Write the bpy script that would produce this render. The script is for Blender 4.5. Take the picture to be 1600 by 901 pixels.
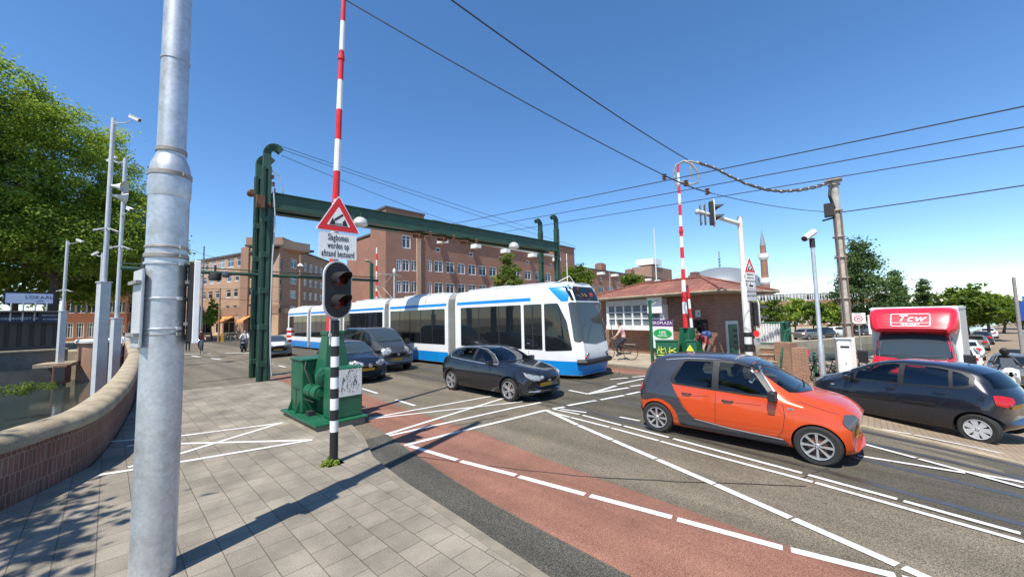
import bpy, bmesh, math, random
import numpy as np
from mathutils import Vector, Matrix
from mathutils.bvhtree import BVHTree
random.seed(7); rng = np.random.default_rng(7)
R_ = math.radians
for o in list(bpy.data.objects): bpy.data.objects.remove(o)
scene = bpy.context.scene
COL = scene.collection

# ------------------------------------------------------------------ camera, sky, sun, exposure
CAM_H = 2.35
FPX, CX, CY = 587.0, 800.0, 450.5
ROT = np.array([[0.6831678055986418, 0.038471469468075184, 0.7292473485933999],
                [-0.7299107183281432, 0.06691834686399399, 0.6802589787152276],
                [-0.02262946449279419, -0.9970164897783572, 0.0737971980959455]])
cam_d = bpy.data.cameras.new('camera'); cam = bpy.data.objects.new('camera', cam_d); COL.objects.link(cam)
cam_d.sensor_width = 36; cam_d.lens = 36 * FPX / 1600; cam_d.clip_start = 0.1; cam_d.clip_end = 3000
m4 = Matrix.Identity(4)
for i in range(3):
    m4[i][0] = ROT[i, 0]; m4[i][1] = -ROT[i, 1]; m4[i][2] = -ROT[i, 2]
m4[2][3] = CAM_H
cam.matrix_world = m4
scene.camera = cam

SUN_EL, SUN_AZ = 61.0, 16.0            # elevation; heading of the shadows from +X towards +Y
w = bpy.data.worlds.new('World'); scene.world = w; w.use_nodes = True
nt = w.node_tree; nt.nodes.clear()
wo = nt.nodes.new('ShaderNodeOutputWorld'); bg = nt.nodes.new('ShaderNodeBackground')
sky = nt.nodes.new('ShaderNodeTexSky'); sky.sky_type = 'NISHITA'; sky.sun_disc = False
sky.sun_elevation = R_(SUN_EL); sky.sun_rotation = R_(254); sky.air_density = 1.0; sky.dust_density = 0.15; sky.ozone_density = 3.6; sky.altitude = 900
bg.inputs["Strength"].default_value = 0.135
hs = nt.nodes.new('ShaderNodeHueSaturation'); hs.inputs['Saturation'].default_value = 1.17; nt.links.new(sky.outputs[0], hs.inputs['Color']); nt.links.new(hs.outputs[0], bg.inputs[0]); nt.links.new(bg.outputs[0], wo.inputs[0])
sun_d = bpy.data.lights.new('sun', 'SUN'); sun = bpy.data.objects.new('sun', sun_d); COL.objects.link(sun)
sun_d.energy = 4.6; sun_d.angle = R_(0.53); sun_d.color = (1.0, 0.95, 0.86)
sd = Vector((math.cos(R_(SUN_AZ)) * math.cos(R_(SUN_EL)), math.sin(R_(SUN_AZ)) * math.cos(R_(SUN_EL)), -math.sin(R_(SUN_EL))))
sun.rotation_euler = sd.to_track_quat('-Z', 'Y').to_euler()
scene.view_settings.view_transform = 'Standard'; scene.view_settings.look = 'None'
scene.view_settings.gamma = 1.0; scene.view_settings.use_curve_mapping = False
scene.view_settings.exposure = 0.62

# ------------------------------------------------------------------ pixel helpers (photo pixel -> real place)
def ray(u, v): return ROT @ np.array([(u - CX) / FPX, (v - CY) / FPX, 1.0])
def G(u, v, z=0.0):
    d = ray(u, v); return d * ((z - CAM_H) / d[2]) + np.array([0, 0, CAM_H])
def onY(u, v, Y): d = ray(u, v); return d * (Y / d[1]) + np.array([0, 0, CAM_H])
def onX(u, v, X): d = ray(u, v); return d * (X / d[0]) + np.array([0, 0, CAM_H])
def AT(u, v, dist): d = ray(u, v); return d * (dist / math.hypot(d[0], d[1])) + np.array([0, 0, CAM_H])
def zg(x, y):                       # ground height: the bridge head is level, the quay street drops away from it
    return float(np.interp(x - y, (9.5, 11, 13.5, 16, 20.5, 25, 30, 90), (0, -.09, -.40, -.52, -.66, -1.0, -1.4, -2.2)))
def GZ(u, v):                       # pixel to the real, sloping ground
    p = G(u, v)
    for _ in range(8): p = G(u, v, zg(p[0], p[1]))
    return p

# ------------------------------------------------------------------ materials
MATS = {}
def _n(nt, t, **kw):
    n = nt.nodes.new(t)
    for k, v in kw.items():
        if k in n.inputs.keys(): n.inputs[k].default_value = v
        else: setattr(n, k, v)
    return n
def mat(name, col, rough=0.6, metal=0.0, var=0.12, vscale=3.0, bump=0.0, bscale=40.0, coat=0.0, spec=0.5, dirt=None, fine=0.0, fscale=200.0, emit=0.0):
    if name in MATS: return MATS[name]
    m = bpy.data.materials.new(name); m.use_nodes = True; nt = m.node_tree
    b = nt.nodes['Principled BSDF']; L = nt.links.new
    b.inputs['Roughness'].default_value = rough; b.inputs['Metallic'].default_value = metal
    b.inputs['Coat Weight'].default_value = coat; b.inputs['Coat Roughness'].default_value = 0.04
    b.inputs['Specular IOR Level'].default_value = spec
    c = (*col, 1)
    b.inputs['Base Color'].default_value = c
    if emit: b.inputs['Emission Color'].default_value = c; b.inputs['Emission Strength'].default_value = emit
    if var or fine or dirt:
        tc = _n(nt, 'ShaderNodeTexCoord')
        no = _n(nt, 'ShaderNodeTexNoise', Scale=vscale, Detail=5.0, Roughness=0.6); L(tc.outputs['Object'], no.inputs['Vector'])
        rp = nt.nodes.new('ShaderNodeMapRange'); rp.inputs[1].default_value = 0.3; rp.inputs[2].default_value = 0.7
        rp.inputs[3].default_value = 1 - var; rp.inputs[4].default_value = 1 + var; L(no.outputs['Fac'], rp.inputs[0])
        mx = _n(nt, 'ShaderNodeMix', data_type='RGBA', blend_type='MULTIPLY'); mx.inputs[0].default_value = 1
        mx.inputs[6].default_value = c; L(rp.outputs[0], mx.inputs[7]); out = mx.outputs[2]
        if fine:
            n2 = _n(nt, 'ShaderNodeTexNoise', Scale=fscale, Detail=2.0); L(tc.outputs['Object'], n2.inputs['Vector'])
            r2 = nt.nodes.new('ShaderNodeMapRange'); r2.inputs[1].default_value = 0.3; r2.inputs[2].default_value = 0.7
            r2.inputs[3].default_value = 1 - fine; r2.inputs[4].default_value = 1 + fine; L(n2.outputs['Fac'], r2.inputs[0])
            m2 = _n(nt, 'ShaderNodeMix', data_type='RGBA', blend_type='MULTIPLY'); m2.inputs[0].default_value = 1
            L(out, m2.inputs[6]); L(r2.outputs[0], m2.inputs[7]); out = m2.outputs[2]
        if dirt:
            dc, amount, ds = dirt
            n3 = _n(nt, 'ShaderNodeTexNoise', Scale=ds, Detail=6.0, Roughness=0.7); L(tc.outputs['Object'], n3.inputs['Vector'])
            r3 = nt.nodes.new('ShaderNodeMapRange'); r3.inputs[1].default_value = 0.52; r3.inputs[2].default_value = 0.72
            r3.inputs[3].default_value = 0; r3.inputs[4].default_value = amount; L(n3.outputs['Fac'], r3.inputs[0])
            m3 = _n(nt, 'ShaderNodeMix', data_type='RGBA'); L(r3.outputs[0], m3.inputs[0]); L(out, m3.inputs[6]); m3.inputs[7].default_value = (*dc, 1); out = m3.outputs[2]
        L(out, b.inputs['Base Color'])
        if not metal and rough > 0.15:
            rr = nt.nodes.new('ShaderNodeMapRange'); rr.inputs[3].default_value = max(0.02, rough - 0.12); rr.inputs[4].default_value = min(1, rough + 0.12)
            L(no.outputs['Fac'], rr.inputs[0]); L(rr.outputs[0], b.inputs['Roughness'])
    if bump:
        tc = _n(nt, 'ShaderNodeTexCoord')
        n4 = _n(nt, 'ShaderNodeTexNoise', Scale=bscale, Detail=4.0); L(tc.outputs['Object'], n4.inputs['Vector'])
        bp = _n(nt, 'ShaderNodeBump', Strength=bump, Distance=0.02); L(n4.outputs['Fac'], bp.inputs['Height']); L(bp.outputs[0], b.inputs['Normal'])
    MATS[name] = m; return m

def brickmat(name, c1, c2, mortar, bw=0.22, rh=0.068, ms=0.010, rough=0.85, offset=0.5, bump=0.4, stain=0.25, freq=2, sscale=0.8, swap=False, fine=0.15, spots=False):
    if name in MATS: return MATS[name]
    m = bpy.data.materials.new(name); m.use_nodes = True; nt = m.node_tree; L = nt.links.new
    b = nt.nodes['Principled BSDF']; b.inputs['Roughness'].default_value = rough
    uv = _n(nt, 'ShaderNodeTexCoord')
    src = uv.outputs['UV']
    if swap:
        mp = nt.nodes.new('ShaderNodeMapping'); mp.inputs['Rotation'].default_value = (0, 0, R_(90)); L(src, mp.inputs[0]); src = mp.outputs[0]
    br = nt.nodes.new('ShaderNodeTexBrick'); L(src, br.inputs['Vector'])
    br.offset = offset; br.offset_frequency = freq
    for k, v in dict(Color1=(*c1, 1), Color2=(*c2, 1), Mortar=(*mortar, 1)).items(): br.inputs[k].default_value = v
    br.inputs['Scale'].default_value = 1; br.inputs['Brick Width'].default_value = bw; br.inputs['Row Height'].default_value = rh
    br.inputs['Mortar Size'].default_value = ms; br.inputs['Mortar Smooth'].default_value = 0.15; br.inputs['Bias'].default_value = 0.0
    no = _n(nt, 'ShaderNodeTexNoise', Scale=sscale, Detail=6.0, Roughness=0.62); L(src, no.inputs['Vector'])
    rp = nt.nodes.new('ShaderNodeMapRange'); rp.inputs[1].default_value = 0.3; rp.inputs[2].default_value = 0.7
    rp.inputs[3].default_value = 1 - stain; rp.inputs[4].default_value = 1 + stain * 0.7; L(no.outputs['Fac'], rp.inputs[0])
    mx = _n(nt, 'ShaderNodeMix', data_type='RGBA', blend_type='MULTIPLY'); mx.inputs[0].default_value = 1
    L(br.outputs['Color'], mx.inputs[6]); L(rp.outputs[0], mx.inputs[7])
    n2 = _n(nt, 'ShaderNodeTexNoise', Scale=90.0, Detail=2.0); L(src, n2.inputs['Vector'])
    r2 = nt.nodes.new('ShaderNodeMapRange'); r2.inputs[1].default_value = 0.3; r2.inputs[2].default_value = 0.7
    r2.inputs[3].default_value = 1 - fine; r2.inputs[4].default_value = 1 + fine; L(n2.outputs['Fac'], r2.inputs[0])
    m2 = _n(nt, 'ShaderNodeMix', data_type='RGBA', blend_type='MULTIPLY'); m2.inputs[0].default_value = 1
    L(mx.outputs[2], m2.inputs[6]); L(r2.outputs[0], m2.inputs[7]); out = m2.outputs[2]
    if spots:
        for sc, lo, dk in ((2.3, .075, .45), (5.0, .05, 1.35)):
            vo = _n(nt, 'ShaderNodeTexVoronoi', Scale=sc); L(src, vo.inputs['Vector']); ns = _n(nt, 'ShaderNodeTexNoise', Scale=16.0, Detail=2.0); L(src, ns.inputs['Vector'])
            ad = nt.nodes.new('ShaderNodeMath'); ad.operation = 'MULTIPLY_ADD'; ad.inputs[1].default_value = .10; L(ns.outputs['Fac'], ad.inputs[0]); L(vo.outputs['Distance'], ad.inputs[2])
            r4 = nt.nodes.new('ShaderNodeMapRange'); r4.inputs[1].default_value = lo; r4.inputs[2].default_value = lo + .03; r4.inputs[3].default_value = dk; r4.inputs[4].default_value = 1; L(ad.outputs[0], r4.inputs[0])
            m5 = _n(nt, 'ShaderNodeMix', data_type='RGBA', blend_type='MULTIPLY'); m5.inputs[0].default_value = 1; L(out, m5.inputs[6]); L(r4.outputs[0], m5.inputs[7]); out = m5.outputs[2]
    L(out, b.inputs['Base Color'])
    if bump:
        bp = _n(nt, 'ShaderNodeBump', Strength=bump, Distance=0.01); bp.invert = True
        L(br.outputs['Fac'], bp.inputs['Height']); L(bp.outputs[0], b.inputs['Normal'])
    MATS[name] = m; return m

def groundmat(name, col, speck=0.35, sscale=260.0, blotch=0.18, bscale=0.7, rough=0.9, spots=None, c2=None):
    m = bpy.data.materials.new(name); m.use_nodes = True; nt = m.node_tree; L = nt.links.new
    b = nt.nodes['Principled BSDF']; b.inputs['Roughness'].default_value = rough; b.inputs['Specular IOR Level'].default_value = 0.3
    tc = _n(nt, 'ShaderNodeTexCoord'); src = tc.outputs['Object']
    a = _n(nt, 'ShaderNodeTexNoise', Scale=sscale, Detail=1.5, Roughness=0.7); L(src, a.inputs['Vector'])
    cr = nt.nodes.new('ShaderNodeValToRGB'); c2 = c2 or tuple(x * 1.6 for x in col)
    cr.color_ramp.elements[0].position = 0.36; cr.color_ramp.elements[0].color = (*[x * (1 - speck) for x in col], 1)
    cr.color_ramp.elements[1].position = 0.66; cr.color_ramp.elements[1].color = (*c2, 1)
    L(a.outputs['Fac'], cr.inputs[0])
    bl = _n(nt, 'ShaderNodeTexNoise', Scale=bscale, Detail=7.0, Roughness=0.65); L(src, bl.inputs['Vector'])
    rp = nt.nodes.new('ShaderNodeMapRange'); rp.inputs[1].default_value = 0.3; rp.inputs[2].default_value = 0.7
    rp.inputs[3].default_value = 1 - blotch; rp.inputs[4].default_value = 1 + blotch; L(bl.outputs['Fac'], rp.inputs[0])
    mx = _n(nt, 'ShaderNodeMix', data_type='RGBA', blend_type='MULTIPLY'); mx.inputs[0].default_value = 1
    L(cr.outputs[0], mx.inputs[6]); L(rp.outputs[0], mx.inputs[7]); out = mx.outputs[2]
    # long tyre-polished streaks along the street
    mp = nt.nodes.new('ShaderNodeMapping'); mp.inputs['Scale'].default_value = (2.2, 0.12, 1); L(src, mp.inputs[0])
    st = _n(nt, 'ShaderNodeTexNoise', Scale=1.0, Detail=4.0); L(mp.outputs[0], st.inputs['Vector'])
    r3 = nt.nodes.new('ShaderNodeMapRange'); r3.inputs[1].default_value = 0.35; r3.inputs[2].default_value = 0.65; r3.inputs[3].default_value = 0.80; r3.inputs[4].default_value = 1.12
    L(st.outputs['Fac'], r3.inputs[0])
    m3 = _n(nt, 'ShaderNodeMix', data_type='RGBA', blend_type='MULTIPLY'); m3.inputs[0].default_value = 1
    L(out, m3.inputs[6]); L(r3.outputs[0], m3.inputs[7]); out = m3.outputs[2]
    # dark gum and oil spots
    vo = _n(nt, 'ShaderNodeTexVoronoi', Scale=1.9); L(src, vo.inputs['Vector'])
    ns = _n(nt, 'ShaderNodeTexNoise', Scale=9.0, Detail=2.0); L(src, ns.inputs['Vector'])
    ad = nt.nodes.new('ShaderNodeMath'); ad.operation = 'MULTIPLY_ADD'; ad.inputs[1].default_value = 0.10; L(ns.outputs['Fac'], ad.inputs[0]); L(vo.outputs['Distance'], ad.inputs[2])
    r4 = nt.nodes.new('ShaderNodeMapRange'); r4.inputs[1].default_value = 0.085; r4.inputs[2].default_value = 0.11; r4.inputs[3].default_value = 0.55; r4.inputs[4].default_value = 1
    L(ad.outputs[0], r4.inputs[0])
    m5 = _n(nt, 'ShaderNodeMix', data_type='RGBA', blend_type='MULTIPLY'); m5.inputs[0].default_value = 1
    L(out, m5.inputs[6]); L(r4.outputs[0], m5.inputs[7]); out = m5.outputs[2]
    L(out, b.inputs['Base Color'])
    bp = _n(nt, 'ShaderNodeBump', Strength=0.35, Distance=0.01); L(a.outputs['Fac'], bp.inputs['Height']); L(bp.outputs[0], b.inputs['Normal'])
    MATS[name] = m; return m

def glassmat(name, col=(0.012, 0.016, 0.018), rough=0.03, spec=0.6):
    m = bpy.data.materials.new(name); m.use_nodes = True; nt = m.node_tree
    b = nt.nodes['Principled BSDF']; b.inputs['Base Color'].default_value = (*col, 1); b.inputs['Roughness'].default_value = rough
    b.inputs['Specular IOR Level'].default_value = spec
    MATS[name] = m; return m
def seethrough(name, tint=(0.55, 0.62, 0.62), amount=0.62):
    m = bpy.data.materials.new(name); m.use_nodes = True; nt = m.node_tree; nt.nodes.clear(); L = nt.links.new
    o = nt.nodes.new('ShaderNodeOutputMaterial'); tr = nt.nodes.new('ShaderNodeBsdfTransparent'); tr.inputs[0].default_value = (*tint, 1)
    gl = nt.nodes.new('ShaderNodeBsdfGlossy'); gl.inputs[0].default_value = (1, 1, 1, 1); gl.inputs['Roughness'].default_value = 0.02
    fr = nt.nodes.new('ShaderNodeFresnel'); fr.inputs[0].default_value = 1.55
    mx = nt.nodes.new('ShaderNodeMixShader'); L(fr.outputs[0], mx.inputs[0]); L(tr.outputs[0], mx.inputs[1]); L(gl.outputs[0], mx.inputs[2]); L(mx.outputs[0], o.inputs[0])
    MATS[name] = m; return m

# ------------------------------------------------------------------ mesh builder
class MB:
    def __init__(s): s.v = []; s.f = []; s.m = []; s.sm = []
    def add(s, vs, fs, m=0, smooth=False):
        k = len(s.v); s.v += [tuple(map(float, p)) for p in vs]
        for f in fs: s.f.append([i + k for i in f]); s.m.append(m); s.sm.append(smooth)
        return s
    def box(s, c, d, m=0, rz=0.0, rx=0.0, ry=0.0, taper=1.0):
        x, y, z = d[0] / 2, d[1] / 2, d[2] / 2
        vs = [Vector((sx * x * (taper if sz > 0 else 1), sy * y * (taper if sz > 0 else 1), sz * z)) for sz in (-1, 1) for sx, sy in ((-1, -1), (1, -1), (1, 1), (-1, 1))]
        M = Matrix.Rotation(rz, 3, 'Z') @ Matrix.Rotation(ry, 3, 'Y') @ Matrix.Rotation(rx, 3, 'X')
        vs = [M @ p + Vector(c) for p in vs]
        return s.add(vs, [(3, 2, 1, 0), (4, 5, 6, 7), (0, 1, 5, 4), (1, 2, 6, 5), (2, 3, 7, 6), (3, 0, 4, 7)], m)
    def box2(s, a, b, m=0):
        return s.box([(a[i] + b[i]) / 2 for i in range(3)], [abs(b[i] - a[i]) for i in range(3)], m)
    def tube(s, pts, r, n=8, m=0, caps=True, smooth=True):
        pts = [Vector(p) for p in pts]; rs = r if isinstance(r, (list, tuple)) else [r] * len(pts)
        vs = []; prev = None
        for i, p in enumerate(pts):
            t = (pts[min(i + 1, len(pts) - 1)] - pts[max(i - 1, 0)])
            if t.length < 1e-9: t = Vector((0, 0, 1))
            t.normalize()
            if prev is None:
                a = Vector((0, 0, 1)) if abs(t.z) < 0.9 else Vector((1, 0, 0)); n1 = t.cross(a).normalized()
            else:
                n1 = prev - t * prev.dot(t); n1 = n1.normalized() if n1.length > 1e-6 else t.orthogonal().normalized()
            prev = n1; n2 = t.cross(n1)
            for k in range(n):
                an = 2 * math.pi * k / n; vs.append(p + (n1 * math.cos(an) + n2 * math.sin(an)) * rs[i])
        fs = [(i * n + k, i * n + (k + 1) % n, (i + 1) * n + (k + 1) % n, (i + 1) * n + k) for i in range(len(pts) - 1) for k in range(n)]
        s.add(vs, fs, m, smooth)
        if caps:
            k0 = len(s.v) - len(vs)
            s.f.append([k0 + k for k in range(n)][::-1]); s.m.append(m); s.sm.append(False)
            s.f.append([k0 + (len(pts) - 1) * n + k for k in range(n)]); s.m.append(m); s.sm.append(False)
        return s
    def lathe(s, prof, c=(0, 0, 0), axis='z', n=24, m=0, smooth=True, caps=True):   # prof: (radius, height)
        vs = []
        for r, h in prof:
            for k in range(n):
                a = 2 * math.pi * k / n; x, y = r * math.cos(a), r * math.sin(a)
                p = (x, y, h) if axis == 'z' else ((h, x, y) if axis == 'x' else (y, h, x))
                vs.append((p[0] + c[0], p[1] + c[1], p[2] + c[2]))
        fs = [(i * n + k, i * n + (k + 1) % n, (i + 1) * n + (k + 1) % n, (i + 1) * n + k) for i in range(len(prof) - 1) for k in range(n)]
        k0 = len(s.v); s.add(vs, fs, m, smooth)
        if prof[0] == prof[-1] or not caps: return s
        if prof[0][0] > 1e-4: s.f.append([k0 + k for k in range(n)][::-1]); s.m.append(m); s.sm.append(False)
        if prof[-1][0] > 1e-4: s.f.append([k0 + (len(prof) - 1) * n + k for k in range(n)]); s.m.append(m); s.sm.append(False)
        return s
    def prism(s, poly, z0, z1, m=0, M=None, smooth=False):   # poly in local xy, extruded along z; M places it
        n = len(poly); vs = [Vector((x, y, z0)) for x, y in poly] + [Vector((x, y, z1)) for x, y in poly]
        if M is not None: vs = [M @ p for p in vs]
        s.add(vs, [list(range(n))[::-1], list(range(n, 2 * n))], m, False)
        k = len(s.v) - 2 * n
        for i in range(n):
            s.f.append([k + i, k + (i + 1) % n, k + n + (i + 1) % n, k + n + i]); s.m.append(m); s.sm.append(smooth)
        return s
    def grid(s, P, m=0, smooth=True, flip=False):            # P[i][j] points
        a, b = len(P), len(P[0]); vs = [p for row in P for p in row]
        fs = [(i * b + j, (i + 1) * b + j, (i + 1) * b + j + 1, i * b + j + 1) for i in range(a - 1) for j in range(b - 1)]
        if flip: fs = [f[::-1] for f in fs]
        return s.add(vs, fs, m, smooth)
    def build(s, name, mats, parent=None, bevel=0.0, recalc=True, loc=None, sharp=35):
        me = bpy.data.meshes.new(name); me.from_pydata(s.v, [], s.f); me.update()
        ms = mats if isinstance(mats, (list, tuple)) else [mats]
        for x in ms: me.materials.append(x)
        me.polygons.foreach_set('material_index', s.m); me.polygons.foreach_set('use_smooth', s.sm)
        if recalc:
            bm = bmesh.new(); bm.from_mesh(me); bmesh.ops.recalc_face_normals(bm, faces=bm.faces); bm.to_mesh(me); bm.free()
        uv = me.uv_layers.new(name='uv'); me.update()
        nl = len(me.loops); vi = np.empty(nl, np.int32); me.loops.foreach_get('vertex_index', vi)
        co = np.empty(len(me.vertices) * 3, np.float32); me.vertices.foreach_get('co', co); co = co.reshape(-1, 3)
        nr = np.empty(len(me.polygons) * 3, np.float32); me.polygons.foreach_get('normal', nr); nr = nr.reshape(-1, 3)
        tot = np.empty(len(me.polygons), np.int32); me.polygons.foreach_get('loop_total', tot)
        N = np.repeat(nr, tot, axis=0); Pp = co[vi]; hz = np.abs(N[:, 2]) > 0.75
        t = np.stack([-N[:, 1], N[:, 0]], 1); ln = np.maximum(np.linalg.norm(t, axis=1, keepdims=True), 1e-6); t /= ln
        U = np.where(hz, Pp[:, 0], Pp[:, 0] * t[:, 0] + Pp[:, 1] * t[:, 1]); V = np.where(hz, Pp[:, 1], Pp[:, 2])
        uv.data.foreach_set('uv', np.stack([U, V], 1).astype(np.float32).ravel())
        if any(s.sm):
            try: me.set_sharp_from_angle(angle=R_(sharp))
            except Exception: pass
        o = bpy.data.objects.new(name, me); COL.objects.link(o)
        if parent is not None: o.parent = parent
        if loc is not None: o.location = loc
        if bevel:
            b = o.modifiers.new('bevel', 'BEVEL'); b.width = bevel; b.segments = 2; b.limit_method = 'ANGLE'; b.angle_limit = R_(40); b.harden_normals = False
        return o

def tag(o, label=None, cat=None, group=None, kind=None):
    if label: o['label'] = label
    if cat: o['category'] = cat
    if group: o['group'] = group
    if kind: o['kind'] = kind
    return o
def thing(name, label, cat, loc=(0, 0, 0), rz=0.0, group=None):
    o = bpy.data.objects.new(name, None); COL.objects.link(o); o.empty_display_size = 0.2
    o.location = tuple(float(x) for x in loc); o.rotation_euler = (0, 0, rz); return tag(o, label, cat, group)
def dup(root, loc=None, rz=None, label=None, group=None, scale=None):
    def rec(o, par):
        c = o.copy(); COL.objects.link(c)
        if par is not None: c.parent = par
        for ch in o.children: rec(ch, c)
        return c
    c = rec(root, None)
    if loc is not None: c.location = tuple(float(x) for x in loc)
    if rz is not None: c.rotation_euler = (0, 0, rz)
    if scale is not None: c.scale = scale if isinstance(scale, tuple) else (scale,) * 3
    if label: c['label'] = label
    if group: c['group'] = group
    return c
def structure(name, mb, mats, **kw):
    return tag(mb.build(name, mats, **kw), kind='structure')

from mathutils.geometry import delaunay_2d_cdt
def text_obj(name, body, size, mt, parent=None, M=None, extrude=0.002, align='CENTER', shear=0.0, bold=0.0, sx=1.0):
    cu = bpy.data.curves.new(name, 'FONT'); cu.body = body; cu.size = size; cu.extrude = extrude; cu.align_x = align; cu.align_y = 'CENTER'; cu.shear = shear; cu.offset = bold * .35; cu.space_character = 1.12
    o = bpy.data.objects.new(name, cu); COL.objects.link(o)
    dg = bpy.context.evaluated_depsgraph_get(); me = bpy.data.meshes.new_from_object(o.evaluated_get(dg))
    bpy.data.objects.remove(o); bpy.data.curves.remove(cu)
    if M is not None: me.transform(M @ Matrix.Diagonal((sx, 1, 1, 1)))
    me.materials.clear(); me.materials.append(mt)
    o = bpy.data.objects.new(name, me); COL.objects.link(o)
    if parent is not None: o.parent = parent
    return o
def frame(o, xdir, up=(0, 0, 1)):       # matrix whose local x = xdir, local y = up, local z = outward (x cross y)
    x = Vector(xdir).normalized(); u = Vector(up); u = (u - x * u.dot(x)).normalized(); z = x.cross(u)
    M = Matrix.Identity(4)
    for i in range(3): M[i][0] = x[i]; M[i][1] = u[i]; M[i][2] = z[i]; M[i][3] = o[i]
    return M
def roundpoly(pts, r, n=4):
    out = []; k = len(pts)
    rs = r if isinstance(r, (list, tuple)) else [r] * k
    for i in range(k):
        p = Vector(pts[i]); a = Vector(pts[i - 1]); b = Vector(pts[(i + 1) % k])
        if rs[i] <= 0: out.append(tuple(p)); continue
        d1 = (a - p); d2 = (b - p); r1 = min(rs[i], d1.length * .45, d2.length * .45)
        p1 = p + d1.normalized() * r1; p2 = p + d2.normalized() * r1
        for j in range(n + 1):
            t = j / n; q = p1 * (1 - t) ** 2 + p * 2 * t * (1 - t) + p2 * t * t; out.append(tuple(q))
    return out
# ------------------------------------------------------------------ shared materials
M = {}
M['asphalt'] = groundmat('asphalt', (0.122, 0.102, 0.073), speck=0.55, sscale=105, c2=(0.265, 0.222, 0.16), blotch=0.2)
M['trackbed'] = groundmat('track_asphalt', (0.072, 0.064, 0.046), speck=0.35, sscale=80, c2=(0.125, 0.112, 0.082), blotch=0.2)
M['darkasphalt'] = groundmat('dark_asphalt', (0.052, 0.049, 0.040), speck=0.5, sscale=80, c2=(0.13, 0.122, 0.10), blotch=0.15)
M['redasphalt'] = groundmat('red_asphalt', (0.20, 0.084, 0.056), speck=0.28, sscale=100, c2=(0.325, 0.165, 0.115), blotch=0.24)
M['pathasphalt'] = groundmat('path_asphalt', (0.125, 0.107, 0.08), speck=0.3, sscale=90, c2=(0.20, 0.172, 0.13), blotch=0.12)
M['paving'] = brickmat('paving', (0.203, 0.175, 0.135), (0.258, 0.224, 0.175), (0.10, 0.083, 0.058), bw=0.32, rh=0.29, ms=0.0045, swap=True, bump=0.5, stain=0.38, sscale=1.3, fine=0.28, spots=True)
M['quaybrick'] = brickmat('quay_clinker', (0.25, 0.185, 0.12), (0.30, 0.225, 0.15), (0.17, 0.13, 0.09), bw=0.2, rh=0.1, ms=0.008, bump=0.2, stain=0.25)
M['lightpaving'] = brickmat('light_paving', (0.34, 0.285, 0.205), (0.39, 0.33, 0.24), (0.20, 0.165, 0.115), bw=0.3, rh=0.3, ms=0.008, bump=0.3)
M['kerb'] = mat('kerb_stone', (0.20, 0.172, 0.13), 0.85, var=0.2, vscale=4, fine=0.2, bump=0.2)
M['white_line'] = mat('road_paint', (0.62, 0.61, 0.575), 0.6, var=0.12, vscale=3, fine=0.12, fscale=60, dirt=((0.24, 0.215, 0.175), 0.8, 16.0))
M['rail'] = mat('rail_steel', (0.075, 0.06, 0.048), 0.4, var=0.2)
M['railtop'] = mat('rail_shine', (0.30, 0.30, 0.30), 0.3, metal=0.9, var=0.1)
M['water'] = mat('canal_water', (0.03, 0.042, 0.036), 0.08, var=0.1, bump=0.35, bscale=1.6)
M['brick_red'] = brickmat('red_brick', (0.30, 0.125, 0.075), (0.215, 0.085, 0.055), (0.27, 0.22, 0.17))
M['brick_pier'] = brickmat('pier_brick', (0.36, 0.17, 0.095), (0.27, 0.12, 0.07), (0.33, 0.27, 0.21))
M['brick_dark'] = brickmat('plum_brick', (0.20, 0.095, 0.07), (0.14, 0.062, 0.05), (0.25, 0.19, 0.145), bw=0.072, rh=0.23, ms=0.007, stain=0.35, bump=0.6)
M['coping'] = mat('sandstone_coping', (0.34, 0.275, 0.185), 0.9, var=0.25, vscale=2.5, fine=0.22, fscale=90, bump=0.5, bscale=60, dirt=((0.17, 0.14, 0.09), 0.75, 2.4))
M['galv'] = mat('galvanised_steel', (0.56, 0.58, 0.59), 0.42, metal=0.55, var=0.16, vscale=3.5, fine=0.10, fscale=30, dirt=((0.36, 0.33, 0.28), 0.6, 5.0))
M['galvdark'] = mat('weathered_zinc', (0.33, 0.31, 0.28), 0.6, metal=0.3, var=0.25, vscale=12, dirt=((0.22, 0.15, 0.09), 0.7, 8.0))
M['green'] = mat('bridge_green_paint', (0.012, 0.105, 0.052), 0.38, var=0.2, vscale=2.5, dirt=((0.05, 0.085, 0.05), 0.6, 5.0))
M['greend'] = mat('gantry_green_paint', (0.024, 0.075, 0.047), 0.5, var=0.22, vscale=1.8, dirt=((0.085, 0.055, 0.03), 0.55, 3.5))
M['red'] = mat('signal_red_paint', (0.66, 0.022, 0.025), 0.4, var=0.08)
M['white'] = mat('white_paint', (0.80, 0.80, 0.78), 0.45, var=0.06, dirt=((0.5, 0.48, 0.43), 0.4, 4.0))
M['offwhite'] = mat('aged_white_paint', (0.66, 0.65, 0.60), 0.6, var=0.1, dirt=((0.36, 0.33, 0.27), 0.5, 3.0))
M['black'] = mat('black_plastic', (0.016, 0.016, 0.017), 0.5, var=0.15)
M['blackm'] = mat('black_matte_paint', (0.022, 0.022, 0.023), 0.7, var=0.15)
M['grey'] = mat('grey_plastic', (0.20, 0.21, 0.21), 0.6, var=0.1)
M['lgrey'] = mat('light_grey_metal', (0.52, 0.53, 0.53), 0.5, metal=0.2, var=0.1)
M['wood'] = mat('weathered_timber', (0.30, 0.17, 0.095), 0.85, var=0.3, vscale=6, bump=0.3)
M['rust'] = mat('rusty_iron', (0.16, 0.075, 0.04), 0.8, var=0.3, vscale=14)
M['wire'] = mat('cable_black', (0.03, 0.035, 0.045), 0.6, var=0)
M['glass'] = glassmat('window_glass', (0.035, 0.05, 0.06))
M['glassdk'] = glassmat('dark_window_glass', (0.010, 0.013, 0.015))
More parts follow.
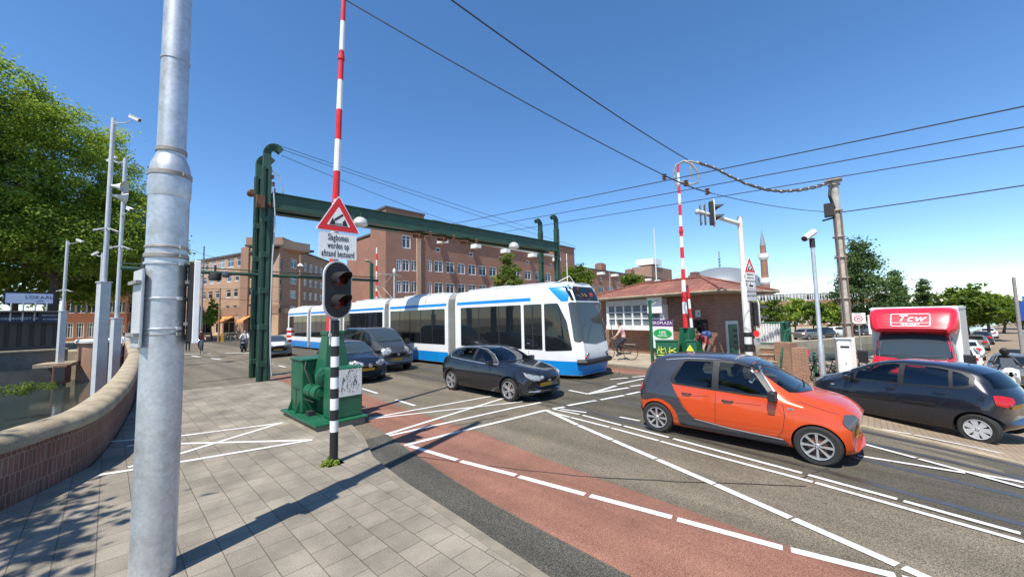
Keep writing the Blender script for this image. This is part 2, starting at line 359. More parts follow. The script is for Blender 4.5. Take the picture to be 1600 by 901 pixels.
M['rubber'] = mat('tyre_rubber', (0.022, 0.021, 0.020), 0.85, var=0.2, vscale=20)
M['alloy'] = mat('alloy_silver', (0.62, 0.63, 0.65), 0.28, metal=0.75, var=0.05)
M['lamp'] = mat('headlamp_lens', (0.22, 0.235, 0.25), 0.12, var=.95, vscale=13, coat=.8)
M['lampdk'] = glassmat('dark_headlamp', (0.07, 0.075, 0.08), 0.06, 0.8)
M['tail'] = glassmat('tail_lamp', (0.45, 0.010, 0.016), 0.12)
M['amber'] = glassmat('indicator_amber', (0.8, 0.30, 0.03), 0.2)
M['plate'] = mat('yellow_plate', (0.72, 0.36, 0.02), 0.5, var=0.05)
M['rooftile'] = brickmat('red_roof_tile', (0.27, 0.105, 0.07), (0.215, 0.082, 0.056), (0.14, 0.055, 0.04), bw=0.25, rh=0.30, ms=0.02, stain=0.35)
M['slate'] = mat('lead_grey', (0.22, 0.24, 0.26), 0.55, var=0.15)
M['yellow'] = mat('graffiti_yellow', (0.75, 0.72, 0.05), 0.6, var=0.05)
M['skin'] = mat('skin', (0.55, 0.31, 0.21), 0.6, var=0.06)
M['hair'] = mat('dark_hair', (0.025, 0.016, 0.011), 0.7, var=0.2)
M['denim'] = mat('dark_denim', (0.025, 0.032, 0.055), 0.9, var=0.15)

# ------------------------------------------------------------------ ground, water, bridge deck
near_pts = [(-70, 6.9), (-6, 6.6), (-4, 6.6), (-2.5, 7.1), (-1.4, 7.7), (-0.86, 8.24), (-0.59, 8.67), (-0.2, 9.47), (0.09, 11.35), (0.45, 15.1), (0.8, 19.2), (18, 13), (24, 8), (40, 0.5), (57, -3), (75, -7), (120, -17), (250, -50), (900, -200)]
far_pts = [(-900, 400), (-60, 78), (0, 54), (24, 43.5), (40, 20), (57, 7), (75, -1), (120, -12), (250, -42), (900, -190)]
def interp(pts, x): return float(np.interp(x, [p[0] for p in pts], [p[1] for p in pts]))
def zfar(x, y): t = min(1, max(0, (x - 26) / 25)); return -1.6 * t * t * (3 - 2 * t)
WATER_Z = -2.6
xs = sorted(set([p[0] for p in near_pts] + list(np.arange(-4, 2, 0.35)) + list(np.arange(2, 40, 1.0)) + list(np.arange(40, 140, 6)) + [-900, -300, -70, -30, 400, 900, 1500]))
ts = np.r_[np.linspace(0, 1, 60) ** 0.33]
P = []
for x in xs:
    e = interp(near_pts, x); row = []
    for y in list(np.linspace(-900, -90, 6)) + list(np.linspace(-80, -10, 15)) + list(np.linspace(-9, 1, 30)[:-1] if e > 2 else []) : pass
    for t in np.linspace(0, 1, 70):
        y = e - (1 - t) ** 3 * 900; row.append((x, y, zg(x, y)))
    row.append((x, e, WATER_Z - 1)); P.append(row)
gm = MB(); gm.grid(P, 0); structure('quay_ground', gm, [M['quaybrick']])
xs2 = sorted(set([p[0] for p in far_pts] + list(np.arange(-60, 130, 5)) + [300, 1500]))
P = []
for x in xs2:
    e = interp(far_pts, x); row = [(x, e, WATER_Z - 1)]
    for t in np.linspace(0, 1, 30): y = e + t ** 3 * 1500; row.append((x, y, zfar(x, y)))
    P.append(row)
gm = MB(); gm.grid(P, 0); structure('far_bank_ground', gm, [M['lightpaving']])
gm = MB(); gm.grid([[(x, y, WATER_Z) for y in np.linspace(-260, 420, 3)] for x in np.linspace(-900, 900, 3)], 0); structure('canal_water', gm, M['water'])
# bridge deck over the canal: a slab with a thickness, level with both banks
dk = MB(); e0, e1 = 0.35, 27.0
poly = [(0.30, 13.0), (0.8, 19.0), (1.3, 54.0), (24.5, 44.0), (23.0, 8.0), (18, 12.4), (10, 15.0)]
dk.prism(poly, -0.9, 0.002, 0); structure('bridge_deck', dk, M['pathasphalt'])

def sheet(name, left, right, m, off, n=24):
    def samp(pl, n):
        pl = np.array(pl, float); d = np.r_[0, np.cumsum(np.linalg.norm(np.diff(pl, axis=0), axis=1))]
        t = np.linspace(0, d[-1], n); return np.stack([np.interp(t, d, pl[:, 0]), np.interp(t, d, pl[:, 1])], 1)
    a, b = samp(left, n), samp(right, n); k = 8
    P = [[(*(a[i] * (1 - j / k) + b[i] * j / k), zg(*(a[i] * (1 - j / k) + b[i] * j / k)) + off) for j in range(k + 1)] for i in range(n)]
    mb = MB(); mb.grid(P, 0); return structure(name, mb, m)
kerb_l = [(1.0, -30), (1.7, -14), (2.2, -5), (2.5, -1), (2.75, 2.24), (2.87, 3.7), (2.95, 4.9), (3.12, 6.2), (3.5, 7.3), (4.2, 10.5), (4.62, 16.5), (4.7, 18.2), (4.8, 30), (5.2, 54), (6.0, 80)]
kerb_r = [(8.5, -30), (9.0, -14), (9.3, -5), (9.75, -2.5), (10.45, 0.2), (11.8, 2.8), (14.6, 4.6), (15.08, 6.6), (15.3, 8.5), (15.6, 12), (16.2, 20), (16.6, 30), (17, 54), (17.5, 80)]
sheet('road', kerb_l, kerb_r, M['asphalt'], 0.004, 60)
bed_l = [(6.35, -30), (6.0, -5), (6.25, -1.1), (6.9, 0.9), (7.3, 3.4), (7.75, 5.75), (8.2, 9), (8.35, 12), (8.5, 16), (8.6, 80)]
bed_r = [(8.3, -30), (8.9, -5), (9.6, -2.2), (10.3, 0.2), (11.6, 2.9), (13.6, 5.2), (14.0, 7.0), (14.1, 12), (14.4, 20), (14.6, 80)]
sheet('tram_track', bed_l, bed_r, M['trackbed'], 0.0072, 40)
red_i = [(3.3, -20), (3.25, -4), (3.25, 0.5), (3.28, 1.7), (3.33, 2.6), (3.37, 3.4), (3.51, 4.6), (3.77, 6.17), (4.0, 7.3), (4.3, 10.5), (4.72, 16.5), (4.8, 18.6)]
red_o = [(4.75, -20), (4.7, -4), (4.68, -1), (4.70, 0.62), (4.82, 2.0), (4.91, 3.35), (5.1, 4.8), (5.25, 5.8), (5.3, 7.2), (5.42, 9.6), (5.75, 14), (5.95, 18.6)]
sheet('bicycle_lane', red_i, red_o, M['redasphalt'], 0.0072, 40)
sheet('gutter_strip', [(p[0] + .004, p[1]) for p in kerb_l[2:9]], [(3.24, -5), (3.25, -1), (3.27, 1.7), (3.32, 2.6), (3.36, 3.4), (3.50, 4.6), (3.76, 6.17), (3.98, 7.3)], M['darkasphalt'], 0.0085, 30)
sheet('bicycle_lane', [(13.6, 4.4), (14.02, 6.3), (14.06, 9), (14.4, 20), (14.7, 54)], [(14.7, 4.9), (15.06, 6.6), (15.28, 8.5), (16.15, 20), (16.9, 54)], M['redasphalt'], 0.0078, 30)
# raised pavements and their kerbs (0.06 m: the photo shows a nearly flush bridge kerb)
PAV = 0.05
def slab(name, pts, m, h, base=-0.2):
    mb = MB(); mb.prism(pts, base, h, 0); return structure(name, mb, m)
wall_foot = [(-9, 6.0), (-4, 6.2), (-2.5, 6.7), (-1.4, 7.5), (-0.8, 8.2), (-0.5, 8.7), (-0.1, 9.5), (0.19, 11.35), (0.55, 15.1), (0.78, 18.0)]
kl = [p for p in kerb_l if -15 <= p[1] <= 16.6]
slab('pavement', [(-9, -14)] + [(x - .12, y) for x, y in kl] + [(4.3, 17.1), (0.75, 17.6)] + wall_foot[::-1][1:], M['paving'], PAV)
def strip_prism(name, pl, wd, h, m, base=-0.15):
    mb = MB(); pl = [Vector((*p, 0)) for p in pl]; A = []; B = []
    for i, p in enumerate(pl):
        t = (pl[min(i + 1, len(pl) - 1)] - pl[max(0, i - 1)]).normalized(); n = Vector((-t.y, t.x, 0)); A.append(p + n * wd / 2); B.append(p - n * wd / 2)
    for i in range(len(pl) - 1):
        z0, z1 = zg(*pl[i][:2]), zg(*pl[i + 1][:2])
        q = [A[i], B[i], B[i + 1], A[i + 1]]; zz = [z0, z0, z1, z1]
        vs = [(p.x, p.y, z + base) for p, z in zip(q, zz)] + [(p.x, p.y, z + h) for p, z in zip(q, zz)]
        mb.add(vs, [(0, 1, 2, 3), (4, 5, 6, 7), (0, 1, 5, 4), (1, 2, 6, 5), (2, 3, 7, 6), (3, 0, 4, 7)], 0)
    return structure(name, mb, m)
strip_prism('kerb', [(x - .06, y) for x, y in kl] + [(4.45, 17.05)], 0.118, PAV + 0.004, M['kerb'])
slab('pavement', [(0.7, 17.66), (4.5, 17.16), (4.62, 18.6), (4.7, 30), (5.1, 54), (1.3, 54), (1.0, 30)], M['pathasphalt'], 0.014)
kr = [p for p in kerb_r if p[1] >= 4.5]
slab('pavement', [(x + .2, y) for x, y in kr] + [(25, 80), (25, 46), (22.8, 40), (22.6, 12), (19.3, 5.2), (18.2, 3.2), (16.2, 3.0), (14.9, 4.4)], M['lightpaving'], 0.12)
strip_prism('kerb', [(13.6, 3.7)] + [(x + .1, y) for x, y in kr], 0.2, 0.125, M['kerb'])
strip_prism('kerb', [(9.0, -14), (9.3, -5), (9.82, -2.0), (10.1, -1.0), (10.55, 0.2), (11.9, 2.8), (13.2, 3.5)], 0.14, 0.03, M['coping'])

# ------------------------------------------------------------------ rails and painted lines
def ribbon(mb, pl, wd, off, m=0):
    pl = [Vector((p[0], p[1], 0)) for p in pl]; L_, R__ = [], []
    q = [pl[0]]
    for a, b in zip(pl[:-1], pl[1:]):
        n = max(1, int((b - a).length / 0.6)); q += [a.lerp(b, (i + 1) / n) for i in range(n)]
    for i, p in enumerate(q):
        t = (q[min(i + 1, len(q) - 1)] - q[max(0, i - 1)]).normalized(); n = Vector((-t.y, t.x, 0)) * wd / 2
        L_.append((p.x + n.x, p.y + n.y, zg(p.x, p.y) + off)); R__.append((p.x - n.x, p.y - n.y, zg(p.x, p.y) + off))
    mb.grid([L_, R__], m)
def px(pts): return [GZ(u, v)[:2] for u, v in pts]
rl = MB()
rails = [[(6.4, -2.9), (6.77, -1.09), (7.18, .49), (7.45, 2.08), (8.2, 5.79), (8.62, 9), (8.75, 12), (8.8, 20), (8.8, 80)],
         [(7.3, -2.9), (7.72, -1.27), (8.06, 0.01), (8.75, 2.6), (9.32, 4.33), (9.8, 5.9), (10.1, 9), (10.2, 12), (10.23, 20), (10.23, 80)],
         [(8.25, -2.9), (8.63, -1.44), (9.04, -.17), (9.7, 2.6), (10.67, 4.88), (11.3, 6.62), (11.75, 9), (11.87, 12), (11.9, 20), (11.9, 80)],
         [(9.2, -2.9), (9.55, -1.6), (10.2, 0.9), (11.6, 3.8), (12.6, 5.5), (13.0, 7), (13.22, 9), (13.32, 12), (13.34, 20), (13.34, 80)]]
for r in rails:
    ribbon(rl, r, 0.15, 0.0094, 0); ribbon(rl, [(x - .02, y) for x, y in r], 0.035, 0.0105, 1)
structure('tram_rail', rl, [M['rail'], M['railtop']])
mk = MB()
LINES = [  # pixel polylines, width in metres
 ([(640,697),(714,719)], .11), ([(720,721),(806,743)], .11), ([(811,745),(914,773)], .11), ([(922,775),(1050,809)], .11), ([(1058,812),(1223,857)], .11), ([(1236,860),(1400,901)], .11), ([(1412,905),(1600,952)], .11),
 ([(576.5,653.7),(771.5,618.5)], .10), ([(577,654.5),(800,629.7),(818,627)], .10), ([(603.5,679),(789.5,621.5)], .11), ([(608,681),(800,638),(845,629)], .11),
 ([(632,696.5),(720,674)], .12), ([(722,673.5),(800,654.5),(853,641)], .12),
 ([(853,641),(902,664)], .12), ([(904,665),(956,687.5)], .12), ([(958,688.5),(1025,717.5)], .12), ([(1027,718.5),(1116,757)], .12), ([(1118,758),(1235,810)], .12), ([(1240,812),(1402,884)], .12), ([(1412,888),(1500,928)], .12),
 ([(860,644),(890,652)], .085), ([(892,652.5),(952,668)], .085), ([(955,669),(1029,689)], .085), ([(1032,690),(1119.6,713.8),(1270,754)], .085), ([(1274,755),(1600,848)], .085),
 ([(864,639.5),(906,648)], .085), ([(910,649),(971,665)], .085), ([(975,666),(1045,684)], .085), ([(1052,686),(1253,740)], .085), ([(1263,743),(1402,781)], .085), ([(1412,784),(1595,835)], .085),
 ([(864,639),(882,636.5)], .14), ([(876,639.5),(916,645)], .09), ([(968,652),(1000,658)], .09),
 ([(887,634),(932,626)], .13), ([(938,625),(975,618)], .13), ([(978.5,617),(1000,612.5)], .13), ([(889,610),(919,616)], .12), ([(919,616),(963,603)], .14), ([(920,615.7),(982.5,606)], .14),
 ([(985,604),(1010,601)], .13), ([(964.5,600.6),(1006,592)], .13), ([(953,593),(981,590.6)], .13), ([(988,589.6),(1010,587.5)], .13),
 ([(1346,693.5),(1431,716.5)], .085), ([(1436,718),(1600,763)], .085), ([(1341,713),(1508,740)], .085), ([(1511,738.5),(1600,755)], .085),
 ([(1350,667),(1424,679)], .07), ([(1429,680),(1600,716)], .07),
 ([(564,607),(590,615)], .11), ([(618,625),(648.5,634.5)], .11), ([(416,567),(426,569)], .14), ([(436,571.5),(446,574)], .14), ([(398,563),(406,565)], .14), ([(352,551.5),(440,551)], .3), ([(285,553.5),(330,552)], .3), ([(300,556),(312,558)], .2), ([(330,560),(345,562)], .2)]
for i_, (pl, wd) in enumerate(LINES): ribbon(mk, px(pl), wd * .9, 0.0117 + i_ * .00015)
structure('road_marking', mk, M['white_line'])
mk = MB()
for pl in [[(170,690),(280,681),(441,660.6)], [(200,696),(280,693),(485,687.5)], [(200,730),(280,709),(442,659.7)], [(155,742),(280,722),(488,687)]]:
    ribbon(mk, [G(u, v, PAV)[:2] for u, v in pl], .10, PAV + .006 + len(mk.v) * .00003)
structure('pavement_marking', mk, M['white_line'])

ck = MB(); g_ = random.Random(11)
for pl in ([(640, 712), (760, 728), (900, 744), (1050, 752), (1300, 762)], [(700, 668), (760, 655), (800, 648)], [(1130, 668), (1160, 652), (1200, 640)], [(905, 580 + 60), (960, 655), (1010, 652)], [(1250, 749), (1275, 738), (1300, 732)], [(640, 590), (700, 603), (760, 612), (870, 632)], [(300, 570), (350, 580), (395, 590)]):
    q = []
    for a, b in zip(pl[:-1], pl[1:]):
        for k in range(6): q.append((a[0] + (b[0] - a[0]) * k / 6 + g_.uniform(-1.5, 1.5), a[1] + (b[1] - a[1]) * k / 6 + g_.uniform(-.7, .7)))
    ribbon(ck, px(q), .022, 0.0104)
structure('tar_seam', ck, mat('tar', (.035, .032, .028), .5, var=.2))
def ZAT(u, v, x, y): d = ray(u, v); return CAM_H + d[2] * math.hypot(x, y) / math.hypot(d[0], d[1])
# ------------------------------------------------------------------ curved parapet of the bridge on the left
axis = [(-7, 6.25), (-4, 6.4), (-2.5, 6.9), (-1.55, 7.55), (-1.0, 8.2), (-0.70, 8.75), (-0.33, 9.5), (-0.02, 11.35), (0.33, 15.1), (0.74, 22.5), (1.0, 30), (1.3, 54)]
def smooth_path(pl, step):
    pl = [Vector((*p, 0)) for p in pl]; out = []
    for i in range(len(pl) - 1):
        p0, p1, p2, p3 = pl[max(0, i - 1)], pl[i], pl[i + 1], pl[min(len(pl) - 1, i + 2)]
        n = max(2, int((p2 - p1).length / step))
        for k in range(n):
            t = k / n; out.append(0.5 * ((2 * p1) + (p2 - p0) * t + (2 * p0 - 5 * p1 + 4 * p2 - p3) * t * t + (3 * p1 - p0 - 3 * p2 + p3) * t ** 3))
    out.append(pl[-1]); return out
def sweep(path, prof, m=0, mb=None, lift=None):       # prof: (side, z) closed outline
    mb = mb or MB(); P = []
    for i, p in enumerate(path):
        t = (path[min(i + 1, len(path) - 1)] - path[max(0, i - 1)]).normalized(); n = Vector((t.y, -t.x, 0))
        P.append([tuple(p + n * s + Vector((0, 0, z))) for s, z in prof + prof[:1]])
    mb.grid(P, m, smooth=True)
    k = len(prof); mb.add(P[0][:-1], [list(range(k))], m); mb.add(P[-1][:-1], [list(range(k))], m); return mb
wp = smooth_path(axis, 0.25)
wt = thing('parapet_wall', 'curved bridge parapet of dark upright bricks under a pale rounded stone coping', 'wall', (0, 0, 0))
sweep(wp, [(0.17, -0.2), (0.17, 0.78), (-0.17, 0.78), (-0.17, -3.5)]).build('brick_face', [M['brick_dark']], wt, sharp=50)
cop = [(0.235, 0.775), (0.24, 0.86), (0.20, 0.935), (0.12, 0.975), (0, 0.99), (-0.12, 0.975), (-0.2, 0.935), (-0.24, 0.86), (-0.235, 0.775)]
# coping stones: pieces of about 1.6 m with open joints
seg = []; acc = 0; cur = [wp[0]]
for a, b in zip(wp[:-1], wp[1:]):
    cur.append(b); acc += (b - a).length
    if acc > 3.4: seg.append(cur); cur = [b]; acc = 0
if len(cur) > 1: seg.append(cur)
for sg in seg:
    if len(sg) < 2: continue
    d = (sg[1] - sg[0]).normalized() * 0.006; e = (sg[-1] - sg[-2]).normalized() * 0.006
    sg = [sg[0] + d] + sg[1:-1] + [sg[-1] - e]
    sweep(sg, cop).build('coping_stone', [M['coping']], wt, sharp=60)
# the brick end pier of the far side of the bridge
pt = thing('end_pier', 'rounded orange brick pier with a pale stone cap beyond the parapet, at the far bank', 'wall pier', (0, 0, 0))
pc = AT(160, 560, 53); pm = MB(); pm.lathe([(1.62, -2.6), (1.6, .78)], (pc[0], pc[1], 0), n=40); pm.build('pier_body', M['brick_pier'], pt)
pm = MB(); pm.lathe([(1.62, .78), (1.80, .80), (1.82, 1.0), (1.7, 1.13), (.001, 1.16)], (pc[0], pc[1], 0), n=40); pm.build('pier_cap', M['offwhite'], pt)

# ------------------------------------------------------------------ galvanised mast in the foreground
pb = Vector((0.36, 4.93, PAV))
t = thing('steel_mast', 'thick galvanised steel mast standing on the pavement closest to the camera', 'mast', pb)
zb = 3.78
mb = MB(); mb.lathe([(0.163, -0.1), (0.162, 0.6), (0.160, 1.5), (0.157, 2.6), (0.155, zb - .25)], n=40); mb.build('lower_shaft', M['galv'], t)
mb = MB(); mb.lathe([(0.157, zb - .25), (0.163, zb - .22), (0.165, zb - .1), (0.160, zb), (0.146, zb + .09), (0.122, zb + .15), (0.117, zb + .17)], n=40); mb.build('shoulder', M['galv'], t)
mb = MB(); mb.lathe([(0.112, zb + .15), (0.110, zb + 1.2), (0.105, zb + 3.2), (0.095, 9.8), (0.09, 10)], n=32); mb.build('upper_shaft', M['galv'], t)
for z, r, h, mm in [(zb - .05, .168, .055, 'galvdark'), (zb + .2, .121, .05, 'galvdark'), (zb + 1.15, .116, .03, 'galv'), (2.93, .168, .045, 'galvdark'), (2.86, .166, .03, 'galv'), (3.02, .165, .03, 'galvdark'), (2.53, .167, .025, 'galv'), (2.25, .168, .018, 'galv'), (2.20, .166, .012, 'galvdark')]:
    mb = MB(); mb.lathe([(r - .01, z), (r, z + .006), (r, z + h - .006), (r - .01, z + h)], n=40)
    if r > .15: mb.box((r * .55, -r * .86, z + h / 2), (.035, .035, .03), rz=0.5)
    mb.build('clamp_band', M[mm], t)
def back_sign(name, c, ang, wd, z0, z1, label, face='white', mark=False):
    tt = thing(name, label, 'sign', (pb[0] + c[0], pb[1] + c[1], 0), ang)      # local x along the plate, local -y = printed face
    mb = MB(); mb.box((0, 0, (z0 + z1) / 2), (wd, .022, z1 - z0)); mb.build('plate', M['lgrey'], tt, bevel=.006)
    mb = MB(); mb.box((0, -.0135, (z0 + z1) / 2), (wd - .03, .004, z1 - z0 - .03)); pp = mb.build('face', M[face], tt)
    if mark:
        mb = MB(); mb.prism([(-.03, z0 + .28), (.05, z0 + .28), (.05, z0 + .62), (.13, z0 + .62), (.0, z0 + .86), (-.14, z0 + .62), (-.03, z0 + .62)], .0, .003, M=frame((0, -.0165, 0), (1, 0, 0))); mb.build('arrow', M['blackm'], pp)
    for z in (z0 + .12, z1 - .12):
        mb = MB(); mb.box((-wd / 2 * 0 , .03, z), (.3, .035, .03)); mb.build('bracket', M['galvdark'], tt)
    return tt
# the plates are turned almost edge-on to the street, one each side of the mast
vdir = math.atan2(pb[1], pb[0])
ln = Vector((-math.sin(vdir), math.cos(vdir)))         # to the left as seen from the camera
back_sign('direction_sign', (ln.x * .185, ln.y * .185), vdir + .22, 0.30, 2.14, 2.86, 'grey edge-on plate with a dark arrow, on the left side of the galvanised mast', 'lgrey', True)
tt = thing('edge_sign', 'white-edged dark plate seen edge-on, on the right side of the galvanised mast', 'sign', (pb[0] - ln.x * .215, pb[1] - ln.y * .215, 0), vdir)
mb = MB(); mb.box((0, -.012, 2.56), (.40, .05, .80)); mb.build('plate', M['white'], tt, bevel=.006)
mb = MB(); mb.box((.01, .031, 2.56), (.36, .032, .76)); mb.build('dark_face', M['blackm'], tt); mb = MB(); mb.box((0, .06, 2.75), (.3, .03, .03)); mb.box((0, .06, 2.35), (.3, .03, .03)); mb.build('bracket', M['galvdark'], tt)

# ------------------------------------------------------------------ signs
def triangle_sign(tt, M0, s=0.66, m_t=.018):
    h = s * 0.866
    tri = lambda k: roundpoly([(-s / 2 * k, -h / 3 * k), (s / 2 * k, -h / 3 * k), (0, h * 2 / 3 * k)], .045 * k, 4)
    mb = MB(); mb.prism(tri(1.06), -m_t, 0, 0, M0); mb.build('rim', M['white'], tt)
    mb = MB(); mb.prism(tri(1.0), .0005, .003, 0, M0); bd = mb.build('border', M['red'], tt)
    mb = MB(); mb.prism(tri(0.56), .0035, .005, 0, M0); fc = mb.build('face', M['white'], tt)
    return fc
def opening_bridge(fc, M0, s):
    k = s / 0.66; mb = MB()
    S = lambda pts: [(x * k, y * k) for x, y in pts]
    mb.prism(S([(-.145, -.10), (-.06, -.10), (-.06, -.02), (-.085, -.02), (-.085, .01), (-.10, .01)]), .0055, .0075, 0, M0)
    mb.prism(S([(.145, -.10), (.06, -.10), (.06, -.02), (.085, -.02), (.085, .01), (.10, .01)]), .0055, .0075, 0, M0)
    mb.prism(S([(-.075, -.005), (-.05, -.03), (.075, .075), (.055, .10)]), .0055, .0075, 0, M0)
    for yy in (-.065, -.088):
        p = [(-.055 + .011 * i, yy + (.006 if i % 2 else -.004)) for i in range(11)]
        mb.prism(S(p + [(x, y - .010) for x, y in p[::-1]]), .0055, .0075, 0, M0)
    mb.build('pictogram', M['blackm'], fc)
def plate_sign(tt, M0, wd, ht, lines, size, col='white', tcol='blackm', name='plate', sx=1.0, bold=.004):
    mb = MB(); mb.prism(roundpoly([(-wd / 2, -ht / 2), (wd / 2, -ht / 2), (wd / 2, ht / 2), (-wd / 2, ht / 2)], .02, 3), -.012, 0, 0, M0); pl = mb.build(name, M[col], tt)
    n = len(lines)
    for i, l in enumerate(lines):
        y = (n - 1) / 2 * (ht / n) * .92 - i * (ht / n) * .92
        text_obj('lettering', l, size, M[tcol], pl, M0 @ Matrix.Translation((0, y, .002)), bold=bold, sx=sx)
    return pl

def signal_head(par, M0, w_=.50, h_=.95, z_=(.21, -.21), vis=.28, lens='lens_red', rim=.022):
    """oval two-lamp head; M0 local x right, y up, z towards the driver"""
    r = w_ / 2; ov = [(r * math.cos(a), (h_ / 2 - r) + r * math.sin(a)) for a in np.linspace(0, math.pi, 20)] + [(-r * math.cos(a), -(h_ / 2 - r) - r * math.sin(a)) for a in np.linspace(0, math.pi, 20)]
    k = (r - rim) / r; iv = [(x * k, y * (h_ - 2 * rim) / h_) for x, y in ov]
    mb = MB(); mb.prism(ov, -.03, 0, 0, M0, smooth=False); bb = mb.build('backboard', M['offwhite'] , par)
    mb = MB(); mb.prism(iv, .001, .008, 0, M0); mb.build('board_face', M['blackm'], bb)
    mb = MB(); mb.prism(roundpoly([(-.13, -h_ * .42), (.13, -h_ * .42), (.13, h_ * .42), (-.13, h_ * .42)], .04), -.16, -.031, 0, M0); mb.build('housing', M['black'], par)
    for y in z_:
        pr = [(.125, .010), (.128, .05)]
        mb = MB(); n = 18; ring = []
        for kk in range(n + 1):                       # cowl open below: a half sleeve, longer on top
            a = math.radians(-35 + 250 * kk / n); up = max(0, math.sin(a)); L_ = .09 + (vis - .09) * (0.35 + 0.65 * up if up > 0 else 0.12)
            ring.append((a, L_))
        O = [[M0 @ Vector((.13 * math.cos(a) * (1 - .12 * q), y + .13 * math.sin(a) * (1 - .12 * q), .009 + L_ * q)) for a, L_ in ring] for q in (0, .5, 1)]
        I = [[M0 @ Vector((.118 * math.cos(a) * (1 - .12 * q), y + .118 * math.sin(a) * (1 - .12 * q), .009 + L_ * q)) for a, L_ in ring] for q in (0, .5, 1)]
        mb.grid(O, 0); mb.grid(I, 0); mb.grid([O[-1], I[-1]], 0); mb.grid([[O[i][0] for i in range(3)], [I[i][0] for i in range(3)]], 0); mb.grid([[O[i][-1] for i in range(3)], [I[i][-1] for i in range(3)]], 0)
        v = mb.build('visor', M['black'], par)
        mb = MB(); pts = [[M0 @ Vector((rr * math.cos(a), y + rr * math.sin(a), .010 + .022 * (1 - (rr / .115) ** 2))) for a in np.linspace(0, 2 * math.pi, 21)] for rr in (.001, .04, .08, .115)]
        mb.grid(pts, 0); mb.build('lens', M[lens], par)
M['lens_red'] = glassmat('unlit_red_lens', (0.085, 0.012, 0.012), 0.15)

# ------------------------------------------------------------------ near bridge signal with its post and plates
B1 = Vector((2.57, 6.43, PAV))
t = thing('bridge_signal', 'two-lamp signal with rounded backboard on the black and white banded post in the foreground', 'traffic light', B1)
zs = [0, .50, .68, .85, 1.03, 1.19, 1.37, 1.54, 1.71, 1.88, 2.03, 2.30]
mb = MB()
for i in range(11): mb.lathe([(.064, zs[i]), (.064, zs[i + 1])], n=20, m=i % 2)
mb.box((.0, 0, -.05), (.26, .26, .1), 0)
mb.build('post', [M['black'], M['white']], t)
mb = MB(); mb.lathe([(.045, 2.3), (.045, 4.35)], (0.0, .02, 0), n=16); mb.tube([(-.085, .0, 1.9), (-.085, 0, 2.5)], .012, 6); mb.box((-.05, 0, 2.06), (.11, .03, .05)); mb.build('upper_post', M['lgrey'], t)
xd = Vector((0.985, -0.06, 0))
signal_head(t, frame((0.0, -.10, 2.80), (0.97, 0.16, 0)), .50, .96, (.17, -.20), .30)
mb = MB(); mb.box((0, -.02, 2.55), (.06, .14, .04)); mb.box((0, -.02, 3.1), (.06, .14, .04)); mb.build('bracket', M['black'], t)
s1 = thing('warning_sign', 'red-bordered triangular opening-bridge warning sign above the near bridge signal', 'sign', B1 + Vector((0, -.09, 3.985)))
F = frame((0, 0, 0), xd)
fc = triangle_sign(s1, F, .68); opening_bridge(fc, F, .68)
s2 = thing('text_sign', 'white plate reading Slagbomen worden op afstand bestuurd, under the near warning triangle', 'sign', B1 + Vector((0, -.085, 3.535)))
plate_sign(s2, frame((0, 0, 0), xd), .60, .44, ['Slagbomen', 'worden op', 'afstand bestuurd'], .15, sx=.46, bold=.004)

# ------------------------------------------------------------------ green barrier machine with its raised boom
def banded_boom(par, x, y, z0, zs, rad, name='boom', lean=(0, 0), first=0, top=None):
    mb = MB(); z1 = zs[-1]
    for i in range(len(zs) - 1):
        f = lambda z: (x + lean[0] * (z - z0), y + lean[1] * (z - z0), z)
        ra = lambda z: rad[0] + (rad[1] - rad[0]) * (z - z0) / (z1 - z0)
        mb.tube([f(zs[i]), f(zs[i + 1])], [ra(zs[i]), ra(zs[i + 1])], 10, (i + first) % 2)
    if top: mb.tube([f(top - .04), f(top + .09)], [ra(top) * 1.35, ra(top) * 1.2], 10, 0)
    return mb.build(name, [M['red'], M['white']], par)
Y0 = 8.62
t = thing('barrier_machine', 'near green barrier machine with tall raised red and white boom behind the banded signal post', 'barrier', (3.05, 8.45, 0))
mb = MB(); mb.box2((-.02, 0, .0), (1.02, 2.2, .14)); mb.build('plinth', M['kerb'], t, bevel=.02)
mb = MB(); mb.box2((-.07, -.04, .142), (1.07, 2.26, .19)); mb.build('base_plate', M['green'], t, bevel=.008)
mb = MB(); mb.box2((.10, 1.32, .192), (.98, 2.1, 1.40)); cb = mb.build('rear_cabinet', M['green'], t, bevel=.03)
mb = MB(); mb.box2((.07, 1.28, 1.402), (1.01, 2.14, 1.45)); mb.build('lid', M['green'], cb, bevel=.018)
for yy in (1.45, 1.97):
    mb = MB(); mb.prism([(0, 0), (.1, 0), (0, .28)], -.012, .012, M=frame((.097, yy, .19), (-1, 0, 0))); mb.build('gusset', M['green'], cb)
mb = MB(); mb.tube([(.09, 1.56, .72), (.06, 1.56, .72), (.06, 1.56, .30), (.09, 1.56, .30)], .01, 6); mb.tube([(.085, 1.5, .74), (.07, 1.9, .78)], .008, 5); mb.build('handle', M['blackm'], cb)
mb = MB(); mb.box2((.30, .10, .192), (1.0, .56, 1.30)); fb = mb.build('front_cabinet', M['green'], t, bevel=.035)
mb = MB(); mb.box2((.44, .088, .66), (.97, .0985, 1.25)); ps = mb.build('poster', M['offwhite'], fb)
gr = MB(); r5 = random.Random(5)
for bx, n_, hh in [(.72, 26, .5), (.60, 12, .35), (.51, 14, .30), (.84, 22, .52)]:
    for k in range(n_):
        z = .72 + hh * r5.random(); x = bx + r5.uniform(-.055, .055); l = r5.uniform(.02, .09); a = r5.gauss(1.5, .5)
        c, s_ = math.cos(a) * l, math.sin(a) * l
        gr.add([(x, .0865, z), (x + .012, .0865, z + .003), (x + c + .009, .0865, z + s_), (x + c, .0865, z + s_)], [(0, 1, 2, 3)])
gr.build('ink_drawing', M['blackm'], ps)
mb = MB()                                              # wedge tower that carries the boom
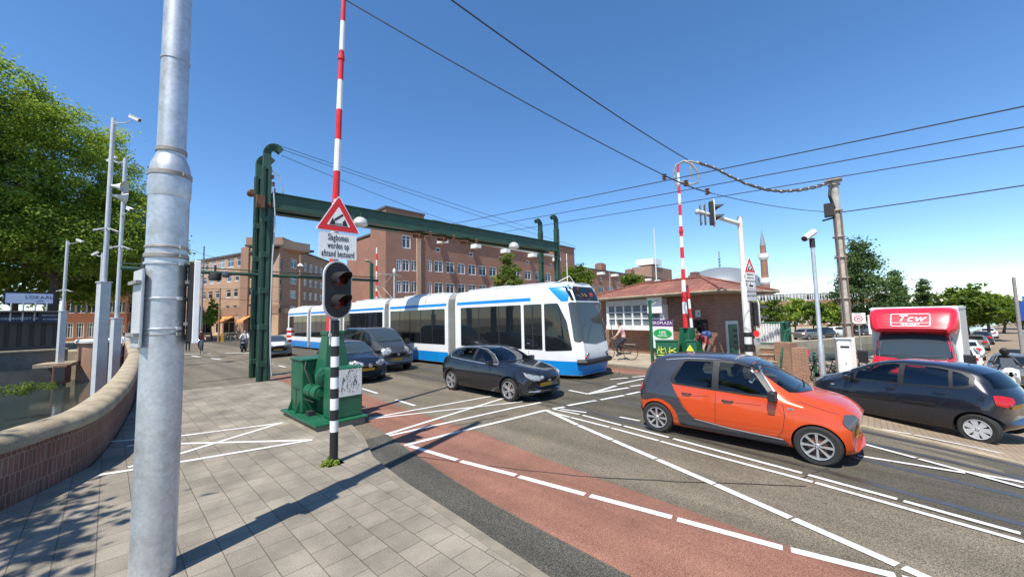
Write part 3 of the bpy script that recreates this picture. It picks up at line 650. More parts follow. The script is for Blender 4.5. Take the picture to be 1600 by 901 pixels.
P = [[(.42, .62, .19), (.95, .62, .19), (.95, 1.28, .19), (.42, 1.28, .19), (.42, .62, .19)],
     [(.36, .62, 1.1), (.95, .62, 1.1), (.95, 1.28, 1.1), (.36, 1.28, 1.1), (.36, .62, 1.1)],
     [(.42, .66, 2.02), (.78, .66, 2.02), (.78, 1.02, 2.02), (.42, 1.02, 2.02), (.42, .66, 2.02)]]
mb.grid(P, 0, smooth=False); mb.box((.60, .84, 2.06), (.42, .42, .09)); tw = mb.build('boom_pedestal', M['green'], t, bevel=.02)
mb = MB(); mb.lathe([(.0, .54), (.19, .54), (.22, .56), (.22, .62)], (.36, 0, 1.08), 'y', 24); mb.lathe([(.12, .5), (.12, .62)], (.36, 0, 1.08), 'y', 16); mb.build('pivot_cover', M['green'], t)
mb = MB(); mb.lathe([(.15, .62), (.15, 1.3)], (.27, 0, .72), 'y', 18); mb.lathe([(.17, .9), (.17, .96)], (.27, 0, .72), 'y', 18); mb.lathe([(.08, .58), (.08, .64)], (.27, 0, .72), 'y', 12); mb.build('motor', M['green'], t)
mb = MB(); mb.tube([(.18, 1.3, 1.4), (.12, 1.2, 1.25), (.16, 1.05, 1.0), (.24, 1.0, .85)], .018, 6); mb.tube([(.12, .62, .55), (.12, 1.3, .55)], .014, 6); mb.box((.2, 1.0, .24), (.16, .2, .1)); mb.build('conduit', M['blackm'], t)
banded_boom(t, .56, .85, 2.1, [2.1, 2.77, 3.58, 4.39, 5.2, 6.02, 6.83, 7.62, 8.4, 9.2, 10.0, 10.8, 11.3], (.098, .05), lean=(.026, 0), top=9.0)

# ------------------------------------------------------------------ green gantry over the tracks at the moving bridge
gt = thing('portal_gantry', 'dark green steel gantry of riveted posts and a cross beam over the tram tracks', 'gantry', (4.2, 17.6, 0))
A = Vector((0, 0, 0)); Bv = Vector((18.1, -1.4, 0)); bd = Bv.normalized(); bn = Vector((-bd.y, bd.x, 0))
def post(base, ztop, hook, name='post', third=0):
    mb = MB()
    if third: c = base + bd * third; mb.box((c.x, c.y, 3.5), (.10, .24, 7.0), rz=math.atan2(bd.y, bd.x)); mb.box((c.x, c.y, 3.5), (.16, .03, 6.9), rz=math.atan2(bd.y, bd.x))
    for sx, sy in ((-.085, 0), (.085, 0)):               # two channels with batten plates
        c = base + bd * sx
        mb.box((c.x, c.y, ztop / 2), (.09, .26, ztop), rz=math.atan2(bd.y, bd.x))
        for q in (-.13, .13): mb.box((c.x + bn.x * q + bd.x * sx * .5, c.y + bn.y * q + bd.y * sx * .5, ztop / 2), (.07, .025, ztop - .02), rz=math.atan2(bd.y, bd.x))
    mb.box((base.x, base.y, ztop / 2), (.2, .03, ztop), rz=math.atan2(bd.y, bd.x))
    z = .7
    while z < ztop - 1:
        mb.box((base.x, base.y, z), (.31, .31, .22), rz=math.atan2(bd.y, bd.x))
        for q in (-.13, -.04, .04, .13):
            for zz in (-.06, .06): mb.box((base.x + bd.x * q - bn.x * .165, base.y + bd.y * q - bn.y * .165, z + zz), (.03, .02, .03))
        z += 1.45
    # curved top: the post bends over towards the road
    rad = .32; pth = [base + Vector((0, 0, ztop - .1)), base + Vector((0, 0, ztop + .55))]
    for k in range(1, 8):
        a = math.pi / 2 * k / 7; pth.append(base + bd * hook * rad * (1 - math.cos(a)) + Vector((0, 0, ztop + .55 + rad * math.sin(a))))
    pth.append(pth[-1] + bd * hook * .14 + Vector((0, 0, -.10)))
    for a, b in zip(pth[:-1], pth[1:]):
        d = b - a; c = (a + b) / 2; an = math.atan2(d.dot(bd * 1), d.z)
        mb.box(c, (.27, .24, d.length + .10), rz=math.atan2(bd.y, bd.x), ry=an)
    return mb.build(name, M['greend'], gt, bevel=.008)
post(A, 8.75, 1, third=.22); post(Vector((.08, 1.5, 0)), 8.75, 1); post(Bv, 8.7, -1); post(Bv + bn * 1.6, 8.75, -1)
mb = MB(); L_ = Bv.length
def lb(s0, s1, n0, n1, z0, z1, m=0):
    c = bd * (s0 + s1) / 2 + bn * (n0 + n1) / 2; mb.box((c.x, c.y, (z0 + z1) / 2), (s1 - s0, n1 - n0, z1 - z0), rz=math.atan2(bd.y, bd.x))
lb(.2, L_ - .1, -.12, .10, 7.02, 7.62); lb(.2, L_ - .1, .70, .90, 7.02, 7.62); lb(.2, L_ - .1, -.2, .2, 7.62, 7.66); lb(.2, L_ - .1, -.2, .2, 6.98, 7.02); lb(.2, L_ - .1, .60, 1.0, 7.621, 7.66); lb(.2, L_ - .1, .60, 1.0, 6.98, 7.019)
for k in range(12): s = .8 + k * 1.5; lb(s, s + .12, .101, .699, 7.1, 7.25)
lb(.2, L_ - .1, .101, .699, 7.45, 7.48)
mb.build('cross_beam', M['greend'], gt, bevel=.006)
mb = MB(); mb.tube([(-4.0, 1.2, 4.33), (5.5, 1.2, 4.40)], .07, 8); mb.tube([(-4.0, 1.2, 4.5), (5.5, 1.2, 4.56)], .025, 6); mb.build('lower_beam', M['greend'], gt)
for (x, z, k) in [(.17, 8.2, 1), (.2, 7.9, 1), (-.2, 7.2, .8), (.1, 7.0, 1), (.24, 7.65, .8), (-.15, 6.9, .8)]:
    mb = MB(); mb.lathe([(.03, 0), (.07 * k, .03), (.03, .06), (.07 * k, .09), (.03, .12), (.07 * k, .15), (.03, .18)], (x, -.19, z), 'z', 10); mb.build('insulator', M['rust'], gt)
mb = MB(); mb.box((-.25, -.26, 7.15), (.28, .16, .5)); mb.lathe([(.1, -.5), (.13, -.42), (.13, -.2), (.04, -.14)], (-.62, -.2, 7.35), 'y', 12); mb.tube([(-.6, -.2, 7.35), (-.2, -.2, 7.3)], .03, 6)
mb.build('junction_box', M['rust'], gt)
mb = MB(); mb.tube([(.20, -.2, 8.0), (.30, -.2, 6.5), (.22, -.24, 4.8), (.20, -.24, 2.4), (.24, -.22, 1.0), (.3, -.22, .2)], .028, 6); mb.tube([(.17, -.1, 8.6), (.45, -.15, 8.4), (.55, -.15, 7.9), (.6, -.1, 7.68)], .025, 6); mb.build('conduit', M['lgrey'], gt)
for s in (6.9, 8.4, 10.0):
    mb = MB(); c = bd * s; mb.box((c.x, c.y + .5, 7.75), (.9, .5, .14)); mb.box((c.x + .2, c.y + .3, 6.85), (.5, .3, .3)); mb.tube([(c.x - 1.5, c.y - .6, 6.62), (c.x + .9, c.y + .2, 6.88)], .035, 6)
    mb.lathe([(.04, 0), (.1, .05), (.04, .1), (.1, .15), (.04, .2), (.1, .25), (.04, .3)], (c.x + .6, c.y - .25, 6.7), 'z', 10)
    mb.tube([(c.x + .1, c.y, 7.0), (c.x - .15, c.y - .3, 6.65), (c.x - .1, c.y - .2, 6.4)], .02, 5)
    mb.build('wire_carrier', M['rust'], gt)

def globe_lamp(loc, label, r=.33):
    tt = thing('dome_lamp', label, 'lamp', loc, group=None)
    mb = MB(); mb.lathe([(r, 0), (r * 1.02, .04), (r * .85, .22), (r * .45, .33), (.001, .36)], n=20); mb.build('hood', M['lgrey'], tt)
    mb = MB(); mb.lathe([(.001, -.08), (r * .5, -.07), (r * .85, -.03), (r * .9, .0)], n=20); mb.build('bowl', M['white'], tt)
    mb = MB(); mb.tube([(0, 0, .36), (0, 0, .55), (.15, .35, .62)], .03, 6); mb.build('bracket', M['greend'], tt)
p = onY(563, 351, 16.9); globe_lamp(p, 'white domed lamp hanging under the gantry beam, just right of the near warning triangle')
p = onY(803, 387, 16.0); globe_lamp(p, 'white domed lamp hanging under the right end of the gantry beam')
t = thing('hanging_camera', 'dark camera housing hanging from the low cross pipe left of the gantry post', 'camera', onY(336, 432, 18.8))
mb = MB(); mb.lathe([(.2, -.15), (.22, 0), (.18, .14), (.001, .2)], n=16); mb.tube([(0, 0, .2), (0, 0, .45)], .04, 6); mb.build('housing', M['blackm'], t)
mb = MB(); mb.lathe([(.001, .0), (.1, .02), (.15, .1), (.14, .2), (.07, .26), (.001, .27)], (.32, -.2, -.05), n=16); mb.build('dome', M['lampdk'], t)
# ------------------------------------------------------------------ vehicles
def paint(name, col, metal=0.0, rough=0.35): return mat(name, col, rough, metal, var=0.03, coat=0.8, vscale=2)
def ellip(mb, c, r, m=0, n=14, k=9, rz=0):
    P = [[(c[0] + r[0] * math.sin(a) * math.cos(b) * math.cos(rz) - r[1] * math.sin(a) * math.sin(b) * math.sin(rz), c[1] + r[0] * math.sin(a) * math.cos(b) * math.sin(rz) + r[1] * math.sin(a) * math.sin(b) * math.cos(rz), c[2] + r[2] * math.cos(a)) for b in np.linspace(0, 2 * math.pi, n + 1)] for a in np.linspace(0.001, math.pi - .001, k)]
    mb.grid(P, m); return mb
WHEELS = {}
def wheel(par, x, y, r, wd, style, side, name='wheel'):
    key = (r, wd, id(style))
    if key not in WHEELS:
        w2 = wd / 2; rr = r * style.get('rim', .68)
        ty = MB(); ty.lathe([(rr, -w2 * .9), (r * .90, -w2), (r * .97, -w2 * .86), (r, -w2 * .55), (r, w2 * .55), (r * .97, w2 * .86), (r * .9, w2), (rr, w2 * .9), (rr, -w2 * .9)], axis='y', n=36)
        for q in (-.3, 0, .3): ty.lathe([(r * 1.001, w2 * q - .006), (r * 1.001, w2 * q + .006)], axis='y', n=36)
        ri = MB(); f = -w2
        ri.lathe([(rr * 1.0, f + .012), (rr * .99, f - .004), (rr * .93, f - .002), (rr * .90, f + .03), (rr * .88, w2 * .6)], axis='y', n=36, m=0, caps=False)
        ri.lathe([(rr * .9, f + .085), (.001, f + .085)], axis='y', n=24, m=1, caps=False)
        ri.lathe([(rr * .62, f + .055), (rr * .60, f + .05), (.001, f + .05)], axis='y', n=24, m=2, caps=False)
        n = style['n']; hub = rr * .2
        ri.lathe([(hub, f + .05), (hub, f + .012), (hub * .8, f + .004), (hub * .45, f + .002), (.001, f + .002)], axis='y', n=18, m=0, caps=False)
        for k in range(n):
            for off in style.get('twin', (0,)):
                a = 2 * math.pi * k / n + off; c, s_ = math.cos(a), math.sin(a)
                wi, wo_ = style['w']; q = []
                for rad, hw_, yy in ((hub * .8, wi, f + .008), (rr * .92, wo_, f + .004)):
                    for sg in (-1, 1): q.append((c * rad - s_ * hw_ * sg, yy, s_ * rad + c * hw_ * sg))
                for rad, hw_, yy in ((hub * .8, wi, f + .04), (rr * .92, wo_, f + .035)):
                    for sg in (-1, 1): q.append((c * rad - s_ * hw_ * sg, yy, s_ * rad + c * hw_ * sg))
                ri.add(q, [(0, 1, 3, 2), (4, 6, 7, 5), (0, 2, 6, 4), (1, 5, 7, 3), (0, 4, 5, 1), (2, 3, 7, 6)], 0)
        for k in range(5): a = 2 * math.pi * k / 5; ri.lathe([(.009, f + .0), (.009, f + .006)], (math.cos(a) * hub * .62, 0, math.sin(a) * hub * .62), 'y', 6, m=1)
        a = ty.build('tyre', M['rubber'], sharp=30); b = ri.build('rim', [M[style.get('mat', 'alloy')], M['black'], M['rust'] if style.get('disc') else M['grey']], sharp=30)
        hb = MB(); hb.lathe([(r * .3, w2 * .1), (r * .3, w2 * .8)], axis='y', n=16); h = hb.build('hub', M['black'])
        WHEELS[key] = (a.data, b.data, h.data)
        for o in (a, b, h): bpy.data.objects.remove(o)
    me = WHEELS[key]
    wo = bpy.data.objects.new(name, me[2]); COL.objects.link(wo); wo.parent = par; wo.location = (x, y, r); wo.rotation_euler = (0, 0, 0 if side < 0 else math.pi)
    for nm, q in (('tyre', me[0]), ('rim', me[1])):
        o = bpy.data.objects.new(nm, q); COL.objects.link(o); o.parent = wo
    return wo

class Car:
    """lofted body; knots are (d from the nose, underside z, shoulder z, top z, half width, half width at shoulder, half width at top edge)"""
    def __init__(s, root, L_, knots, mats, axles, wr, wheel_y, arch=1.16, cf=.28, cr=.22, smooth=3, bodyname='body', wheels=None, tw=.2, crown=.02, nst=76, d0=0):
        s.root = root; s.L = L_; s.mats = mats
        K = np.array(knots, float); d = np.linspace(d0, L_, nst)
        V = np.stack([np.interp(d, K[:, 0], K[:, i]) for i in range(1, 7)], 1)
        ker = np.array([1, 2, 3, 2, 1], float); ker /= ker.sum()
        for _ in range(smooth):
            Vp = np.pad(V, ((2, 2), (0, 0)), 'edge'); V2 = np.stack([np.convolve(Vp[:, i], ker, 'valid') for i in range(6)], 1); V2[0] = V[0]; V2[-1] = V[-1]; V = V2
        rings = []
        for di, (zb, zs, zt, hw, ws, wt) in zip(d, V):
            zt = max(zt, zs + .05)
            pts = [(0, zb), (hw * .78, zb), (hw * .93, zb + .03), (hw * .985, zb + .11), (hw, zb + (zs - zb) * .45), (hw * .995, zb + (zs - zb) * .72), (ws + .012, zs - .035), (ws, zs)]
            ht = zt - zs
            for t in (.25, .5, .75): pts.append((ws + (wt - ws) * t + .03 * math.sin(math.pi * t) * min(1, ht / .4), zs + (ht - min(.07, ht * .5)) * t))
            e = min(.07, ht * .5)
            pts += [(wt, zt - e), (wt - .035, zt - e * .45), (wt * .86 - .02, zt - e * .12), (wt * .6, zt + crown * .35), (wt * .3, zt + crown * .8), (0, zt + crown)]
            W = max(hw, .1)
            def X(y, z):
                ff = math.exp(-((di - d0) / .30) ** 1.3); rr = math.exp(-((L_ - di) / .28) ** 1.3)
                q = (abs(y) / W) ** 2.4
                return L_ / 2 - di - cf * q * ff + cr * q * rr
            half = [(X(y, z), -y, z) for y, z in pts]
            full = half + [(x, -y, z) for x, y, z in half[::-1][1:-1]]
            rings.append(full)
        mb = MB(); n = len(rings[0]); mb.grid([r + r[:1] for r in rings], 0)
        # weld the seam: rebuild with shared verts
        mb = MB(); vs = [p for r in rings for p in r]
        fs = [(i * n + k, i * n + (k + 1) % n, (i + 1) * n + (k + 1) % n, (i + 1) * n + k) for i in range(len(rings) - 1) for k in range(n)]
        mb.add(vs, fs, 0, True)
        for base, rev in ((0, False), ((len(rings) - 1) * n, True)):
            h = n // 2
            for k in range(h):
                f = [base + k, base + k + 1, base + (n - k - 1) % n, base + (n - k) % n]
                f = list(dict.fromkeys(f))
                if len(f) > 2: mb.f.append(f); mb.m.append(0); mb.sm.append(True)
        o = mb.build(bodyname, mats, root, sharp=50); s.body = o
        bm = bmesh.new(); bm.from_mesh(o.data); s.bvh = BVHTree.FromBMesh(bm); bm.free()
        cut = MB()
        for dx in axles:
            for sg in (-1, 1):
                cut.lathe([(wr * arch, sg * (wheel_y - .13)), (wr * arch, sg * (wheel_y + .6))], (L_ / 2 - dx, 0, wr * 1.02), 'y', 32, m=1)
        c = cut.build('cut', mats, None)
        md = o.modifiers.new('arch', 'BOOLEAN'); md.operation = 'DIFFERENCE'; md.object = c; md.solver = 'EXACT'
        o.parent = None
        dg = bpy.context.evaluated_depsgraph_get(); me = bpy.data.meshes.new_from_object(o.evaluated_get(dg))
        o.modifiers.clear(); old = o.data; o.data = me; bpy.data.meshes.remove(old); o.parent = root
        cm = c.data; bpy.data.objects.remove(c); bpy.data.meshes.remove(cm)
        me.set_sharp_from_angle(angle=R_(40))
        if wheels:
            for dx in axles:
                for sg in (-1, 1): wheel(root, L_ / 2 - dx, sg * (wheel_y - tw * .5 + .1), wr, tw, wheels, sg)
    def hit(s, p, d):
        d = Vector((d[0], d[1], d[2] if len(d) > 2 else 0)).normalized(); q = s.bvh.ray_cast(Vector(p) - d * 6, d, 12)
        if q[0] is None: q = s.bvh.find_nearest(Vector(p) - d * 1.2)
        s.nrm = q[1] if q[1].dot(d) < 0 else -q[1]
        return q[0]
    def lift(s, p, d, off): h = s.hit(p, d); return h + s.nrm * off
    def _pt(s, u, z, dr):
        dr = Vector((dr[0], dr[1], 0)).normalized(); ux = dr.cross(Vector((0, 0, 1))); p = ux * u + Vector((0, 0, z))
        return s.hit(p, dr) - dr * 0
    def cabin(s, cav, wins, ws=None, rw=None, cw=.60, seats=((1.9, .55), (2.75, .55)), wheel_d=1.35, side=1, wx=None):
        cut = []
        FS = frame((0, 0, 0), (1, 0, 0)); FX = frame((0, 0, 0), (0, 1, 0))
        def pr(poly, a, b, F): mb = MB(); mb.prism(poly, a, b, 1, F); cut.append(mb.build('cut', s.mats))
        P = lambda pl: [(s.L / 2 - d, z) for d, z in pl]
        pr(P(cav), -cw, cw, FS)
        for k, w_ in enumerate(wins): pr(P(w_), -1.3, 1.3, FS)
        if ws: pr(ws, s.L / 2 - (wx or 1.9), s.L / 2 + .5, FX)
        if rw: pr(rw, -s.L / 2 - .5, -s.L / 2 + 1.0, FX)
        o = s.body; o.parent = None
        def area(m_): return sum(p.area for p in m_.polygons)
        for c in cut:
            a0 = area(o.data)
            for q in (0, .0013, -.0017, .003):
                c.location = (q, q * .7, q * .9); md = o.modifiers.new('c', 'BOOLEAN'); md.operation = 'DIFFERENCE'; md.object = c; md.solver = 'EXACT'
                dg = bpy.context.evaluated_depsgraph_get(); me = bpy.data.meshes.new_from_object(o.evaluated_get(dg)); o.modifiers.clear()
                if .75 * a0 < area(me) < 2.2 * a0: old = o.data; o.data = me; bpy.data.meshes.remove(old); break
                bpy.data.meshes.remove(me)
            else: print('cut failed', s.root.name)
        me = o.data; o.parent = s.root
        for c in cut: cm = c.data; bpy.data.objects.remove(c); bpy.data.meshes.remove(cm)
        me.set_sharp_from_angle(angle=R_(40))
        for d, z in seats:
            for y in (-.36, .36):
                mb = MB(); x = s.L / 2 - d; mb.box((x, y, z + .27), (.13, .46, .58), ry=-.2); mb.box((x - .08, y, z + .66), (.09, .25, .17), ry=-.1); mb.build('seat', M['seat'], s.root, bevel=.03)
        mb = MB(); n = 20; c = Vector((s.L / 2 - wheel_d, .36 * side, .93)); mb.tube([c + Vector((.10 * math.sin(a), .18 * math.cos(a), .16 * math.sin(a))) for a in np.linspace(0, 2 * math.pi, n)], .014, 6, caps=False); mb.build('steering_wheel', M['black'], s.root)
    def patch(s, name, poly, dr, m, off=.004, par=None, rnd=.03, fine=.06, org=(0, 0), holes=()):
        dr = Vector((dr[0], dr[1], 0)).normalized(); ux = dr.cross(Vector((0, 0, 1)))
        poly = roundpoly(poly, rnd, 3) if rnd else poly
        q = [Vector(p) for p in poly]; bd_ = []
        for a, b in zip(q, q[1:] + q[:1]):
            n = max(1, int((b - a).length / fine)); bd_ += [a.lerp(b, k / n) for k in range(n)]
        nb_ = len(bd_); xs_ = [p.x for p in bd_]; zs_ = [p.y for p in bd_]; pts = list(bd_)
        for gx in np.arange(min(xs_) + fine * .5, max(xs_), fine):
            for gz in np.arange(min(zs_) + fine * .5, max(zs_), fine):
                ins = False
                for k in range(len(q)):
                    a, b = q[k], q[k - 1]
                    if (a.y > gz) != (b.y > gz) and gx < (b.x - a.x) * (gz - a.y) / (b.y - a.y) + a.x: ins = not ins
                if ins: pts.append(Vector((gx, gz)))
        ed_ = [(k, (k + 1) % nb_) for k in range(nb_)]; hq = []
        for h in holes:
            h = [Vector(p) for p in h]; hq.append(h); k0 = len(pts); hp = []
            for a, b in zip(h, h[1:] + h[:1]):
                n = max(1, int((b - a).length / fine)); hp += [a.lerp(b, k / n) for k in range(n)]
            pts += hp; ed_ += [(k0 + k, k0 + (k + 1) % len(hp)) for k in range(len(hp))]
        vo, _, fo, *_r = delaunay_2d_cdt(pts, ed_, [], 1, 1e-5)
        def inside(pl, x, y):
            r_ = False
            for k in range(len(pl)):
                a, b = pl[k], pl[k - 1]
                if (a.y > y) != (b.y > y) and x < (b.x - a.x) * (y - a.y) / (b.y - a.y) + a.x: r_ = not r_
            return r_
        if hq: fo = [f for f in fo if not any(inside(h, sum(vo[k].x for k in f) / len(f), sum(vo[k].y for k in f) / len(f)) for h in hq)]
        P = [s.lift(ux * v.x + Vector((org[0], org[1], v.y)), dr, off) for v in vo]; mb = MB()
        mb.add(P, [list(f) for f in fo], 0, True); return mb.build(name, m, par or s.root, sharp=80)
    def side(s, name, poly, m, sides=(-1, 1), **k):       # poly in (d, z)
        out = []
        for sg in sides:
            q_ = lambda pp: [((s.L / 2 - d) * (1 if sg < 0 else -1), z) for d, z in pp]
            kk = dict(k); kk['holes'] = [q_(h) for h in k.get('holes', ())]
            out.append(s.patch(name, q_(poly), (0, -sg), m, **kk))
        return out
    def front(s, name, poly, m, rear=False, **k):
        k.setdefault('off', .008)
        return s.patch(name, poly, (1, 0) if rear else (-1, 0), m, **k)
    def corner(s, name, poly, ang, m, rear=False, **k):
        k.setdefault('off', .011); k.setdefault('fine', .04)   # poly in (u, z) seen along a direction turned by ang from straight-on; mirrored
        out = []
        for sg in (-1, 1):
            a = R_(ang) * sg
            dr = (-math.cos(a), -math.sin(a)) if not rear else (math.cos(a), -math.sin(a))
            dr = (dr[0], dr[1])
            # sg=-1 is the right hand side of the car
            pl = [(u * (1 if (sg > 0) != rear else -1), z) for u, z in poly]
            out.append(s.patch(name, pl, dr, m, org=((-1 if rear else 1) * s.L / 2, 0), **k))
        return out
    def line(s, pts, wd=.007, sides=(-1, 1), m=None, name='seam', off=.002, par=None):
        for sg in sides:
            dr = Vector((0, -sg, 0)); q = [Vector(p) for p in pts]; w_ = [q[0]]
            for a, b in zip(q[:-1], q[1:]):
                n = max(1, int((b - a).length / .05)); w_ += [a.lerp(b, (i + 1) / n) for i in range(n)]
            A, B = [], []
            for i, p in enumerate(w_):
                t = (w_[min(i + 1, len(w_) - 1)] - w_[max(0, i - 1)]).normalized(); nn = Vector((-t.y, t.x)) * wd / 2
                for lst, pp in ((A, p + nn), (B, p - nn)):
                    lst.append(s.hit((s.L / 2 - pp.x, 0, pp.y), dr) - dr * off)
            mb = MB(); mb.grid([A, B], 0); mb.build(name, m or M['black'], par or s.body)
    def handle(s, d, z, m, ln=.17, sides=(-1, 1)):
        for sg in sides:
            h = s.hit((s.L / 2 - d, 0, z), (0, -sg)); mb = MB()
            mb.tube([(h.x + ln / 2, h.y + sg * .0, z), (h.x + ln / 3, h.y + sg * .028, z + .004), (h.x - ln / 3, h.y + sg * .028, z + .006), (h.x - ln / 2, h.y, z + .003)], .013, 6); mb.build('door_handle', m, s.root)
    def mirror(s, d, z, m, sz=(.085, .105, .07), out=.11, glass=True, mx=None):
        for sg in (-1, 1):
            h = s.hit((s.L / 2 - d, 0, z), (0, -sg)); c = (h.x, h.y + sg * out, z + .03); mb = MB()
            mb.box(c, (sz[0] * 1.5, sz[1] * 1.9, sz[2] * 1.75)); mb.tube([(h.x, h.y - sg * .02, z - .02), (h.x, h.y + sg * out * .7, z - .01)], .022, 6); o = mb.build('mirror', m, s.root, bevel=min(sz) * .55)
            mb = MB(); mb.box((c[0] - sz[0] * .76, c[1], c[2]), (.012, sz[1] * 1.35, sz[2] * 1.3)); mb.build('mirror_glass', M['glassdk'], o)
    def plate(s, z, rear=False, wd=.5, y=0):
        h = s.hit((0, y, z), (1, 0, 0) if rear else (-1, 0, 0)); mb = MB(); mb.box((h.x + (-.012 if rear else .012), y, z), (.02, wd, .11)); mb.build('number_plate', M['plate'], s.root, bevel=.004)
    def badge(s, z, r=.045, m='alloy', rear=False):
        h = s.hit((0, 0, z), (1, 0, 0) if rear else (-1, 0, 0)); mb = MB(); mb.lathe([(r, -.01), (r, .012), (r * .8, .014), (r * .78, .008), (.001, .008)], (h.x, 0, z), 'x', 20)
        mb.build('badge', M[m], s.root)
    def wipers(s, d, z, half=.55):
        for y0, y1 in ((-half, -.02), (-.02, half * .95)):
            pts = [s.hit((0, y0 + (y1 - y0) * t, z + .03 * t), (-1, 0, 0)) + Vector((.02, 0, .012)) for t in (0, .3, .6, 1)]
            mb = MB(); mb.tube(pts, .009, 5); mb.build('wiper', M['black'], s.root)

M['seat'] = mat('seat_fabric', (.045, .045, .048), .9, var=.1); M['cl'] = seethrough('clear_car_glass', (.66, .74, .72)); M['tint'] = seethrough('tinted_car_glass', (.30, .34, .35))
S5 = dict(n=5, w=(.035, .05)); S8 = dict(n=8, w=(.010, .019), rim=.68, disc=1); S10 = dict(n=5, twin=(-.16, .16), w=(.010, .017), rim=.74, disc=1); SCAP = dict(n=7, twin=(-.15, .15), w=(.018, .028), rim=.66, mat='lgrey')

# ---- orange and grey city car in front
P_or = paint('orange_paint', (0.60, 0.066, 0.008), .15, .3); P_gr = paint('graphite_paint', (0.058, 0.061, 0.072), .45, .35)
def smart():
    a, b = G(1025, 672), G(1290, 727); dv = Vector(b[:2] - a[:2]).normalized(); nrm = Vector((-dv.y, dv.x))  # left of the car
    L_ = 3.6; wb = 2.494; 
    fw = Vector(b[:2]) + nrm * .74; c = fw - dv * (L_ / 2 - .60 + .07)
    t = thing('orange_city_car', 'orange and graphite two-tone small five-door car in the foreground', 'car', (c.x, c.y, 0), math.atan2(dv.y, dv.x))
    K = [(.10, .24, .62, .72, .68, .62, .50), (.135, .19, .70, .80, .75, .69, .54), (.26, .17, .78, .89, .805, .74, .58), (.5, .17, .83, .955, .825, .765, .61), (.78, .17, .875, 1.005, .832, .775, .62), (1.04, .17, .91, 1.17, .832, .785, .60), (1.35, .17, .93, 1.40, .832, .785, .585), (1.6, .17, .94, 1.51, .832, .785, .585), (2.0, .17, .955, 1.553, .832, .785, .585), (2.6, .17, .985, 1.553, .832, .78, .58), (3.0, .18, 1.0, 1.53, .832, .775, .565), (3.24, .2, 1.02, 1.48, .828, .765, .55), (3.40, .24, 1.0, 1.28, .81, .74, .545), (3.53, .28, .94, 1.04, .78, .71, .55), (3.60, .38, .80, .90, .71, .66, .52)]
    s = Car(t, L_, K, [P_or, M['black']], (.60, .60 + wb), .30, .74, 1.08, wheels=S8, tw=.185, cf=.10, cr=.12, d0=.10)
    t.scale = (1, 1, .965)
    # graphite safety cell: roof arch, rear quarter and sill
    s.side('rear_quarter_panel', [(2.38, 1.50), (3.05, 1.50), (3.33, 1.30), (3.46, 1.0), (3.50, .75), (3.42, .62), (3.32, .63), (3.22, .66), (3.13, .69), (3.05, .695), (2.95, .68), (2.83, .62), (2.74, .53), (2.69, .42), (2.66, .28), (2.63, .22), (2.0, .21), (1.0, .20), (.95, .24), (1.0, .30), (1.8, .33), (2.38, .40), (2.56, .58), (2.70, .84), (2.795, 1.03), (2.785, 1.11), (2.60, 1.452), (2.5, 1.468), (2.38, 1.475)], P_gr, off=.006, rnd=.012, fine=.045)
    s.front('roof_panel', [(-.57, 1.45), (-.57, 1.50), (0, 1.53), (.57, 1.5), (.57, 1.45)], P_gr, off=.002, rnd=0) if 0 else None
    mb = MB(); P = []
    for d in np.linspace(1.49, 3.2, 40):
        row = []
        for y in np.linspace(-.575, .575, 31):
            q = s.bvh.ray_cast(Vector((L_ / 2 - d, y, 3)), Vector((0, 0, -1)), 5)[0]; row.append((L_ / 2 - d, y, (q.z if q else 1.4) + .008))
        P.append(row)
    mb.grid(P, 0); mb.build('roof', P_gr, t, sharp=80)
    fg = [(1.17, .985), (1.48, 1.41), (1.66, 1.46), (1.95, 1.475), (1.95, 1.0), (1.5, .985)]; rg = [(2.06, 1.005), (2.06, 1.475), (2.5, 1.462), (2.58, 1.44), (2.74, 1.11), (2.70, 1.035)]; wsp = [(-.60, 1.045), (-.545, 1.45), (0, 1.48), (.545, 1.45), (.60, 1.045), (0, 1.02)]
    s.side('pillar_trim', [(1.04, .965), (1.40, 1.43), (1.62, 1.49), (2.0, 1.505), (2.5, 1.49), (2.60, 1.475), (2.83, 1.10), (2.78, 1.01), (2.2, .985), (1.5, .955), (1.06, .945)], M['black'], off=.009, rnd=.05, holes=[fg, rg])
    s.side('front_door_glass', fg, M['tint'], off=.007, rnd=.0); s.side('rear_door_glass', rg, M['tint'], off=.007, rnd=.0)
    s.cabin([(1.15, .55), (1.15, 1.0), (1.5, 1.38), (1.7, 1.47), (2.9, 1.47), (3.0, 1.1), (3.0, .55)], [fg, rg], wsp, wx=2.2)
    s.side('sill_strip', [(1.02, .305), (1.8, .335), (2.36, .395), (2.36, .41), (1.8, .352), (1.02, .322)], M['alloy'], off=.015, rnd=0)
    s.line([(1.05, .96), (1.37, 1.42), (1.62, 1.515), (2.0, 1.53), (2.55, 1.515), (2.95, 1.46)], .016, m=M['alloy'], name='roof_rail', off=.018)
    s.line([(1.02, .98), (.98, .70), (1.02, .45), (1.10, .32)]); s.line([(2.0, 1.0), (2.0, .8), (2.02, .36)]); s.line([(2.79, .98), (2.6, .68), (2.45, .45), (2.36, .41)]); s.line([(1.3, .815), (1.9, .80)], .005)
    s.line([(2.1, .86), (2.6, .80)], .005); s.line([(.32, .80), (.78, .92), (1.0, .95)], .006)
    s.handle(1.80, .815, M['black']); s.handle(2.50, .855, M['black'])
    s.mirror(1.12, .97, M['black'], (.07, .11, .085), .10)
    s.front('windscreen', wsp, M['cl'], rnd=0)
    s.front('grille', [(-.36, .56), (-.30, .65), (.30, .65), (.36, .56), (.30, .50), (-.30, .50)], M['black'], rnd=.03)
    s.corner('headlight', [(.40, .70), (.44, .60), (.60, .56), (.73, .62), (.77, .72), (.68, .79), (.48, .78)], 38, M['lampdk'], rnd=.06)
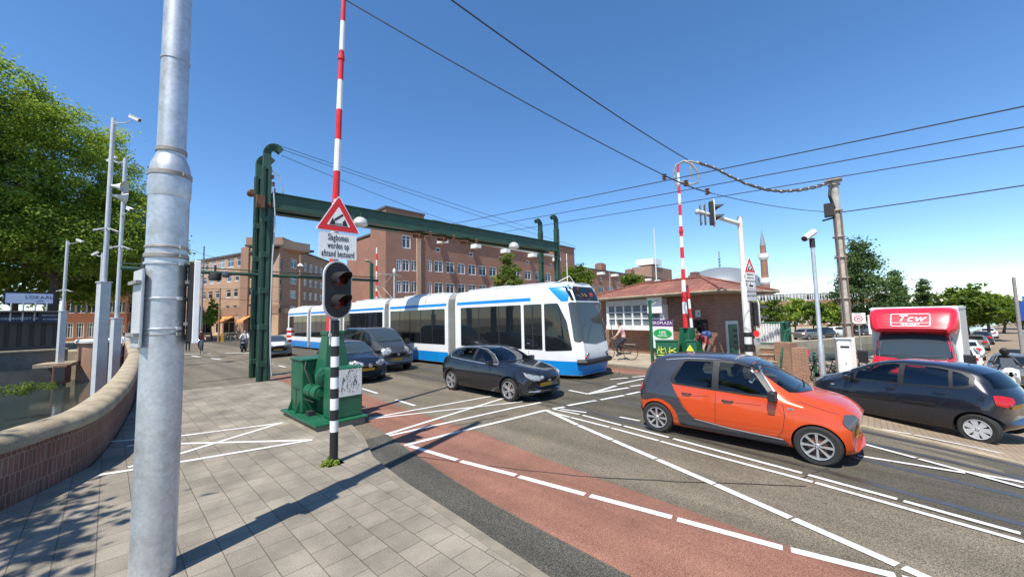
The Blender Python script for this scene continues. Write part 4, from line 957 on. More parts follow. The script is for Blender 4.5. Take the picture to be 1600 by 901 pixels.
    s.corner('fog_light', [(.56, .40), (.56, .44), (.63, .44), (.63, .40)], 38, M['lamp'], rnd=.01)
    s.corner('tail_light', [(.42, .76), (.42, .98), (.60, 1.0), (.66, .88), (.60, .76)], 48, M['tail'], rear=True, rnd=.06)
    s.front('rear_window', [(-.52, 1.10), (-.46, 1.42), (.46, 1.42), (.52, 1.10)], M['glassdk'], rear=True, rnd=.05)
    s.front('rear_bumper', [(-.7, .36), (-.7, .52), (.7, .52), (.7, .36)], M['black'], rear=True, rnd=.04)
    s.corner('bumper_corner', [(.15, .34), (.15, .42), (.72, .42), (.72, .36), (.6, .33)], 60, M['black'], rear=True, rnd=.03)
    s.side('side_indicator', [(.86, .80), (.86, .825), (.94, .83), (.94, .805)], M['lamp'], rnd=.01)
    s.plate(.43); s.badge(.59, .06); s.wipers(.9, 1.07, .5)
    return s
smart()

def hatch(name, label, c, ang, L_, K, paintm, axles, wr, wy, glass, extras, wheels, z=0, tw=.2, group=None, cf=.28, cr=.22, cab=None):
    t = thing(name, label, 'car', (c[0], c[1], z), ang, group)
    s = Car(t, L_, K, [paintm, M['black']], axles, wr, wy, wheels=wheels, tw=tw, cf=cf, cr=cr)
    hl = [pl for nm, pl, m in glass if nm != 'window_trim']
    for nm, pl, m in glass:
        if nm == 'window_trim': s.side(nm, pl, M[m], off=.006, rnd=.03, holes=hl if cab else ())
        else: s.side(nm, pl, M['cl' if cab else m], off=.005 if cab else .010, rnd=0 if cab else .03)
    if cab: s.cabin(cab[0], hl, cab[1], cab[2], wx=cab[3], seats=cab[4], wheel_d=cab[5]); s.front('windscreen', cab[1], M['cl'], rnd=0); s.front('rear_window', cab[2], M['tint'], rear=True, rnd=0)
    extras(s); return s
P_bk = paint('black_paint', (0.014, 0.015, 0.019), .2, .25); P_nv = paint('midnight_paint', (0.012, 0.015, 0.024), .2, .25); P_dg = paint('dark_grey_paint', (0.05, 0.052, 0.056), .4, .35); P_sv = paint('silver_grey_paint', (0.22, 0.21, 0.19), .5, .35); P_wh = paint('white_car_paint', (0.75, 0.75, 0.74), 0, .3); P_rd = paint('truck_red_paint', (0.66, 0.012, 0.030), 0, .35)
# ---- black hatchback beside the tram
def volvo():
    a, b = G(702, 607.5)[:2], G(803, 627.5)[:2]; dv = Vector(b - a).normalized(); nl = Vector((-dv.y, dv.x)); L_ = 4.37
    c = Vector((a + b) / 2) + nl * .80 + dv * (L_ / 2 - (.89 + 2.647 / 2) + .1) 
    K = [(0, .30, .55, .64, .60, .55, .42), (.07, .22, .60, .72, .74, .68, .50), (.3, .18, .72, .83, .84, .78, .56), (.7, .17, .83, .93, .89, .83, .62), (1.1, .17, .90, .995, .90, .845, .66), (1.32, .17, .925, 1.06, .90, .845, .66), (1.75, .17, .945, 1.26, .90, .84, .61), (2.1, .17, .955, 1.39, .90, .835, .59), (2.45, .17, .97, 1.44, .90, .83, .58), (3.0, .17, 1.0, 1.43, .90, .82, .57), (3.5, .18, 1.03, 1.38, .90, .805, .55), (3.9, .20, 1.055, 1.30, .885, .78, .53), (4.08, .24, 1.05, 1.18, .87, .76, .53), (4.25, .28, .98, 1.06, .84, .73, .54), (4.33, .32, .85, .93, .80, .72, .55), (4.37, .42, .70, .80, .72, .66, .5)]
    gl = [('window_trim', [(1.42, .99), (1.75, 1.21), (2.1, 1.345), (2.5, 1.395), (3.1, 1.38), (3.55, 1.31), (3.80, 1.20), (3.62, 1.075), (3.0, 1.035), (2.0, .985)], 'black'),
          ('front_door_glass', [(1.60, 1.02), (1.85, 1.20), (2.15, 1.325), (2.42, 1.365), (2.42, 1.035), (2.0, 1.01)], 'glassdk'), ('rear_door_glass', [(2.53, 1.04), (2.53, 1.37), (3.0, 1.36), (3.28, 1.325), (3.30, 1.085)], 'glassdk'), ('quarter_glass', [(3.37, 1.095), (3.35, 1.31), (3.55, 1.265), (3.70, 1.185), (3.6, 1.11)], 'glassdk')]
    def ex(s):
        s.line([(1.40, .975), (2.0, .972), (3.0, 1.022), (3.64, 1.065), (3.83, 1.20)], .018, m=M['alloy'], name='chrome_strip', off=.007)
        s.line([(1.40, .975), (1.75, 1.225), (2.1, 1.36), (2.5, 1.41), (3.1, 1.395), (3.56, 1.325), (3.83, 1.20)], .012, m=M['alloy'], name='chrome_strip', off=.007)
        s.line([(1.30, .95), (1.27, .6), (1.36, .3)]); s.line([(2.48, 1.0), (2.47, .6), (2.50, .27)]); s.line([(3.34, 1.05), (3.28, .8), (3.05, .55), (2.98, .3)]); s.line([(1.36, .27), (2.98, .27)], .006)
        s.handle(2.28, .86, P_bk); s.handle(3.13, .91, P_bk); s.mirror(1.62, .985, P_bk, (.09, .10, .07), .12)
        s.front('grille', [(-.40, .52), (-.46, .60), (-.40, .66), (.40, .66), (.46, .60), (.40, .52), (.3, .46), (-.3, .46)], M['blackm'], rnd=.03); s.badge(.585, .065)
        s.front('lower_grille', [(-.55, .26), (-.5, .38), (.5, .38), (.55, .26)], M['blackm'], rnd=.03)
        s.corner('headlight', [(.28, .58), (.30, .70), (.62, .74), (.86, .80), (.80, .69), (.62, .60)], 36, M['lamp'], rnd=.03)
        s.corner('lower_trim', [(.30, .285), (.30, .305), (.75, .32), (.75, .30)], 36, M['alloy'], rnd=0)
        s.corner('tail_light', [(.42, .78), (.45, 1.0), (.52, 1.12), (.60, 1.02), (.62, .80)], 50, M['tail'], rear=True, rnd=.03)
        s.plate(.43); s.wipers(1.4, 1.02, .58)
    hatch('black_hatchback', 'black five-door hatchback with chrome window strip and multi-spoke wheels, beside the front of the tram', (c.x, c.y), math.atan2(dv.y, dv.x), L_, K, P_bk, (.89, .89 + 2.647), .318, .79, gl, ex, S10, tw=.205, cab=([(1.75, .5), (1.75, .98), (2.1, 1.31), (2.4, 1.36), (3.5, 1.30), (3.6, 1.05), (3.6, .5)], [(-.66, 1.03), (-.54, 1.36), (0, 1.39), (.54, 1.36), (.66, 1.03), (0, 1.0)], [(-.5, 1.10), (-.44, 1.25), (.44, 1.25), (.5, 1.10)], 2.6, ((2.4, .5), (3.3, .5)), 1.95))
volvo()
# ---- black hatchback at the quay mouth, seen from behind its left side
def yaris():
    L_ = 3.75; ang = R_(66); rw = G(1533, 692, -.41); dv = Vector((math.cos(ang), math.sin(ang))); nl = Vector((-dv.y, dv.x))
    c = Vector(rw[:2]) - nl * .74 + dv * (L_ / 2 - .49)
    K = [(0, .30, .55, .66, .58, .52, .42), (.06, .22, .62, .78, .70, .62, .48), (.25, .18, .76, .90, .80, .72, .54), (.55, .17, .88, 1.0, .842, .77, .60), (.85, .17, .945, 1.08, .847, .785, .62), (1.2, .17, .96, 1.27, .847, .785, .60), (1.6, .17, .975, 1.44, .847, .785, .59), (2.0, .17, .99, 1.525, .847, .78, .58), (2.6, .17, 1.01, 1.52, .847, .775, .57), (3.1, .18, 1.03, 1.46, .845, .765, .555), (3.35, .2, 1.04, 1.36, .835, .75, .545), (3.55, .25, 1.0, 1.12, .81, .73, .55), (3.69, .3, .88, .96, .77, .70, .55), (3.75, .42, .74, .82, .68, .63, .5)]
    gl = [('window_trim', [(.95, 1.0), (1.3, 1.26), (1.65, 1.41), (2.05, 1.475), (2.7, 1.46), (3.05, 1.40), (3.23, 1.30), (3.24, 1.12), (3.1, 1.05), (2.0, 1.0)], 'black'), ('front_quarter_glass', [(1.02, 1.015), (1.22, 1.165), (1.22, 1.02)], 'glassdk'),
          ('front_door_glass', [(1.28, 1.025), (1.30, 1.22), (1.65, 1.38), (2.0, 1.445), (2.08, 1.445), (2.08, 1.035)], 'glassdk'), ('rear_door_glass', [(2.18, 1.035), (2.18, 1.445), (2.68, 1.43), (2.86, 1.40), (2.90, 1.075)], 'glassdk'), ('quarter_glass', [(2.96, 1.085), (2.92, 1.385), (3.05, 1.35), (3.16, 1.28), (3.17, 1.14)], 'glassdk')]
    def ex(s):
        s.line([(1.10, .98), (1.06, .6), (1.12, .3)]); s.line([(2.13, 1.01), (2.12, .6), (2.13, .27)]); s.line([(2.93, 1.06), (2.86, .8), (2.62, .5), (2.6, .3)]); s.line([(1.1, .27), (2.6, .27)], .006)
        s.side('rub_strip', [(1.16, .615), (1.16, .675), (2.08, .69), (2.08, .63)], P_bk, off=.016, rnd=.015); s.side('rub_strip', [(2.18, .632), (2.18, .692), (2.72, .70), (2.68, .64)], P_bk, off=.016, rnd=.015)
        s.handle(1.95, .90, P_bk); s.handle(2.76, .92, P_bk); s.mirror(1.20, 1.0, P_bk, (.09, .10, .075), .12)
        s.corner('headlight', [(.22, .66), (.20, .78), (.5, .88), (.76, .95), (.78, .86), (.6, .72)], 40, M['lamp'], rnd=.05)
        s.side('side_indicator', [(.76, .80), (.76, .83), (.84, .835), (.84, .805)], M['lamp'], rnd=.01)
        s.corner('tail_light', [(.36, .76), (.36, .93), (.52, .97), (.70, .98), (.68, .80), (.52, .76)], 46, M['tail'], rear=True, rnd=.03); s.corner('tail_lamp_clear', [(.40, .79), (.40, .84), (.60, .85), (.60, .80)], 46, M['lamp'], rear=True, off=.008, rnd=.02)
        s.plate(.72, True); s.badge(.9, .05, rear=True)
        mb = MB(); mb.tube([(L_ / 2 - 2.95, .0, 1.47), (L_ / 2 - 3.30, .0, 1.80)], .006, 5); mb.build('aerial', M['black'], s.root)
    hatch('black_small_hatchback', 'black small hatchback with silver wheel covers turning in from the quay, behind the orange car', (c.x, c.y), ang, L_, K, P_nv, (.80, .80 + 2.46), .293, .745, gl, ex, SCAP, z=-.42, tw=.185, cab=([(1.25, .5), (1.25, 1.0), (1.7, 1.40), (2.0, 1.45), (3.0, 1.40), (3.2, 1.08), (3.2, .5)], [(-.60, 1.09), (-.52, 1.43), (0, 1.46), (.52, 1.43), (.60, 1.09), (0, 1.07)], [(-.56, 1.10), (-.47, 1.36), (.47, 1.36), (.56, 1.10)], 2.2, ((2.0, .55), (2.85, .55)), 1.45))
yaris()
# ---- dark blue-black hatchback half hidden by the barrier machine
def golf():
    L_ = 4.0; f = G(575, 603); ang = R_(-93); dv = Vector((math.cos(ang), math.sin(ang))); c = (6.72, 13.35 + L_ / 2)
    K = [(0, .30, .55, .66, .60, .55, .42), (.07, .22, .64, .80, .72, .66, .50), (.3, .18, .78, .92, .82, .76, .56), (.8, .17, .90, 1.02, .86, .80, .62), (1.05, .17, .94, 1.09, .86, .80, .62), (1.45, .17, .96, 1.30, .86, .80, .60), (1.85, .17, .98, 1.46, .86, .80, .585), (2.3, .17, .99, 1.50, .86, .795, .58), (3.2, .18, 1.02, 1.46, .86, .785, .565), (3.6, .2, 1.04, 1.36, .85, .77, .55), (3.85, .28, .98, 1.1, .82, .74, .55), (4.0, .42, .75, .85, .72, .66, .5)]
    gl = [('window_trim', [(1.15, 1.01), (1.5, 1.25), (1.9, 1.41), (2.3, 1.45), (3.1, 1.42), (3.5, 1.32), (3.45, 1.1), (2.0, 1.02)], 'black'), ('front_door_glass', [(1.32, 1.04), (1.55, 1.22), (1.92, 1.38), (2.2, 1.415), (2.2, 1.05)], 'glassdk'), ('rear_door_glass', [(2.3, 1.055), (2.3, 1.415), (2.95, 1.39), (3.05, 1.1)], 'glassdk')]
    def ex(s):
        s.line([(1.2, .98), (1.16, .6), (1.25, .3)]); s.line([(2.25, 1.02), (2.24, .3)]); s.mirror(1.32, 1.0, P_bk, (.09, .10, .075), .12); s.handle(2.05, .88, P_nv)
        s.front('windscreen', [(-.62, 1.07), (-.52, 1.41), (0, 1.44), (.52, 1.41), (.62, 1.07), (0, 1.04)], M['glass']); s.front('grille', [(-.42, .63), (-.42, .72), (.42, .72), (.42, .63)], M['blackm'], rnd=.02); s.front('grille_bar', [(-.42, .665), (-.42, .68), (.42, .68), (.42, .665)], M['alloy'], off=.008, rnd=0)
        s.badge(.68, .07); s.front('lower_grille', [(-.5, .28), (-.45, .42), (.45, .42), (.5, .28)], M['blackm']); s.corner('headlight', [(.24, .62), (.22, .76), (.50, .84), (.74, .84), (.74, .72), (.5, .63)], 36, M['lamp'], rnd=.05); s.plate(.52); s.wipers(1.2, 1.06)
    hatch('dark_hatchback', 'dark blue-black hatchback behind the green barrier machine, in front of the dark van', c, ang, L_, K, P_nv, (.83, .83 + 2.5), .305, .76, gl, ex, S5)
golf()
# ---- dark grey van beside the tram
def van():
    L_ = 4.78; ang = R_(-92); c = (8.98, 15.55 + L_ / 2 - .35)
    t = thing('delivery_van', 'dark grey panel van with a sloping bonnet waiting beside the tram', 'van', (c[0], c[1], 0), ang)
    K = [(0, .36, .70, .85, .70, .64, .5), (.08, .28, .80, .98, .82, .75, .58), (.35, .24, .95, 1.12, .90, .83, .64), (.75, .24, 1.10, 1.27, .945, .87, .70), (.95, .24, 1.14, 1.38, .95, .88, .71), (1.35, .24, 1.18, 1.66, .95, .885, .70), (1.75, .24, 1.2, 1.87, .95, .89, .70), (2.1, .24, 1.2, 1.945, .95, .89, .71), (4.3, .26, 1.2, 1.94, .95, .89, .73), (4.66, .28, 1.2, 1.90, .94, .87, .72), (4.78, .38, 1.15, 1.75, .90, .84, .68)]
    s = Car(t, L_, K, [P_dg, M['black']], (.93, .93 + 3.1), .32, .84, wheels=S5, tw=.21, cf=.30, cr=.12)
    s.side('front_door_glass', [(1.02, 1.22), (1.35, 1.52), (1.62, 1.72), (1.95, 1.77), (2.05, 1.77), (2.05, 1.22)], M['glassdk'], off=.006); s.side('side_glass', [(2.3, 1.26), (2.3, 1.74), (3.2, 1.74), (3.2, 1.26)], M['glassdk'], off=.006)
    s.line([(1.0, 1.18), (.98, .8), (1.15, .35)]); s.line([(2.15, 1.85), (2.15, .4)]); s.line([(3.3, 1.85), (3.3, .4)]); s.line([(2.2, .95), (4.5, .95)], .02)
    s.mirror(1.15, 1.24, M['black'], (.10, .12, .15), .16); s.handle(1.95, 1.05, M['black'])
    s.front('windscreen', [(-.74, 1.36), (-.66, 1.80), (0, 1.86), (.66, 1.80), (.74, 1.36), (0, 1.31)], M['glass'], rnd=.07); s.wipers(.9, 1.34, .62)
    s.front('bumper', [(-.88, .42), (-.88, .62), (-.3, .66), (.3, .66), (.88, .62), (.88, .42), (0, .38)], paint('grey_bumper', (.17, .17, .175), .2, .5), off=.012, rnd=.05); s.front('lower_grille', [(-.6, .29), (-.55, .38), (.55, .38), (.6, .29)], M['blackm'], off=.014)
    s.front('grille', [(-.5, .70), (-.46, .78), (.46, .78), (.5, .70)], M['blackm']); s.badge(.80, .07); s.plate(.54)
    s.corner('headlight', [(.40, .72), (.36, .98), (.46, 1.10), (.62, 1.06), (.78, .86), (.72, .72)], 30, M['lamp'], rnd=.05); s.corner('side_indicator', [(.80, .74), (.80, .80), (.84, .80), (.84, .74)], 40, M['amber'], rnd=.01)
van()
# ---- small grey car with a white bonnet panel, behind the gantry post
def mini():
    L_ = 3.8; ang = R_(-95); c = (7.85, 28.2 + L_ / 2)
    K = [(0, .28, .60, .74, .62, .57, .45), (.06, .2, .70, .86, .74, .68, .5), (.25, .17, .82, .95, .84, .77, .58), (.7, .16, .90, 1.01, .865, .80, .64), (1.0, .16, .93, 1.06, .865, .80, .64), (1.3, .16, .95, 1.28, .865, .79, .60), (1.55, .16, .96, 1.38, .865, .785, .585), (2.0, .16, .97, 1.41, .865, .78, .58), (3.2, .17, .99, 1.37, .86, .76, .56), (3.55, .22, .97, 1.2, .84, .74, .55), (3.75, .3, .85, .95, .78, .7, .54), (3.8, .4, .7, .8, .7, .64, .5)]
    gl = [('window_trim', [(1.08, .98), (1.35, 1.24), (1.6, 1.335), (2.2, 1.36), (3.1, 1.32), (3.4, 1.15), (3.3, 1.0)], 'glassdk')]
    def ex(s):
        s.front('windscreen', [(-.62, 1.07), (-.53, 1.33), (0, 1.36), (.53, 1.33), (.62, 1.07), (0, 1.04)], M['glass']); s.front('bonnet_panel', [(-.34, .80), (-.40, 1.0), (.40, 1.0), (.34, .80)], P_wh)
        s.front('grille', [(-.50, .40), (-.56, .56), (-.46, .72), (.46, .72), (.56, .56), (.5, .40)], M['blackm'], rnd=.08); s.corner('headlight', [(.44 + .12 * math.cos(a), .76 + .13 * math.sin(a)) for a in np.linspace(0, 2 * math.pi, 15)[:-1]], 24, M['lamp'], rnd=0); s.plate(.52); s.mirror(1.25, .99, P_bk, (.08, .1, .075), .11)
    hatch('grey_small_car', 'grey small car with a white bonnet stripe and round lamps, behind the gantry post', c, ang, L_, K, P_sv, (.72, .72 + 2.49), .30, .75, gl, ex, S5)
mini()
# ------------------------------------------------------------------ tram
P_tw = mat('tram_white', (0.78, 0.78, 0.76), 0.35, var=.05, coat=.4, dirt=((.5, .5, .48), .3, 1.5)); P_tb = mat('tram_blue', (0.004, 0.225, 0.60), 0.35, var=.06, coat=.4)
def tram():
    TX, TY = 12.62, 7.35; HW = 1.22
    t = thing('tram', 'white and blue articulated low-floor tram on the tracks, dark front display, pantograph up', 'tram', (TX, TY, 0), R_(-90))
    Yw = lambda u: onX(u, 500, 11.4)[1]                 # world Y of a side pixel
    sec = lambda w: [(0, .14), (w - .02, .14), (w, .16), (w, .58), (w, 1.0), (w, 1.9), (w, 2.78), (w - .01, 3.0), (w - .05, 3.28), (w - .14, 3.46), (w - .32, 3.56), (0, 3.60)]
    def module(name, y0, y1, nose=False):
        if nose: ds = [0, .04, .1, .2, .35, .55, .8, 1.1, 1.5, 2.0, 2.6, y1 - y0]
        else: ds = [0, y1 - y0]
        rings = []
        for d in ds:
            w = HW
            if nose: q = min(1, d / 1.9); w = HW * (0.70 + .30 * (1 - (1 - q) ** 2.6))
            row = []
            for y, z in sec(w):
                x = TY - y0 - d
                if nose:
                    f = max(0, 1 - d / 2.6); rk = max(0, z - 1.15) * .19 if z < 2.9 else .3325 + (z - 2.9) * .45
                    lowr = max(0, .62 - z) * .35
                    x -= (rk + lowr) * f ** 1.2 + .22 * (abs(y) / HW) ** 2 * math.exp(-d / .4)
                row.append((x, -y, z))
            rings.append(row + [(x, -y, z) for x, y, z in row[::-1][1:-1]])
        n = len(rings[0]); mb = MB(); vs = [p for r in rings for p in r]
        fs = [(i * n + k, i * n + (k + 1) % n, (i + 1) * n + (k + 1) % n, (i + 1) * n + k) for i in range(len(rings) - 1) for k in range(n)]
        mb.add(vs, fs, 0, True)
        for base in (0, (len(rings) - 1) * n):
            for k in range(n // 2):
                f = list(dict.fromkeys([base + k, base + k + 1, base + (n - k - 1) % n, base + (n - k) % n]))
                if len(f) > 2: mb.f.append(f); mb.m.append(0); mb.sm.append(True)
        o = mb.build(name, [P_tw], t, sharp=40)
        bm = bmesh.new(); bm.from_mesh(o.data); bv = BVHTree.FromBMesh(bm); bm.free(); return o, bv
    bounds = [(7.35, 14.42), (15.0, 20.75), (21.3, 27.2), (27.75, 33.6), (34.15, 39.3)]
    class S_: pass
    mods = []
    for i, (y0, y1) in enumerate(bounds):
        o, bv = module('body_module', y0, y1, i == 0)
        c = Car.__new__(Car); c.root = t; c.bvh = bv; c.L = 0; c.body = o; mods.append(c)
        X = lambda y: TY - y
        def sidebox(nm, ya, yb, z0, z1, m, off=.006, rnd=.05, sides=(-1, 1), fine=.3, par=None, pts=None):
            out = []
            for sg in sides:
                pl = pts or [(X(ya), z0), (X(ya), z1), (X(yb), z1), (X(yb), z0)]
                if sg > 0: pl = [(-x, z) for x, z in pl]
                out.append(c.patch(nm, pl, (0, -sg), m, off=off, rnd=rnd, fine=fine, par=par))
            return out
        fine = .12 if i == 0 else .6
        ya = y0 + (1.55 if i == 0 else .02)
        sidebox('blue_skirt', y0 + .45 if i == 0 else ya, y1 - .02, .165, .66, P_tb, off=.006, rnd=0, fine=fine, par=o)
        for q in np.arange(ya + .9, y1 - .4, 1.25): sidebox('panel_seam', q, q + .014, .165, .98 if i == 0 else .66, M['blackm'], off=.009, rnd=0, par=o)
        sidebox('blue_stripe', y0 + 2.3 if i == 0 else y0 + .12, y1 - .12, 2.93, 3.07, P_tb, off=.004, rnd=.01, fine=fine, par=o)
    c = mods[0]; X = lambda y: TY - y
    def win(i, ya, yb, z0=1.03, z1=2.80, m='glassdk'):
        c = mods[i]
        for sg in (-1, 1):
            pl = [(X(ya), z0), (X(ya), z1), (X(yb), z1), (X(yb), z0)]
            if sg > 0: pl = [(-x, z) for x, z in pl]
            w_ = c.patch('window', pl, (0, -sg), M[m], off=.007, rnd=.05, fine=1.0)
            # door leaves / mullions
            for yy in np.linspace(ya, yb, max(2, int((yb - ya) / 1.05)) + 1)[1:-1]:
                q = [(X(yy - .025), z0 + .03), (X(yy - .025), z1 - .03), (X(yy + .025), z1 - .03), (X(yy + .025), z0 + .03)]
                if sg > 0: q = [(-x, z) for x, z in q]
                c.patch('mullion', q, (0, -sg), M['blackm'], off=.012, rnd=0, fine=1.0, par=w_)
    win(0, 9.95 + .22, 14.0); win(0, 9.1, 10.02)
    win(1, 15.25, 20.55, 1.03); win(2, 21.5, 27.0); win(3, 27.95, 33.4); win(4, 34.35, 38.9)
    c = mods[0]
    for sg in (-1, 1):                                   # slanted cab side window
        q = [(X(8.98), 1.0), (X(8.98), 2.8), (X(8.38), 2.8), (X(8.05), 2.1), (X(7.86), 1.06)]
        if sg > 0: q = [(-x, z) for x, z in q]
        c.patch('cab_side_window', q, (0, -sg), M['glassdk'], off=.008, rnd=.06, fine=.1)
        q = [(X(8.95), 3.50), (X(8.55), 3.15), (X(8.25), 2.86), (X(8.02), 2.86), (X(8.0), 3.1), (X(8.1), 3.5)]
        if sg > 0: q = [(-x, z) for x, z in q]
        c.patch('blue_flash', q, (0, -sg), P_tb, off=.010, rnd=.04, fine=.1)
    c.patch('windscreen', [(-1.0, 1.36), (-1.0, 2.83), (1.0, 2.83), (1.0, 1.36), (0, 1.24)], (-1, 0), M['tramglass'], off=.010, rnd=.08, fine=.1)
    c.patch('destination_display', [(-.93, 2.88), (-.93, 3.43), (.93, 3.43), (.93, 2.88)], (-1, 0), M['glassdk'], off=.012, rnd=.05, fine=.1)
    c.patch('blue_apron', [(-1.1, .165), (-1.1, .66), (1.1, .66), (1.1, .165)], (-1, 0), P_tb, off=.010, rnd=.02, fine=.1)
    mb = MB()                                            # wrap-round bumper
    pts = []
    for y in np.linspace(-1.0, 1.0, 15): h = c.hit((0, y, .64), (-1, 0, 0)); pts.append(h + Vector((.07, 0, 0)))
    mb.tube(pts, .10, 8); mb.build('bumper', M['black'], t)
    for y in (-.66, .66):
        h = c.hit((0, y, .92), (-1, 0, 0)); mb = MB(); mb.lathe([(.001, .05), (.06, .045), (.07, .02), (.07, -.04)], (h.x, y, .92), 'x', 16); mb.build('headlight', M['lamp'], t)
        h = c.hit((0, y * 1.15, .80), (-1, 0, 0)); mb = MB(); mb.lathe([(.001, .05), (.035, .045), (.045, .02), (.045, -.04)], (h.x, y * 1.15, .80), 'x', 16); mb.build('tail_light', M['tail'], t)
    h = c.hit((0, .42, 3.1), (-1, 0, 0)); mb = MB(); mb.lathe([(.001, .035), (.10, .032), (.11, -.03)], (h.x, .40, 3.10), 'x', 18); mb.build('signal_disc', M['tail'], t)
    text_obj('destination_text', '13', .30, M['amberled'], t, frame((c.hit((0, -.15, 3.12), (-1, 0, 0)).x + .03, -.15, 3.12), (0, 1, 0), (-.8, 0, 1)))
    mb = MB(); mb.tube([(X(6.95), -.25, 1.38), (X(7.15), -.1, 1.9), (X(7.22), .2, 2.2)], .014, 5); mb.tube([(X(6.9), .3, 1.36), (X(7.1), .5, 1.9), (X(7.18), .7, 2.1)], .014, 5); mb.build('wiper', M['black'], t)
    # person at the controls, seen through the screen as a dark shape: seat back
    for (a, b) in zip(bounds[:-1], bounds[1:]):          # bellows
        mb = MB(); n = 9; P = []
        for k in range(n * 2 + 1):
            y = a[1] + (b[0] - a[1]) * k / (2 * n); w = HW - .07 - (.05 if k % 2 else 0)
            P.append([(X(y), q[0], q[1]) for q in [(-w, .3), (-w, 3.25), (-w + .2, 3.42), (w - .2, 3.42), (w, 3.25), (w, .3), (-w, .3)]])
        mb.grid(P, 0, smooth=False); mb.build('bellows', M['bellows'], t)
    for i, (y0, y1) in enumerate(bounds):                # roof boxes
        mb = MB(); cy = (y0 + y1) / 2 + (.5 if i == 0 else 0); mb.box((X(cy), 0, 3.62), (y1 - y0 - 1.9, 1.5, .10)); mb.box((X(cy + .6), 0, 3.66), (1.2, 1.2, .12)); mb.build('roof_equipment', M['lgrey'], t, bevel=.03)
        for yy in ((y0 + y1) / 2 - 1.0, (y0 + y1) / 2 + 1.0):
            if i in (0, 2, 4):
                for sg in (-1, 1):
                    mb = MB(); mb.lathe([(.31, -.06), (.31, .06)], (X(yy), sg * .95, .31), 'y', 20); mb.build('wheel', M['rust'], t)
    # pantograph
    p = onX(603, 455, 12.6); k = X(p[1]); mb = MB(); tp = 1.55
    mb.box((k, 0, 3.72), (1.2, 1.1, .07)); mb.tube([(k + .1, -.4, 3.75), (k - .95, -.25, 4.55), (k + .35, -.2, 3.72 + tp)], .03, 6); mb.tube([(k + .1, .4, 3.75), (k - .95, .25, 4.55), (k + .35, .2, 3.72 + tp)], .03, 6)
    for dx in (.2, .5): mb.tube([(k + dx, -.85, 3.66 + tp), (k + dx, -.6, 3.76 + tp), (k + dx, .6, 3.76 + tp), (k + dx, .85, 3.66 + tp)], .025, 6)
    mb.tube([(k - .95, -.25, 4.55), (k - .95, .25, 4.55)], .03, 6); mb.build('pantograph', M['galvdark'], t)
    q = X(8.9); mb = MB(); mb.box((q, .2, 3.66), (.5, .5, .08)); mb.tube([(q, .3, 3.7), (q, .3, 4.9)], .018, 6); mb.tube([(q - .3, .1, 3.75), (q + .15, .25, 3.95), (q + .1, .6, 3.72)], .02, 6); mb.build('antenna', M['offwhite'], t)
M['tramglass'] = glassmat('tram_windscreen', (0.055, 0.065, 0.066), 0.06); M['bellows'] = mat('bellows_grey', (0.23, 0.23, 0.21), .8); M['amberled'] = mat('display_amber', (0.5, 0.22, 0.02), .5, var=0)
tram()

